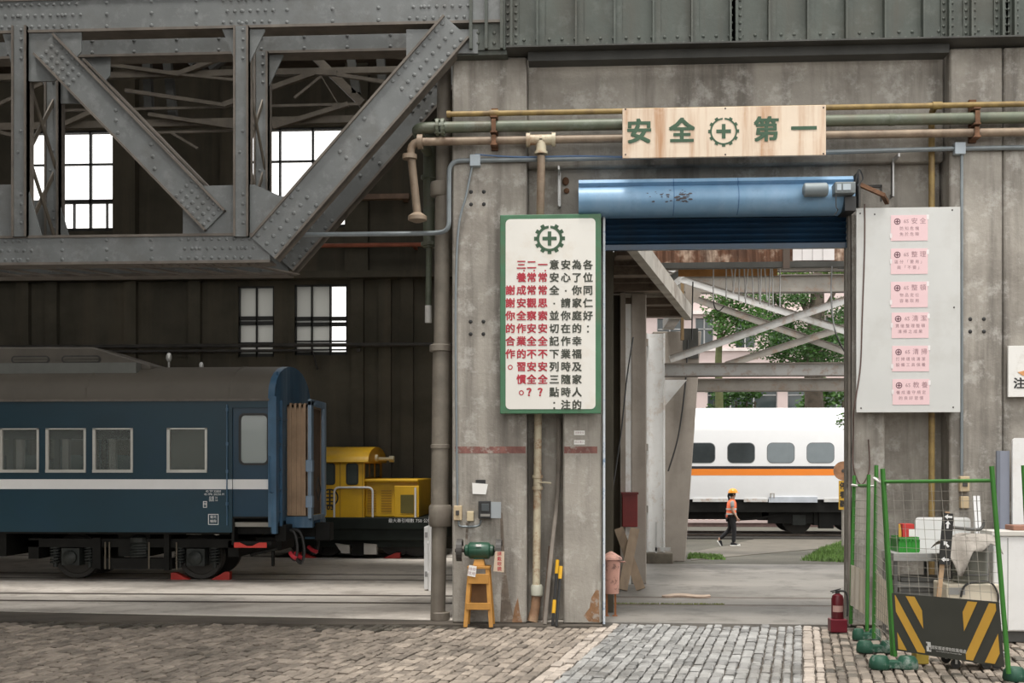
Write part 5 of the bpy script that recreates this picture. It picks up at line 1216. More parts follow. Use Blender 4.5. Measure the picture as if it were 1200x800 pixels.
# tapered concrete pier
Y3 = 28.2
t = thing('column', (X(795, Y3), Y3, -.1), 'broad tapered concrete pier widening upward, between the white column and the white train', 'column')
mb = MB(); mb.hexa([(X(765, Y3), Y3, -.1), (X(803, Y3), Y3, -.1), (X(803, Y3), Y3 + .7, -.1), (X(765, Y3), Y3 + .7, -.1), (X(765, Y3), Y3, 5.3), (X(822, Y3), Y3, 5.3), (X(822, Y3), Y3 + .7, 5.3), (X(765, Y3), Y3 + .7, 5.3)]); mb.build('shaft', pier_conc, t, bevel=.02)
mb = MB(); mb.box(X(800, Y3), X(818, Y3), Y3 - .05, Y3 - .003, Z(810, 420, Y3), Z(810, 385, Y3)); mb.build('cap_plate', steel_dark, t)
# steel frame of the yard gantry
def ibeam(name, pa, pb, Y, m, root, dark=True):
    (a, ta, ba), (b_, tb, bb) = pa, pb
    xa, xb = X(a, Y), X(b_, Y); z1 = Z((a + b_) / 2, ta, Y); z0 = Z((a + b_) / 2, ba, Y)
    mb = MB(); mb.box(xa, xb, Y, Y + .03, z0, z1); mb.m = 1
    mb.box(xa, xb, Y - .09, Y + .12, z1 - .03, z1); mb.box(xa, xb, Y - .09, Y + .12, z0, z0 + .02)
    mb.build(name, [m, steel_edge], root)
root = thing('yard_gantry', (X(1030, 26.6), 26.6, -.1), 'pale steel gantry of cross beams and crossed braces beyond the doorway', 'gantry')
ibeam('cross_beam', (779, 425, 441), (1045, 425, 441), 26.6, steel_pale, root)
ibeam('cross_beam', (806, 443, 458.5), (1045, 443, 458.5), 29.6, steel_mid, root)
ibeam('cross_beam', (792, 322, 343), (1045, 322, 343), 29.6, steel_mid, root)
ibeam('cross_beam', (792, 306, 318), (1045, 306, 318), 26.6, steel_dark, root)
for (a, b, Y, w, m) in (((770, 318), (1045, 405), 26.5, .15, steel_white), ((785, 421), (1045, 333), 26.35, .16, steel_pale), ((800, 345), (1030, 426), 29.5, .16, steel_mid), ((850, 428), (1045, 366), 29.4, .16, steel_mid), ((774, 333), (809, 311), 26.3, .13, steel_dark), ((775, 343), (810, 314), 26.34, .1, steel_white)):
    A, B = W(a[0], a[1], Y), W(b[0], b[1], Y); mb = MB(); mb.bar(A, B, .05, w, (0, 0, 1)); mb.m = 1; n = Vector((0, 0, w / 2)); mb.bar(A + n, B + n, .09, .02); mb.build('brace', [m, steel_edge], root)
mb = MB(); mb.prism([(X(770, 27), Z(770, 312, 27)), (X(808, 27), Z(800, 312, 27)), (X(800, 27), Z(800, 330, 27)), (X(776, 27), Z(776, 345, 27))], 27, 27.03, 'xz'); mb.build('gusset_plate', steel_white, root)
mb = MB(); mb.prism([(X(802, 28), Z(802, 330, 28)), (X(822, 28), Z(822, 345, 28)), (X(804, 28), Z(804, 365, 28))], 27.9, 27.94, 'xz'); mb.build('gusset_plate', pier_conc, root)
mb = MB(); mb.box(X(798, 27.6), X(801.5, 27.6), 27.6, 27.75, Z(800, 398, 27.6), Z(800, 326, 27.6)); mb.build('bracket_post', mat('ochre_bracket', (.27, .18, .09), .6, var=.2), root)
mb = MB(); mb.ball((X(790, 27.5), 27.5, Z(790, 353, 27.5)), .2, 10, .8, 1.1, .8); mb.tube([(X(783, 27.4), 27.4, Z(783, 340, 27.4)), (X(794, 27.4), 27.4, Z(794, 345, 27.4))], .06, 8); mb.build('floodlight', mat('rusty_lamp', (.12, .09, .05), .6, var=.3), root, smooth=True)
for Y in (26.6, 29.6):
    mb = MB(); mb.box(X(1038, Y), X(1052, Y), Y - .12, Y + .15, -.1, 6.9); mb.build('post', steel_pale, root)
mb = MB(); mb.box(X(786, 26.9), X(800, 26.9), 27.4, 29.6, 5.5, 5.75); mb.build('side_beam', steel_mid, root)
# rusty canopy roof edge
Yr = 23.6
root = thing('rusty_canopy', (X(900, Yr), Yr, Z(900, 314, Yr)), 'rusty corrugated canopy edge with a dark gutter and a white panel, below the shutter', 'canopy')
xa, xb = X(745, Yr), X(1045, Yr); z0, z1 = Z(870, 308, Yr), Z(870, 268, Yr)
rusty = mat('rust_sheet', (.10, .042, .02), .9, var=.3, scale=1.6, stain=((.46, .36, .28), .85, 2.4), streak=((.04, .02, .012), .7, 2), bump=.2)
mb = MB(); n = 150; b = 0
for i in range(n + 1):
    x = xa + (xb - xa) * i / n; y = Yr + .03 * math.sin(i * 1.3)
    mb.v += [(x, y, z0), (x, y + .25, z1), (x, y + .012, z0), (x, y + .262, z1)]
for i in range(n): a = 4 * i; mb.face([a, a + 4, a + 5, a + 1]); mb.face([a + 2, a + 3, a + 7, a + 6])
mb.build('corrugated_sheet', rusty, root)
mb = MB(); mb.box(xa, xb - .9, Yr - .12, Yr + .04, Z(870, 314.5, Yr), z0); mb.build('gutter', steel_dark, root)
mb = MB(); mb.box(X(928, Yr), X(976.5, Yr), Yr - .1, Yr - .07, z0 + .02, z1 + .02)
mb.build('white_panel', mat('white_translucent_panel', (.82, .79, .79), .5, var=.03), root)
mb = MB()
for px in (939, 951, 963): mb.box(X(px, Yr) - .006, X(px, Yr) + .006, Yr - .106, Yr - .1, z0 + .02, z1)
mb.build('panel_joint', mat('panel_joint', (.45, .42, .42), .6), root)
mb = MB(); mb.box(X(916, Yr), X(924, Yr), Yr - .16, Yr - .1, Z(920, 316, Yr), z1); mb.build('strap', mat('brown_strap', (.09, .065, .05), .6), root)
mb = MB(); mb.box(X(795, Yr + .6), X(911, Yr + .6), Yr + .6, Yr + .64, Z(870, 323, Yr + .6), Z(870, 312, Yr + .6)); mb.build('fascia_board', mat('orange_brown_board', (.42, .21, .07), .8, var=.2, scale=4), root)
mb = MB(); mb.box(X(1044, Yr), X(1052, Yr), Yr - .1, Yr + .1, 0, z1); mb.box(xa - .1, xa, Yr, Yr + .3, ZC + .41, z1); mb.box(xa, xb, Yr + .3, Yr + .9, z1 - .05, z1 + .02); mb.box(xa, xb - .9, Yr + .04, Yr + .7, z0 - .02, z0 + .01); mb.build('frame', steel_mid, root)
# hanging wires
wire = mat('pale_wire', (.6, .6, .6), .5)
for k, (px, p1, p2) in enumerate(((836, 836, 352), (851, 851, 350), (857, 860, 340), (862, 859, 344), (866.5, 866, 352), (872, 874, 356), (877, 873, 350), (881, 883, 352), (888, 890, 352), (892, 891, 356), (896, 899, 352), (903, 901, 358), (905, 906, 360), (914, 914, 360))):
    y = Yr - .02 + .03 * (k % 3); y = Yr + .2 + .03 * (k % 3)
    mb = MB(); A = W(px, 313, y); B = W(p1, p2, y); mb.tube([A, B], .014, 6)
    tag(mb.build('hanging_wire', wire), 'pale wire hanging straight down from the gutter of the rusty canopy', 'wire', 'pale wires hanging from the canopy gutter')
for pts, r, lab, par in (([(812, 330), (811, 380), (811, 398)], .014, 'short dark cable hanging by the tapered pier, below the white gusset plate', 24.5), ([(836, 352), (838, 361), (843, 364), (849, 358)], .012, 'dark loop of cable hanging from the pale wires', 23.85)):
    mb = MB(); mb.tube(smoothpath([W(a, b, par) for a, b in pts], 6), r, 6); tag(mb.build('cable', cable_black, smooth=True), lab, 'cable')
mb = MB(); mb.tube(smoothpath([W(742, 395, 20), W(735, 440, 19.8), (W(728, 505, 19.6)), W(718, 572, 19.5)], 6), .012, 6); tag(mb.build('cable', cable_black, smooth=True), 'dark cable slanting down across the pier behind the shutter rail', 'cable')
mb = MB(); mb.tube(smoothpath([W(806, 398, 28.1), W(803, 450, 28.1), W(795, 510, 28.1), W(783, 552, 28.1)], 6), .018, 6); tag(mb.build('cable', cable_black, smooth=True), 'dark cable curving down the face of the tapered concrete pier', 'cable')
mb = MB(); mb.tube(smoothpath([W(975, 312, 23.46), W(974, 345, 23.2), W(978, 385, 22.5), W(990, 412, 22.5), W(1003, 422, 22.5)], 6), .014, 6); tag(mb.build('cable', cable_black, smooth=True), 'dark cable sagging from the rusty canopy towards the doorway jamb', 'cable')

# ------------------------------------------------------------------ white train, person, building, trees
YV, YV2 = 37.7, 40.9; YVM = (YV + YV2) / 2
tw = mat('train_white', (.84, .85, .87), .25, var=.015); t_or = mat('train_orange', (.85, .25, .035), .3, var=.02); t_bk = mat('train_black', (.02, .022, .03), .4)
tglass = mat('train_window_glass', (.035, .045, .05), .08, spec=.7, var=.2, scale=1.5); tglass2 = mat('train_window_blind', (.22, .255, .275), .3, var=.05)
def ZV(py): return Z(900, py, YV)
root = thing('express_train', (X(950, YV), YVM, 0), 'white express train carriage with an orange stripe standing in the yard outside', 'railway coach')
zs0, zs1 = ZV(585), ZV(505); ztt = Z(900, 478, YVM); x0, x1 = X(725, YV), X(1250, YV)
pr = [(YV + .05, zs0), (YV, ZV(560)), (YV, zs1)] + [(YVM + math.cos(R(a)) * 1.6, zs1 + (ztt - zs1) * math.sin(R(a)) ** .8) for a in range(168, 11, -12)] + [(YV2, zs1), (YV2, ZV(560)), (YV2 - .05, zs0)]
mb = MB(); mb.prism(pr, x0, x1, 'yz'); mb.build('body', tw, root, smooth=True)
mb = MB(); mb.box(x0, x1, YV - .004, YV + .01, ZV(556.8), ZV(549.3)); mb.build('orange_stripe', t_or, root)
mb = MB(); mb.box(x0, x1, YV - .004, YV + .01, ZV(549.2), ZV(546)); mb.build('black_stripe', t_bk, root)
for k in range(-1, 9):
    px = 868.5 + 46.5 * k; w = 15.5
    mb = MB(); mb.prism(round_rect(X(px - w - .8, YV), X(px + w + .8, YV), ZV(542.6), ZV(518.4), .17), YV - .005, YV, 'xz'); f = mb.build('window_frame', mat('train_seal', (.16, .17, .18), .4) if k == -1 else bpy.data.materials['train_seal'], root)
    mb = MB(); mb.prism(round_rect(X(px - w, YV), X(px + w, YV), ZV(541.8), ZV(519.2), .15), YV - .008, YV - .004, 'xz'); mb.build('window_pane', tglass if k < 1 else tglass2, f)
mb = MB(); mb.box(x0, x1, YV + .1, YV2 - .1, ZV(600), ZV(584)); mb.box(x0, X(895, YV), YV + .4, YV2 - .4, ZV(609), ZV(598)); mb.prism([(X(895, YV), ZV(609)), (X(860, YV), ZV(611)), (X(930, YV), ZV(600))], YV + .3, YV2 - .3, 'xz'); mb.build('underframe', under, root)
mb = MB()
for a, b in ((812, 855), (872, 900), (966, 1000)): mb.box(X(a, YV), X(b, YV), YV + .02, YV + .1, ZV(588), ZV(584))
mb.build('skirt_panel', steel_pale, root)
mb = MB(); mb.box(X(901, YV), X(958, YV), YV + .0, YV + .1, ZV(588.5), ZV(582)); mb.build('equipment_cover', mat('pale_blue_cover', (.5, .54, .6), .4), root)
mb = MB(); mb.tube([(X(903, YV), YV - .01, ZV(583)), (X(903, YV), YV - .01, ZV(578)), (X(907, YV), YV - .01, ZV(578)), (X(907, YV), YV - .01, ZV(583))], .02, 6); mb.build('grab_iron', steel_mid, root)
for bx in (975, 690 + 500):
    cx = X(bx, YV); mb = MB(); mb.box(cx - 1.9, cx + 1.9, YV + .35, YV + .55, .35, .75); mb.box(cx - 1.9, cx + 1.9, YV2 - .55, YV2 - .35, .35, .75); mb.box(cx - .5, cx + .5, YV + .3, YV2 - .3, .3, .9)
    mb.box(cx - .35, cx + .1, YV + .25, YV + .45, .2, .8); B = mb.build('bogie_frame', under, root)
    for s in (-1, 1):
        for yy in (YV + .75, YV2 - .75):
            mb = MB(); mb.lathe([(.1, -.07), (.46, -.06), (.46, .06), (.1, .07)], (cx + s * .95, yy, .462), 'y', 28); mb.build('wheel', wheel_steel, B, smooth=True)
        mb = MB(); mb.box(cx + s * .95 - .2, cx + s * .95 + .2, YV + .33, YV + .6, .3, .62); mb.build('axle_box', under_hi, B)
for yy, lab in ((YV + .75, 'near rail under the white express train'), (YV2 - .75, 'far rail under the white express train')):
    mb = MB(); mb.box(x0 - 5, x1 + 5, yy - .04, yy + .04, -.11, .0); tag(mb.build('rail', railm), lab, 'rail', 'rails in the yard')
mb = MB(); mb.box(x0 - 5, x1 + 5, YV - .6, YV2 + .6, -.12, -.06); struct(mb.build('ground', mat('track_ballast', (.035, .032, .028), .95, var=.35, scale=9, bump=.6)))
# low brick wall behind the train
mb = MB(); xa, xb = X(740, 45), X(1100, 45)
pink_tile = mat('pink_tile', (.58, .47, .455), .7, var=.05, scale=.5)
root = thing('boundary_wall', (X(880, 45), 45, -.1), 'low pinkish brick wall with slim piers seen under the white train', 'wall')
mb.box(xa, xb, 45, 45.3, -.1, Z(880, 612, 45)); mb.build('brick_base', mat('dusky_brick', (.20, .13, .12), .9, var=.2, scale=4), root)
mb = MB(); mb.box(xa, xb, 44.95, 45.35, Z(880, 612.5, 45), Z(880, 609, 45)); mb.build('coping', pink_tile, root)
x = xa; mb = MB()
while x < xb: mb.box(x, x + .1, 45.05, 45.25, Z(880, 609, 45), Z(880, 594, 45)); x += .22
mb.build('baluster', mat('pale_baluster', (.4, .3, .28), .8, var=.2), root)
# path and grass
def gp(*pts): return [G(a, b, -.1) for a, b in pts]
mb = MB(); mb.prism([(p.x, p.y) for p in gp((810, 657), (860, 652), (995, 640), (1030, 628), (900, 628), (850, 640), (806, 648))], -.13, -.085, 'xy'); struct(mb.build('path', mat('worn_path', (.125, .113, .093), .9, var=.15, scale=1.5, bump=.3)))
gr = mat('grass_blades', (.10, .19, .035), .7, var=.25, scale=3, island=.35)
rg = random.Random(11); mb = MB(); poly = [(p.x, p.y) for p in gp((938, 657), (1020, 660), (1020, 632), (985, 636), (962, 643))]
def inside(x, y, q):
    c = False; j = len(q) - 1
    for i in range(len(q)):
        if (q[i][1] > y) != (q[j][1] > y) and x < (q[j][0] - q[i][0]) * (y - q[i][1]) / (q[j][1] - q[i][1]) + q[i][0]: c = not c
        j = i
    return c
def blades(q, n, h):
    x0_, x1_ = min(p[0] for p in q), max(p[0] for p in q); y0_, y1_ = min(p[1] for p in q), max(p[1] for p in q); k = 0
    while k < n:
        x, y = rg.uniform(x0_, x1_), rg.uniform(y0_, y1_)
        if not inside(x, y, q): k += .2; continue
        k += 1; a = rg.uniform(0, 6.28); w = .012; hh = h * rg.uniform(.5, 1.3); b = len(mb.v); dx, dy = math.cos(a), math.sin(a)
        mb.v += [(x - dx * w, y - dy * w, -.1), (x + dx * w, y + dy * w, -.1), (x + rg.uniform(-.04, .04), y + rg.uniform(-.04, .04), -.1 + hh)]; mb.face([b, b + 1, b + 2])
blades(poly, 9000, .09)
blades([(p.x, p.y) for p in gp((806, 655), (850, 656), (845, 651), (808, 649))], 1500, .07)
tag(mb.build('grass', gr), 'bright green grass patch at the edge of the yard path outside', 'grass', kind='stuff')
mb = MB()
for q in range(700):
    x = rg.uniform(X(712, 18.4), X(850, 18.4)); y = 18.5 + rg.gauss(0, .02); a = rg.uniform(0, 6.28); b = len(mb.v)
    mb.v += [(x - .006 * math.cos(a), y - .006 * math.sin(a), 0), (x + .006 * math.cos(a), y + .006 * math.sin(a), 0), (x + rg.uniform(-.02, .02), y + rg.uniform(-.02, .02), rg.uniform(.01, .035))]; mb.face([b, b + 1, b + 2])
tag(mb.build('moss', mat('yellow_green_moss', (.20, .23, .06), .9, island=.3)), 'yellow green moss along the floor rail just inside the doorway', 'moss', kind='stuff')
# crossing sign on a post
p = G(988, 642, -.1)
t = thing('crossing_sign', p, 'round brown sign over a yellow plate on a post, half behind the doorway jamb', 'sign')
mb = MB(); mb.tube([(p.x, p.y + .04, -.1), (p.x, p.y + .04, Z(988, 545, p.y))], .035, 8); mb.build('post', steel_mid, t)
mb = MB(); mb.lathe([(.26, -.015), (.26, .015)], (p.x, p.y - .0, Z(988, 551.5, p.y)), 'y', 24); mb.build('round_plate', mat('rusty_sign', (.33, .17, .09), .7, var=.3, scale=4), t)
mb = MB(); mb.lathe([(.05, -.02), (.05, .02)], (p.x, p.y - .01, Z(988, 551.5, p.y)), 'y', 12); mb.build('boss', iron, t)
mb = MB(); mb.box(p.x - .12, p.x + .12, p.y - .02, p.y, Z(988, 597, p.y), Z(988, 563, p.y)); mb.build('yellow_plate', mat('sign_yellow', (.55, .32, .03), .6, var=.1), t)
mb = MB()
for i, ch in enumerate('停看聽'): bold_text(mb, ch, .2, (p.x, p.y - .02, Z(988, 569.5 + i * 10.5, p.y)), .006)
mb.build('lettering', black_paint, t)
# pink building
YU = 66.0
root = thing('building', (X(900, YU), YU, -.1), 'pink tiled building with dark windows behind the trees and the white train', 'building')
def ZU(py): return Z(900, py, YU)
bh = [(X(a, YU), X(b, YU), ZU(c), ZU(d)) for a, b, d, c in ((770, 800, 372, 407), (815, 836, 372, 407), (862, 885, 372, 407), (905, 930, 372, 407), (955, 980, 372, 407), (772, 812, 450, 485), (829, 911, 450, 485), (923, 1010, 450, 485))]
mb = MB(); wall_holes(mb, X(740, YU), X(1100, YU), -.1, ZU(285), YU, YU + .4, bh); mb.build('wall', pink_tile, root)
mb = MB(); mb.box(X(740, YU), X(1100, YU), YU - .15, YU, ZU(411), ZU(408)); mb.box(X(740, YU), X(1100, YU), YU - .2, YU, ZU(447), ZU(444)); mb.box(X(740, YU), X(1100, YU), YU - .3, YU, ZU(368), ZU(364)); mb.build('ledge', mat('pale_ledge', (.66, .6, .58), .7), root)
bglass = mat('building_glass', (.05, .065, .07), .1, spec=.6, var=.3, scale=.4)
for (a, b, c, d) in bh:
    mb = MB(); n = max(2, int((b - a) / 1.0))
    for i in range(n + 1): x = a + (b - a) * i / n; mb.box(x - .035, x + .035, YU + .1, YU + .18, c, d)
    mb.box(a, b, YU + .1, YU + .18, c + (d - c) * .62, c + (d - c) * .62 + .06); f = mb.build('window_frame', mat('window_alu', (.4, .4, .4), .5), root)
    mb = MB(); mb.box(a, b, YU + .2, YU + .22, c, d); mb.build('window_pane', bglass, f)
mb = MB(); mb.box(X(740, YU), X(1100, YU), YU + .4, YU + 10, ZU(285) - .3, ZU(285)); mb.box(X(740, YU), X(1100, YU), YU + 3, YU + 3.1, -.1, ZU(285)); mb.build('roof', pink_tile, root)
# trees
leafm = bpy.data.materials.new('leaves'); leafm.use_nodes = True
def leafmat(name, c1):
    m = mat(name, c1, .55, var=.2, scale=.6, island=.55); nt = m.node_tree; b = nt.nodes['Principled BSDF']
    tr = nt.nodes.new('ShaderNodeBsdfTranslucent'); tr.inputs[0].default_value = (c1[0] * 1.5, c1[1] * 1.6, c1[2], 1); mx = nt.nodes.new('ShaderNodeMixShader'); mx.inputs[0].default_value = .3
    nt.links.new(b.outputs[0], mx.inputs[1]); nt.links.new(tr.outputs[0], mx.inputs[2]); nt.links.new(mx.outputs[0], nt.nodes['Material Output'].inputs['Surface']); return m
bpy.data.materials.remove(leafm)
leaf_a = leafmat('deep_green_leaves', (.035, .085, .02)); leaf_b = leafmat('mid_green_leaves', (.05, .115, .026)); leaf_c = leafmat('pale_green_leaves', (.14, .23, .06))
bark = mat('bark', (.075, .06, .045), .95, var=.3, scale=3, bump=.5); bark_moss = mat('mossy_bark', (.10, .11, .045), .95, var=.3, scale=2, bump=.4)
rt_ = random.Random(21)
def leaves(mb, c, r, n, s, sq=.75):
    for _ in range(n):
        d = Vector((rt_.gauss(0, 1), rt_.gauss(0, 1), rt_.gauss(0, 1))).normalized() * (rt_.random() ** .45) * r
        p = Vector(c) + Vector((d.x, d.y, d.z * sq)); a = Vector((rt_.gauss(0, 1), rt_.gauss(0, 1), rt_.gauss(0, .5))).normalized(); b_ = a.orthogonal().normalized(); b_ = (Matrix.Rotation(rt_.uniform(0, 6.28), 3, a) @ b_) * .5
        b = len(mb.v); k = s * rt_.uniform(.6, 1.3)
        mb.v += [tuple(p - a * k), tuple(p + b_ * k), tuple(p + a * k), tuple(p - b_ * k)]; mb.face([b, b + 1, b + 2, b + 3])
def tree(label, base, trunk, branches, clumps, lm, bm_=None, n=620, s=.085):
    root = thing('tree', base, label, 'tree')
    mb = MB(); mb.tube(smoothpath(trunk[0], 5), [trunk[1] * (1 - .55 * i / (5 * (len(trunk[0]) - 1))) for i in range(5 * (len(trunk[0]) - 1) + 1)], 10); mb.build('trunk', bm_ or bark, root, smooth=True)
    for br, r in branches:
        mb = MB(); q = smoothpath(br, 5); mb.tube(q, [r * (1 - .7 * i / len(q)) for i in range(len(q))], 7); mb.build('branch', bm_ or bark, root, smooth=True)
    mb = MB()
    for c, r in clumps: leaves(mb, c, r, int(n * r * r) + 40, s)
    mb.build('foliage', lm, root)
    return root
Yt = 50.0
P_ = lambda a, b, d=0: W(a, b, Yt + d)
tree('slim tree with a mossy upright trunk standing before the pink building', P_(843, 610), ([P_(843, 620), P_(843, 480), P_(842, 420), P_(846, 370), P_(850, 335)], .2), [([P_(843, 400), P_(858, 380), P_(872, 365)], .07), ([P_(845, 380), P_(838, 360), P_(835, 345)], .06)],
     [(P_(848, 355), 1.0), (P_(866, 372), .95), (P_(846, 385, -.5), .6), (P_(880, 350), .9), (P_(838, 372), .45), (P_(858, 335), .9), (P_(884, 378, -.5), .8), (P_(862, 398, -.5), .45)], leaf_b, bark_moss)
Yt = 54.0
tree('spreading tree with dark forked branches and dense leaves, nearer the doorway jamb', P_(950, 600), ([P_(956, 620), P_(954, 480), P_(952, 420), P_(955, 370), P_(958, 320)], .5), [([P_(953, 430), P_(935, 400), P_(915, 385), P_(900, 380)], .22), ([P_(954, 410), P_(975, 392), P_(990, 375)], .2), ([P_(955, 385), P_(940, 355), P_(925, 335)], .16), ([P_(952, 425), P_(925, 420), P_(905, 412)], .12), ([P_(940, 408), P_(912, 355), P_(905, 345)], .14)],
     [(P_(905, 400, -1), 1.2), (P_(922, 412, -1), 1.0), (P_(945, 412, -2), 1.0), (P_(975, 408, -2), 1.2), (P_(990, 392, -1), 1.2), (P_(930, 385), 1.2), (P_(905, 375), 1.1), (P_(912, 345), .8), (P_(945, 345), .7), (P_(930, 350, -1), .6), (P_(985, 365), .9), (P_(895, 355), .8), (P_(975, 425), .8), (P_(960, 395, -2), .8)], leaf_a)
Yt = 60.0
tree('pale green tree whose top shows in the gap under the white canopy panel', P_(960, 600), ([P_(965, 610), P_(962, 420), P_(962, 300)], .3), [([P_(962, 380), P_(930, 330), P_(915, 310)], .12), ([P_(962, 370), P_(985, 330), P_(1000, 310)], .12)],
     [(P_(918, 318), 1.1), (P_(940, 316), 1.1), (P_(965, 314), 1.1), (P_(988, 318), 1.1), (P_(1003, 312), 1.1), (P_(930, 300), 1.2), (P_(975, 300), 1.3)], leaf_c)
Yt = 58.0
for k, (px, w, lab) in enumerate(((862, 26, 'bushy shrub growing over the building windows, above the first train windows'), (968, 30, 'bushy shrub growing over the building windows, near the doorway jamb'))):
    t = thing('shrub', P_(px, 560), lab, 'shrub'); mb = MB()
    for q in range(14): leaves(mb, P_(px + rt_.uniform(-w, w), rt_.uniform(452, 490), rt_.uniform(-.5, .5)), .6, 70, .13)
    mb.build('foliage', leaf_b if k else leaf_a, t); mb = MB()
    for q in range(6): a = px + rt_.uniform(-w, w); mb.tube([P_(a, 615), P_(a + 2, 560), P_(a + rt_.uniform(-4, 4), 470)], .05, 6)
    mb.build('stem', bark, t)
Yt = 24.0
t = thing('potted_sprig', G(985, 660), 'leafy sprig hanging beside the doorway jamb in front of the white train roof', 'plant'); mb = MB()
mb.tube(smoothpath([G(1004, 665), W(1004, 560, Yt), W(1000, 500, Yt), W(992, 485, Yt)], 5), .015, 6); mb.tube(smoothpath([W(1001, 505, Yt), W(990, 497, Yt), W(982, 492, Yt)], 5), .008, 6); mb.build('stem', bark, t)
t.name = 'leafy_sprig'
mb = MB(); leaves(mb, W(989, 490, Yt), .16, 45, .045, 1); leaves(mb, W(983, 495, Yt), .1, 16, .04, 1); leaves(mb, W(992, 503, Yt), .14, 26, .045, 1); mb.build('foliage', leaf_b, t)

# flat board lying on the floor in the doorway
p0, p1 = G(776, 700), G(833, 700); mb = MB(); n = 16
pts = [(p0.x + (p1.x - p0.x) * i / n, p0.y + .14 - .1 * math.cos(i * .5)) for i in range(n + 1)]
for i in range(n):
    a, b = pts[i], pts[i + 1]; w0, w1 = .36 * math.sin(math.pi * (i + .3) / (n + .6)) ** .4, .36 * math.sin(math.pi * (i + 1.3) / (n + 1.6)) ** .4
    mb.hexa([(a[0], a[1] - w0 / 2, .004), (b[0], b[1] - w1 / 2, .004), (b[0], b[1] + w1 / 2, .004), (a[0], a[1] + w0 / 2, .004), (a[0], a[1] - w0 / 2, .03), (b[0], b[1] - w1 / 2, .03), (b[0], b[1] + w1 / 2, .03), (a[0], a[1] + w0 / 2, .03)])
o = mb.build('cover_board', mat('plank_cover', (.34, .26, .20), .8, var=.2, scale=4)); tag(o, 'thin warped brown board lying flat on the floor inside the doorway', 'board')

# ------------------------------------------------------------------ person walking past the train
skin_m = mat('skin', (.48, .29, .21), .55, var=.04); hair_m = mat('black_hair', (.012, .010, .009), .5); vest_m = mat('hi_vis_orange', (.90, .17, .06), .6, var=.05)
grey_shirt = mat('grey_tshirt', (.30, .30, .30), .85, var=.06); trousers_m = mat('black_trousers', (.012, .012, .015), .8, var=.2); silver = mat('reflective_silver', (.55, .55, .52), .35); helmet_m = mat('orange_helmet', (.90, .32, .03), .3); shoe_w = mat('white_sole', (.75, .74, .72), .6)
import bmesh
def skinned(name, chains, m, parent, base, sub=2, root_i=0):
    """Continuous body surface grown round joint chains; joints given as (key, (x, y, z), radius or (rx, ry))."""
    bm = bmesh.new(); ly = bm.verts.layers.skin.verify(); V = {}
    for ch in chains:
        prev = None
        for it in ch:
            if isinstance(it, str): v = V[it]
            else:
                v = bm.verts.new(it[1]); V[it[0]] = v; r = it[2] if isinstance(it[2], tuple) else (it[2], it[2]); v[ly].radius = r
            if prev is not None and bm.edges.get((prev, v)) is None: bm.edges.new((prev, v))
            prev = v
    bm.verts.ensure_lookup_table(); bm.verts[root_i][ly].use_root = True
    me = bpy.data.meshes.new(name); bm.to_mesh(me); bm.free(); me.materials.append(m)
    o = bpy.data.objects.new(name, me); COL.objects.link(o); o.parent = parent; o['_o'] = tuple(base)
    s = o.modifiers.new('skin', 'SKIN'); s.use_smooth_shade = True; s.branch_smoothing = .3
    u = o.modifiers.new('smooth', 'SUBSURF'); u.levels = sub; u.render_levels = sub
    return o
pb = G(857, 639.5, -.1)
man = thing('person', pb, 'person in an orange hard hat and orange vest walking beside the white train', 'person')
# facing +x; camera side is -y
J = dict(pel=(0, 0, .83), wst=(.0, 0, .97), chs=(.01, 0, 1.16), nck=(.02, 0, 1.31), hd0=(.035, 0, 1.40), hd1=(.045, 0, 1.50),
         hr=(.01, -.085, .80), kr=(.07, -.09, .46), ar=(.045, -.09, .09), hl=(-.01, .085, .80), kl=(-.02, .09, .47), al=(-.33, .09, .19))
hand = lambda k, w, d, sgn: [[k + 'w', ('%sp' % k, tuple(Vector(w) + Vector(d) * .045), (.034, .018)), ('%sf2' % k, tuple(Vector(w) + Vector(d) * .09 + Vector((.004, 0, 0))), .010), ('%sf2b' % k, tuple(Vector(w) + Vector(d) * .125 + Vector((.016, 0, 0))), .008), ('%sf2c' % k, tuple(Vector(w) + Vector(d) * .145 + Vector((.03, 0, 0))), .007)]] + \
    [['%sp' % k, ('%sf%d' % (k, i), tuple(Vector(w) + Vector(d) * (.085 - .004 * abs(i - 2)) + Vector((.016 * (i - 2) * -1, 0, 0))), .009), ('%sf%db' % (k, i), tuple(Vector(w) + Vector(d) * (.12 - .008 * abs(i - 2)) + Vector((.012 - .016 * (i - 2), 0, 0))), .008), ('%sf%dc' % (k, i), tuple(Vector(w) + Vector(d) * (.138 - .012 * abs(i - 2)) + Vector((.024 - .014 * (i - 2), 0, 0))), .007)] for i in (1, 3, 4)] + \
    [['%sp' % k, ('%st' % k, tuple(Vector(w) + Vector(d) * .05 + Vector((.035, sgn * .012, 0))), .010), ('%stb' % k, tuple(Vector(w) + Vector(d) * .085 + Vector((.048, sgn * .02, 0))), .008)]]
sr, er, wr = (.0, -.165, 1.24), (.02, -.20, .99), (.13, -.19, .82)
sl, el, wl_ = (.02, .165, 1.24), (-.02, .20, 1.0), (.12, .17, .84)
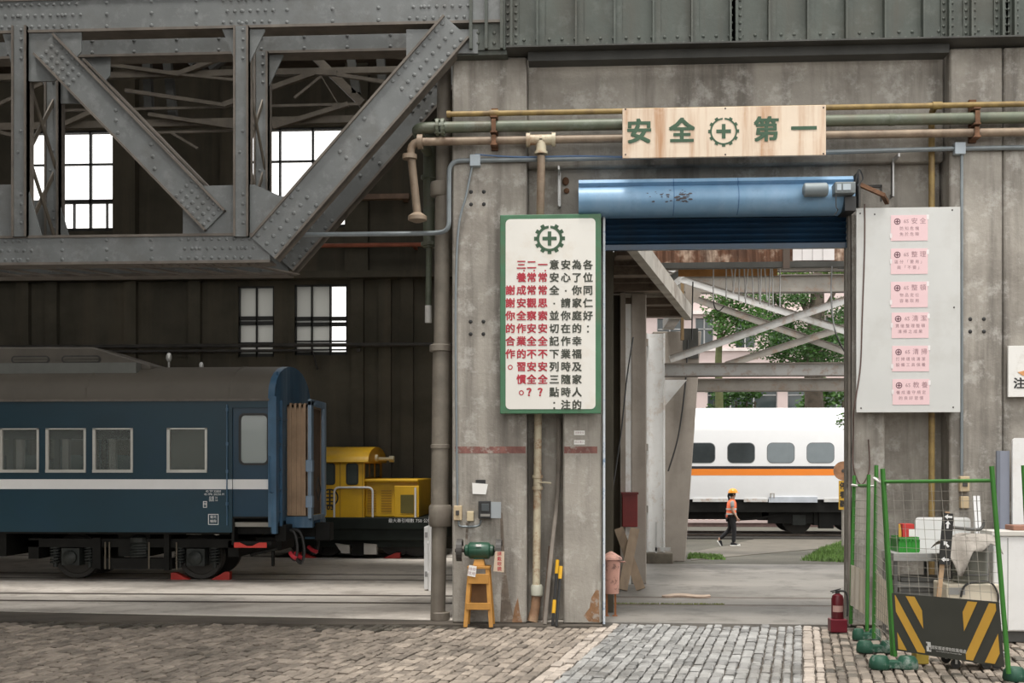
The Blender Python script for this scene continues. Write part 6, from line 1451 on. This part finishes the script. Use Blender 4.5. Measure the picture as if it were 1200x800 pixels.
body = skinned('body', [[('pel', J['pel'], (.125, .10)), ('wst', J['wst'], (.105, .085)), ('chs', J['chs'], (.125, .09)), ('nck', J['nck'], .05), ('hd0', J['hd0'], (.062, .07)), ('hd1', J['hd1'], (.072, .085))],
    ['hd0', ('nose', (.125, 0, 1.435), .012)], 
    ['chs', ('sr', sr, .052), ('er', er, .038), ('rw', wr, .026)], ['chs', ('sl', sl, .052), ('el', el, .038), ('lw', wl_, .026)],
    ['pel', ('hr', J['hr'], .085), ('kr', J['kr'], .055), ('ar', J['ar'], .036), ('tr', (.13, -.09, .035), .028)], ['pel', ('hl', J['hl'], .085), ('kl', J['kl'], .055), ('al', J['al'], .036), ('tl', (-.30, .09, .06), .028)]]
    + hand('r', wr, Vector((.35, .02, -.94)).normalized(), -1) + hand('l', wl_, Vector((.4, -.02, -.92)).normalized(), -1), skin_m, man, pb)
skinned('trousers', [[('pel', (0, 0, .86), (.14, .125)), ('hr', J['hr'], (.105, .10)), ('kr', J['kr'], .073), ('ar', (.05, -.09, .085), .056)], ['pel', ('hl', J['hl'], (.105, .10)), ('kl', J['kl'], .073), ('al', (-.32, .09, .18), .052)]], trousers_m, man, pb)
skinned('tshirt', [[('wst', (0, 0, .92), (.128, .11)), ('chs', (.01, 0, 1.16), (.135, .105)), ('nk', (.02, 0, 1.29), .065)], ['chs', ('sr', sr, .066), ('er', (.012, -.188, 1.07), .056)], ['chs', ('sl', sl, .066), ('el', (.0, .188, 1.07), .056)]], grey_shirt, man, pb)
# vest: a closed garment wrapping the trunk
mb = MB(); rings = [(.80, .165, .135, -.01), (.90, .165, .135, 0), (1.0, .155, .125, 0), (1.12, .165, .13, .01), (1.22, .15, .12, .012), (1.28, .105, .085, .015), (1.32, .07, .065, .02)]; n = 24; b = 0
for (z, ry, rx, cx) in rings:
    for k in range(n): a = 2 * math.pi * k / n; mb.v.append((pb.x + cx + rx * math.cos(a), pb.y + ry * math.sin(a), pb.z + z))
for i in range(len(rings) - 1):
    for k in range(n): l = (k + 1) % n; mb.face([i * n + k, i * n + l, (i + 1) * n + l, (i + 1) * n + k])
v = mb.build('vest', vest_m, man, smooth=True); so = v.modifiers.new('thick', 'SOLIDIFY'); so.thickness = .008; so.offset = 1
for z, rr in ((.885, 1.04), (1.02, 1.06)):
    mb = MB(); b = 0
    for zz in (z, z + .045):
        for k in range(n): a = 2 * math.pi * k / n; mb.v.append((pb.x + .135 * rr * 1.03 * math.cos(a), pb.y + .165 * rr * 1.02 * math.sin(a), pb.z + zz))
    for k in range(n): l = (k + 1) % n; mb.face([k, l, n + l, n + k])
    mb.build('reflective_band', silver, v, smooth=True)
for (ax, ay, az, ang) in ((.045, -.09, .0, 0), (-.345, .09, .055, R(58))):
    M = Matrix.Translation(pb + Vector((ax, ay, az))) @ Matrix.Rotation(ang, 4, 'Y')
    mb = MB(); prof = [(-.075, .02), (-.07, .10), (-.02, .12), (.06, .085), (.13, .07), (.175, .05), (.185, .02)]
    mb.prism([(p[0], p[1]) for p in prof], -.042, .042, 'xz'); mb.xf(M); s_ = mb.build('shoe', trousers_m, man, bevel=.015)
    mb = MB(); mb.prism([(-.085, -.0), (-.085, .032), (.1, .032), (.19, .036), (.195, .012), (.15, .0)], -.05, .05, 'xz'); mb.box(.1, .19, -.047, .047, .03, .055); mb.xf(M); mb.build('white_sole', shoe_w, s_, bevel=.008)
hc = pb + Vector((.045, 0, 1.475))
mb = MB(); mb.ball(hc + Vector((-.022, 0, .005)), .102, 16, 1.08, .95, .9); mb.tube(smoothpath([hc + Vector((-.09, 0, .02)), hc + Vector((-.125, 0, -.06)), hc + Vector((-.105, -.01, -.16)), hc + Vector((-.10, -.01, -.22))], 5), .03, 8); mb.build('hair', hair_m, man, smooth=True)
mb = MB(); k = 8; prof = [(.135 * math.cos(R(a)), .115 * math.sin(R(a))) for a in range(0, 91, 12)]; mb.lathe([(p, .035 + q) for p, q in prof], hc + Vector((0, 0, .0)), 'z', 24); mb.lathe([(.138, .02), (.15, .028), (.138, .036)], hc, 'z', 24); mb.prism([(hc.x + .1, hc.y - .08), (hc.x + .175, hc.y - .055), (hc.x + .185, hc.y), (hc.x + .175, hc.y + .055), (hc.x + .1, hc.y + .08)], hc.z + .02, hc.z + .032, 'xy'); mb.build('hard_hat', helmet_m, man, smooth=True)
mb = MB()
for sy in (-1, 1): mb.ball(hc + Vector((.068, sy * .033, -.012)), .011, 8)
mb.build('eye', mat('eye_dark', (.02, .015, .012), .2), man); mb = MB(); mb.box(hc.x + .066, hc.x + .078, hc.y - .022, hc.y + .022, hc.z - .075, hc.z - .066); mb.build('mouth', mat('lips', (.36, .13, .11), .5), man)
mb = MB()
for sy in (-1, 1): mb.ball(hc + Vector((.0, sy * .078, -.02)), .024, 8, 1.2, .7, .35)
mb.build('ear', skin_m, man, smooth=True)

# ------------------------------------------------------------------ green fence panels
fence_green = mat('fence_green_paint', (.045, .19, .03), .4, var=.1, scale=4, stain=((.05, .17, .035), .4, 3)); tape_w = mat('white_tie', (.78, .77, .74), .5)
foot_green = mat('foot_green', (.014, .075, .045), .5, var=.2, scale=6, grime=((.4, .42, .4), .4, 7)); wiremesh = mat('mesh_wire', (.35, .33, .29), .5, metal=.3)
banner_dark = mat('dark_banner', (.050, .052, .043), .6, var=.08); banner_yel = mat('banner_yellow', (.62, .36, .055), .6, var=.06); banner_pale = mat('pale_banner', (.84, .80, .73), .6, var=.08, scale=2, streak=((.55, .46, .28), .4, 4))
def translucent(m, c, f):
    nt = m.node_tree; b = nt.nodes['Principled BSDF']; tr = nt.nodes.new('ShaderNodeBsdfTranslucent'); tr.inputs[0].default_value = tuple(c) + (1,); mx = nt.nodes.new('ShaderNodeMixShader'); mx.inputs[0].default_value = f
    nt.links.new(b.outputs[0], mx.inputs[1]); nt.links.new(tr.outputs[0], mx.inputs[2]); nt.links.new(mx.outputs[0], nt.nodes['Material Output'].inputs['Surface'])
translucent(banner_pale, (.85, .8, .7), .5)
def top(px, py, base): return W(px, py, base.y)
feetpos = []
def fence(label, b0, b1, t0, t1, nb0, nb1, sag=0, dark=False, bars=True):
    b0, b1 = Vector(b0), Vector(b1); t0, t1 = Vector(t0), Vector(t1); b0.z = b1.z = .092
    root = thing('wire_fence', (b0 + b1) / 2, label, 'fence', 'green fence panels')
    for a, c in ((b0, t0), (b1, t1)):
        mb = MB(); mb.tube([a, c], .024, 10); mb.build('post', fence_green, root, smooth=True)
    def P(u, v): return (b0 + (b1 - b0) * u) * (1 - v) + (t0 + (t1 - t0) * u) * v
    if bars:
        mb = MB(); mb.tube([P(0, .93), P(1, .93)], .019, 8); mb.build('top_rail', fence_green, root, smooth=True)
    L = (b1 - b0).length; mb = MB(); nu = max(3, int(L / .11)); 
    for i in range(nu + 1): mb.tube([P(i / nu, .04), P(i / nu, .93)], .0028, 4)
    nv = 18
    for i in range(nv + 1): v = .04 + .89 * i / nv; mb.tube([P(0, v), P(1, v)], .0028, 4)
    mb.build('wire_mesh', wiremesh, root)
    nrm = (b1 - b0).cross(t0 - b0).normalized() * .012
    if nrm.y > 0: nrm = -nrm
    mb = MB(); (u0, va, vb) = (.02, nb0[0], nb0[1]); (v2a, v2b) = nb1
    b = len(mb.v); K = 10
    for i in range(K + 1):
        u = .02 + .96 * i / K; lo = va + (v2a - va) * i / K; hi = vb + (v2b - vb) * i / K; w = Vector((0, 0, 0)) if dark else nrm * (math.sin(i * 2.1) * .8)
        for v in (lo, (lo + hi) / 2, hi): mb.v.append(tuple(P(u, v) + nrm * 1.6 + w))
        for v in (lo, (lo + hi) / 2, hi): mb.v.append(tuple(P(u, v) + nrm * 1.5 + w))
    for i in range(K):
        a = b + 6 * i; c = a + 6
        mb.face([a, c, c + 1, a + 1]); mb.face([a + 1, c + 1, c + 2, a + 2]); mb.face([a + 3, a + 4, c + 4, c + 3]); mb.face([a + 4, a + 5, c + 5, c + 4])
    for i in (0, K): a = b + 6 * i; mb.face([a, a + 1, a + 4, a + 3]); mb.face([a + 1, a + 2, a + 5, a + 4])
    bn = mb.build('banner', banner_dark if dark else banner_pale, root)
    return root, P, nrm, bn
fa0, fa1 = G(997, 739), G(1016, 748); fb0, fb1 = G(1024, 757), G(1046, 778); fc0, fc1 = G(1049, 779), G(1182, 800)
# lift the frames onto their feet
fence('green wire fence panel with a pale banner, deepest one beside the fire extinguisher', fa0, fa1, top(1001, 557, fa0), top(1018, 556, fa1), (.13, .40), (.10, .385))
fence('green wire fence panel with a pale banner between the deepest panel and the striped one', fb0, fb1, top(1027, 545, fb0), top(1034, 549, fb1), (.12, .40), (.14, .36), bars=False)
root, P, nrm, bn = fence('green wire fence panel with the dark yellow-striped banner', fc0, fc1, top(1034.5, 549, fc0), top(1162, 546, fc1), (.035, .34), (.03, .345), dark=True)
# stripes: clipped parallelograms on the banner
def bpt(s, t): # s, t in 0..1 on the banner
    u = .02 + .96 * s; lo = .035 - .005 * s; hi = .34 + .005 * s; return P(u, lo + (hi - lo) * t) + nrm * 1.9
def clip_poly(poly, x0, x1):
    for (ax, lim, sg) in ((0, x0, 1), (0, x1, -1), (1, .03, 1), (1, .97, -1)):
        out = []
        for i in range(len(poly)):
            a, b = poly[i], poly[(i + 1) % len(poly)]; da, db = (a[ax] - lim) * sg, (b[ax] - lim) * sg
            if da >= 0: out.append(a)
            if (da >= 0) != (db >= 0): t = da / (da - db); out.append((a[0] + (b[0] - a[0]) * t, a[1] + (b[1] - a[1]) * t))
        poly = out
        if not poly: return []
    return poly
mb = MB()
for (x0, x1, sg) in ((.03, .29, -1), (.67, .97, 1)):
    for k in range(-4, 8):
        c = k * .19 + (.06 if sg < 0 else .10); w = .088; q = .30
        poly = clip_poly([(x0 + c - sg * q * .5, -.05), (x0 + c + w - sg * q * .5, -.05), (x0 + c + w + sg * q * .55, 1.05), (x0 + c + sg * q * .55, 1.05)], x0, x1)
        if len(poly) >= 3:
            b = len(mb.v); mb.v += [tuple(bpt(*p)) for p in poly]; mb.face(range(b, b + len(poly)))
mb.build('yellow_stripe', banner_yel, bn)
mb = MB(); rr = (bpt(1, .5) - bpt(0, .5)).normalized(); uu = (bpt(.5, 1) - bpt(.5, 0)).normalized()
text_mesh(mb, '國家鐵道博物館籌備處', .041, bpt(.515, .15), right=rr, up=uu, depth=.002, align='CENTER'); text_mesh(mb, 'National Railway Museum Preparatory Office', .016, bpt(.515, .10), right=rr, up=uu, depth=.002)
quad(mb, bpt(.33, .15), .055, .1, rr, uu, .002)
mb.build('lettering', mat('banner_white', (.72, .72, .7), .5), bn)
mb = MB()
for (s, t) in ((.325, .22), (.36, .09)): quad(mb, bpt(.33, .15) + nrm * .1, .016, .03, rr, uu, .003, off=(s - .345, (t - .15) * .3))
mb.build('logo_cutout', banner_dark, bn)
for (a, b) in ((top(1001, 568, fa0), top(1023, 569, fa1)), (top(1027, 560, fb0), top(1035, 567, fb1))):
    mb = MB(); mb.tube([a + Vector((-.04, -.06, 0)), (a + b) / 2 + Vector((0, -.07, -.02)), b + Vector((.03, -.06, 0))], .016, 6); tag(mb.build('tie', tape_w), 'white tie binding the ' + ('deepest' if b.y > fb1.y + .3 else 'middle') + ' fence posts together near their tops', 'tie', 'white fence ties')
def foot(px, py, s, lab):
    p = G(px, py); t = thing('weight_block', p, lab, 'fence foot', 'green fence feet')
    for d in (-1, 1):
        mb = MB(); c = p + Vector((d * .16 * s, -.0, 0)); mb.lathe([(.115 * s, 0), (.125 * s, .02), (.115 * s, .09), (.085 * s, .13), (.03, .135)], c, 'z', 18); mb.build('lobe', foot_green, t, smooth=True)
    mb = MB(); mb.box(p.x - .12 * s, p.x + .12 * s, p.y - .06, p.y + .06, 0.005, .085); mb.build('bridge', foot_green, t, bevel=.01)
foot(1015.5, 749, .62, 'green fence foot block, deepest of them, behind the others'); foot(1027, 764, .8, 'green double fence foot in the middle of the row'); foot(1047, 783, .9, 'green double fence foot under the corner of the striped panel'); foot(1206, 797, .9, 'green double fence foot by the white cabinet')
# next panel's first post at the picture's edge
p = G(1212, 797); p.z = .092; mb = MB(); mb.tube([p, W(1199.5, 545, p.y)], .024, 10); tag(mb.build('post', fence_green, smooth=True), 'single green fence post in front of the white panels by the wall', 'post'); bpy.context.view_layer.update()
COL.objects[-1].name = 'fence_post' if COL.objects[-1].name.startswith('post') else COL.objects[-1].name

# ------------------------------------------------------------------ stored things behind the fence
crate_green = mat('green_crate_plastic', (.03, .25, .03), .4, var=.08); grey_top = mat('grey_shelf', (.30, .30, .29), .5, var=.08); white_goods = mat('white_enamel_panel', (.76, .76, .755), .35, var=.03, grime=((.6, .57, .52), .3, 2)); dark_grey = mat('dark_grey_sheet', (.10, .10, .095), .5, var=.25, scale=3)
Yq = 15.25; ztab = Z(1070, 646, Yq)
root = thing('work_table', (X(1075, Yq), Yq, 0), 'grey steel table behind the green fence holding the crate and white boards', 'table')
mb = MB(); mb.box(X(1040, Yq), X(1112, Yq), Yq - .3, Yq + .33, ztab - .1, ztab); mb.build('top', grey_top, root, bevel=.006)
for px in (1043, 1109):
    for dy in (-.26, .29): mb = MB(); mb.box(X(px, Yq) - .02, X(px, Yq) + .02, Yq + dy - .02, Yq + dy + .02, 0, ztab - .1); mb.build('leg', dark_grey, root)
mb = MB(); mb.box(X(1041, Yq), X(1110, Yq), Yq - .24, Yq + .3, .47, .5); mb.build('shelf', dark_grey, root)
for k, (pa, pb_, dz, h) in enumerate(((1046, 1100, 0, .06), (1048, 1095, .063, .05), (1043, 1090, .116, .07), (1050, 1108, .19, .05))):
    mb = MB(); mb.box(X(pa, Yq), X(pb_, Yq), Yq - .2 - .01 * k, Yq + .25, .502 + dz, .502 + dz + h); tag(mb.build('steel_plate', dark_grey if k % 2 else mat('stack_grey', (.2, .2, .19), .4, var=.2), bevel=.006), ['flat dark plate at the bottom of the stack under the grey table', 'second plate up in the stack under the grey table', 'third plate up, sticking out furthest toward the fire extinguisher', 'topmost plate in the stack under the grey table'][k], 'plate', 'plates stacked under the table')
def crate(x0, x1, y0, y1, z0, z1, label):
    root = thing('crate', ((x0 + x1) / 2, (y0 + y1) / 2, z0), label, 'crate'); t_ = .012
    mb = MB(); mb.box(x0, x1, y0, y1, z0, z0 + t_); mb.build('bottom', crate_green, root)
    for (a, b, c, d) in ((x0, x1, y0, y0 + t_), (x0, x1, y1 - t_, y1), (x0, x0 + t_, y0 + t_, y1 - t_), (x1 - t_, x1, y0 + t_, y1 - t_)):
        mb = MB(); mb.box(a, b, c, d, z0 + t_, z1); mb.box(a - .006, b + .006, c - .006, d + .006, z1 - .05, z1 - .03)
        n = 6
        for i in range(n + 1):
            if b - a > .1: x = a + (b - a) * i / n; mb.box(x - .006, x + .006, c - .006, d + .006, z0 + t_, z1 - .03)
        mb.build('side', crate_green, root)
    return root
crate(X(1049, Yq), X(1072, Yq), Yq - .2, Yq + .2, ztab + .001, Z(1060, 628, Yq), 'green plastic crate with the red box in it, on the grey table')
rb0 = ztab + .016
mb = MB(); mb.box(X(1055.5, Yq), X(1068.8, Yq), Yq - .1, Yq + .1, rb0, Z(1060, 613.5, Yq)); t = thing('red_carton', (X(1063, Yq), Yq, rb0), 'red carton with a white label standing in the green crate', 'box'); mb.build('carton', mat('carton_red', (.55, .04, .035), .5), t)
mb = MB(); mb.box(X(1062.5, Yq), X(1070, Yq), Yq - .104, Yq - .1, Z(1060, 628, Yq), Z(1060, 619.5, Yq)); mb.build('label', paper, t)
mb = MB(); mb.prism([(X(1051.3, Yq), rb0), (X(1054.5, Yq), rb0), (X(1054.5, Yq), Z(1052, 622, Yq)), (X(1053, Yq), Z(1052, 613.5, Yq)), (X(1051.3, Yq), Z(1052, 614, Yq))], Yq - .08, Yq - .06, 'xz'); tag(mb.build('warning_tag', banner_yel), 'yellow card standing in the green crate beside the red carton', 'card')
yb = 15.6; mb = MB(); mb.prism(round_rect(X(1073, yb), X(1137.5, yb), Z(1100, 651, yb), Z(1100, 606, yb), .05), yb, yb + .03, 'xz'); t = thing('whiteboard', (X(1105, yb), yb, 0), 'large white board with rounded corners standing behind the green crate', 'board'); mb.build('panel', white_goods, t)
mb = MB(); mb.prism(round_rect(X(1075, yb), X(1135.5, yb), Z(1100, 649, yb), Z(1100, 608, yb), .04), yb - .004, yb, 'xz'); mb.build('face', mat('whiteboard_face', (.70, .71, .70), .25, var=.03), t)
mb = MB(); mb.box(X(1085, yb) - .02, X(1085, yb) + .02, yb + .0, yb + .03, 0, .99); mb.box(X(1126, yb) - .02, X(1126, yb) + .02, yb, yb + .03, 0, .99); mb.build('stand', dark_grey, t)
# arrow post
ya = 14.1; root = thing('arrow_post', (X(1103, ya), ya, 0), 'black arrow board with white arrows on a wooden stake behind the fence', 'sign')
A, B = W(1101, 690, ya), W(1110, 601, ya); A.z = max(A.z, 0)
dirv = (B - A).normalized()
mb = MB(); mb.bar(A - dirv * (A.z / dirv.z), A + dirv * .9, .05, .03, (0, 1, 0)); mb.build('stake', mat('pale_stake', (.46, .31, .19), .8, var=.15), root)
q0, q1 = W(1105.5, 661, ya), W(1110.5, 601, ya); mb = MB(); mb.bar(q0 + Vector((0, -.03, 0)), q1 + Vector((0, -.03, 0)), .125, .02, (0, 1, 0)); mb.build('board', mat('black_board', (.02, .02, .019), .5), root)
mb = MB(); dd = (q1 - q0); rr2 = Vector((dd.z, 0, -dd.x)).normalized(); uu2 = dd.normalized()
for f, up in ((.93, 0), (.78, 1), (.4, 2), (.1, 0)):
    c = q0 + dd * f + Vector((0, -.04, 0)); pts = [(-.045, 0), (-.005, .03), (-.005, .012), (.045, .012), (.045, -.012), (-.005, -.012), (-.005, -.03)]
    b = len(mb.v)
    for (x, y) in pts:
        if up == 1: x, y = y, -x
        if up == 2: x, y = (x - y) * .7, -(x + y) * .7
        mb.v.append(tuple(c + rr2 * x + uu2 * y + Vector((0, -.002, 0))))
    mb.face(range(b, b + 7))
mb.build('white_arrow', coach_white, root)
# drum under a cloth
yd = 14.6; pz = .62; zt_ = Z(1140, 630, yd); cx = X(1137, yd); rd = (X(1158, yd) - X(1118, yd)) / 2
root = thing('cabinet_base', (X(1135, yd), yd, 0), 'cream equipment case with a black cable, standing below the grey drum', 'case')
zcb = Z(1135, 682, yd)
mb = MB(); mb.box(X(1102, yd), X(1163, yd), yd - .25, yd + .3, .2, zcb); mb.build('case', mat('cream_case', (.62, .56, .45), .5, var=.05), root, bevel=.015)
mb = MB(); mb.box(X(1104, yd), X(1123, yd), yd - .256, yd - .25, Z(1120, 694, yd), Z(1120, 686, yd)); mb.build('vent_panel', grey_top, root)
mb = MB(); mb.tube(smoothpath([(X(1118, yd), yd - .26, zcb - .15), (X(1122, yd), yd - .27, zcb - .02), (X(1135, yd), yd - .27, zcb + .03), (X(1152, yd), yd - .27, zcb + .02), (X(1160, yd), yd - .27, zcb - .1), (X(1161, yd), yd - .26, zcb - .2)], 6), .012, 6); mb.build('cable', cable_black, root, smooth=True)
mb = MB(); mb.box(X(1106, yd), X(1160, yd), yd - .22, yd + .25, 0, .2); mb.build('plinth', dark_grey, root)
t = thing('drum', (cx, yd, zcb), 'grey-green steel drum half covered by the grey cloth, on the cream case', 'drum')
mb = MB(); mb.lathe([(rd * .97, zcb + .003), (rd, zcb + .02), (rd, zt_ - .02), (rd * .97, zt_)], (cx, yd, 0), 'z', 32); mb.build('shell', mat('drum_grey_green', (.17, .175, .15), .35, metal=.3, var=.1), t, smooth=True)
mb = MB()
for zz in (zcb + .1, zt_ - .1): mb.lathe([(rd, -.012), (rd + .01, 0), (rd, .012)], (cx, yd, zz), 'z', 32)
mb.build('rib', dark_grey, t, smooth=True)
# draped cloth
cl = MB(); nx, ny = 34, 16; x0, x1 = X(1101, yd), X(1163, yd); y0_, y1_ = yd - .34, yd + .34; rc = random.Random(5)
zc0 = zt_ + .012
for j in range(ny + 1):
    for i in range(nx + 1):
        fx, fy = i / nx, j / ny; x = x0 + (x1 - x0) * fx; y = y0_ + (y1_ - y0_) * fy; d = math.hypot(x - cx, y - yd)
        over = max(0, d - rd - .03); z = zc0 + .05 * math.sin(fx * 9 + fy * 4) * .3 + .03 * fx - over * .55 + .03 * math.sin(fx * 17) * (over * 3)
        if fy < .3: z -= (.3 - fy) * (1.15 * max(0, 1 - abs(fx - .25) * 4.2) + .22 + .1 * math.sin(fx * 14))
        z = max(z, zc0 - .45)
        if over == 0: z = max(z, zc0 + .005)
        cl.v.append((x, y - .02 * math.sin(fx * 21) * (over > 0), z + rc.uniform(-.004, .004)))
for j in range(ny):
    for i in range(nx): a = j * (nx + 1) + i; cl.face([a, a + 1, a + nx + 2, a + nx + 1])
o = cl.build('cloth', mat('grey_cloth', (.30, .275, .245), .85, var=.12, scale=5, bump=.3, bscale=30), smooth=True); so = o.modifiers.new('thick', 'SOLIDIFY'); so.thickness = .006; so.offset = 1
tag(o, 'crumpled grey cloth draped over the top of the grey-green drum', 'cloth')
mb = MB(); mb.tube(smoothpath([(X(1110, yd), yd - .1, zc0 + .12), (X(1128, yd), yd, zc0 + .1), (X(1150, yd), yd + .05, zc0 + .09), (X(1156, yd), yd + .05, zc0 + .2)], 5), .02, 8); tag(mb.build('strap', dark_grey, smooth=True), 'dark strap lying across the grey cloth on the drum', 'strap')
for k, dx in enumerate((0, 4.5)):
    A, B = W(1146 + dx, 624, 15.35), W(1141.5 + dx, 581, 15.5); A.z = 0; A.y = 15.2
    mb = MB(); mb.bar(A, B, .035, .035, (0, 1, 0)); tag(mb.build('aluminium_bar', mat('aluminium', (.62, .62, .62), .3, metal=.5, var=.05) if k == 0 else bpy.data.materials['aluminium']), ('first' if k == 0 else 'second') + ' of two aluminium bars leaning behind the drum, counted from the arrow post', 'bar', 'aluminium bars')
# white cabinet with the sheets behind it
yc = 14.72; root = thing('white_cabinet', (X(1195, yc), yc, 0), 'big white cabinet on a dark base at the wall behind the fence', 'cabinet')
mb = MB(); mb.box(X(1164, yc), X(1290, yc), yc, yc + .42, .13, Z(1180, 628, yc)); mb.build('body', white_goods, root, bevel=.02)
mb = MB(); mb.box(X(1162, yc), X(1292, yc), yc - .02, yc + .44, Z(1180, 628, yc), Z(1180, 622, yc)); mb.build('worktop', mat('pale_worktop', (.6, .58, .54), .4, var=.05), root, bevel=.008)
mb = MB(); mb.box(X(1168, yc), X(1288, yc), yc + .05, yc + .4, 0, .13); mb.build('base', dark_grey, root)
mb = MB(); mb.box(X(1181, yc) - .004, X(1181, yc) + .004, yc - .002, yc + .01, .15, Z(1180, 630, yc)); mb.build('door_gap', dark_grey, root)
mb = MB(); mb.box(X(1191, yc), X(1215, yc), yc + .1, yc + .4, Z(1195, 622, yc) + .001, Z(1195, 616, yc)); tag(mb.build('timber_block', mat('red_brown_block', (.26, .13, .09), .7, var=.2), bevel=.01), 'red-brown block lying on top of the big white cabinet', 'block')
yz = 15.75
mb = MB(); mb.prism(round_rect(X(1186, yz), X(1300, yz), 0, Z(1195, 513, yz), .05), yz - .02, yz + .02, 'xz'); tag(mb.build('upright_board', white_goods), 'tall white panel with a rounded corner standing behind the white cabinet', 'panel')
mb = MB(); mb.box(X(1170.5, yz), X(1185, yz), yz + .06, yz + .12, 0, Z(1178, 528, yz)); mb.m = 1; mb.box(X(1169.5, yz), X(1173.5, yz), yz + .04, yz + .06, 0, Z(1178, 528, yz)); tag(mb.build('blue_grey_board', [mat('blue_grey_sheet', (.24, .26, .32), .5, var=.05), mat('blue_grey_edge', (.15, .165, .2), .5)]), 'blue-grey panel standing beside the tall white panel', 'panel')
# dolly under the banner
pd = G(1140, 790); yd2 = pd.y + .5
root = thing('dolly', (X(1140, yd2), yd2, 0), 'low pale dolly on black casters just behind the striped banner', 'dolly')
xa, xb = X(1106, yd2), X(1172, yd2)
mb = MB(); mb.box(xa, xb, yd2 - .2, yd2 + .25, .13, .18); mb.build('deck', grey_top, root, bevel=.008)
for x in (xa + .08, (xa + xb) / 2 + .1, xb - .08):
    for dy in (-.14, .2):
        mb = MB(); mb.lathe([(.02, -.02), (.05, -.018), (.05, .018), (.02, .02)], (x, yd2 + dy, .05), 'y', 16); w = mb.build('caster', black_paint, root, smooth=True)
        mb = MB(); mb.box(x - .012, x + .012, yd2 + dy - .028, yd2 + dy - .022, .05, .13); mb.box(x - .025, x + .025, yd2 + dy - .03, yd2 + dy + .03, .108, .13); mb.build('fork', zinc, w)
mb = MB(); mb.box(X(1077, yd2), X(1092, yd2), yd2 + .1, yd2 + .3, 0, .12); tag(mb.build('wheel_stop', mat('dull_yellow', (.42, .3, .05), .6, var=.2), bevel=.01), 'dull yellow block on the floor beneath the striped banner', 'block')
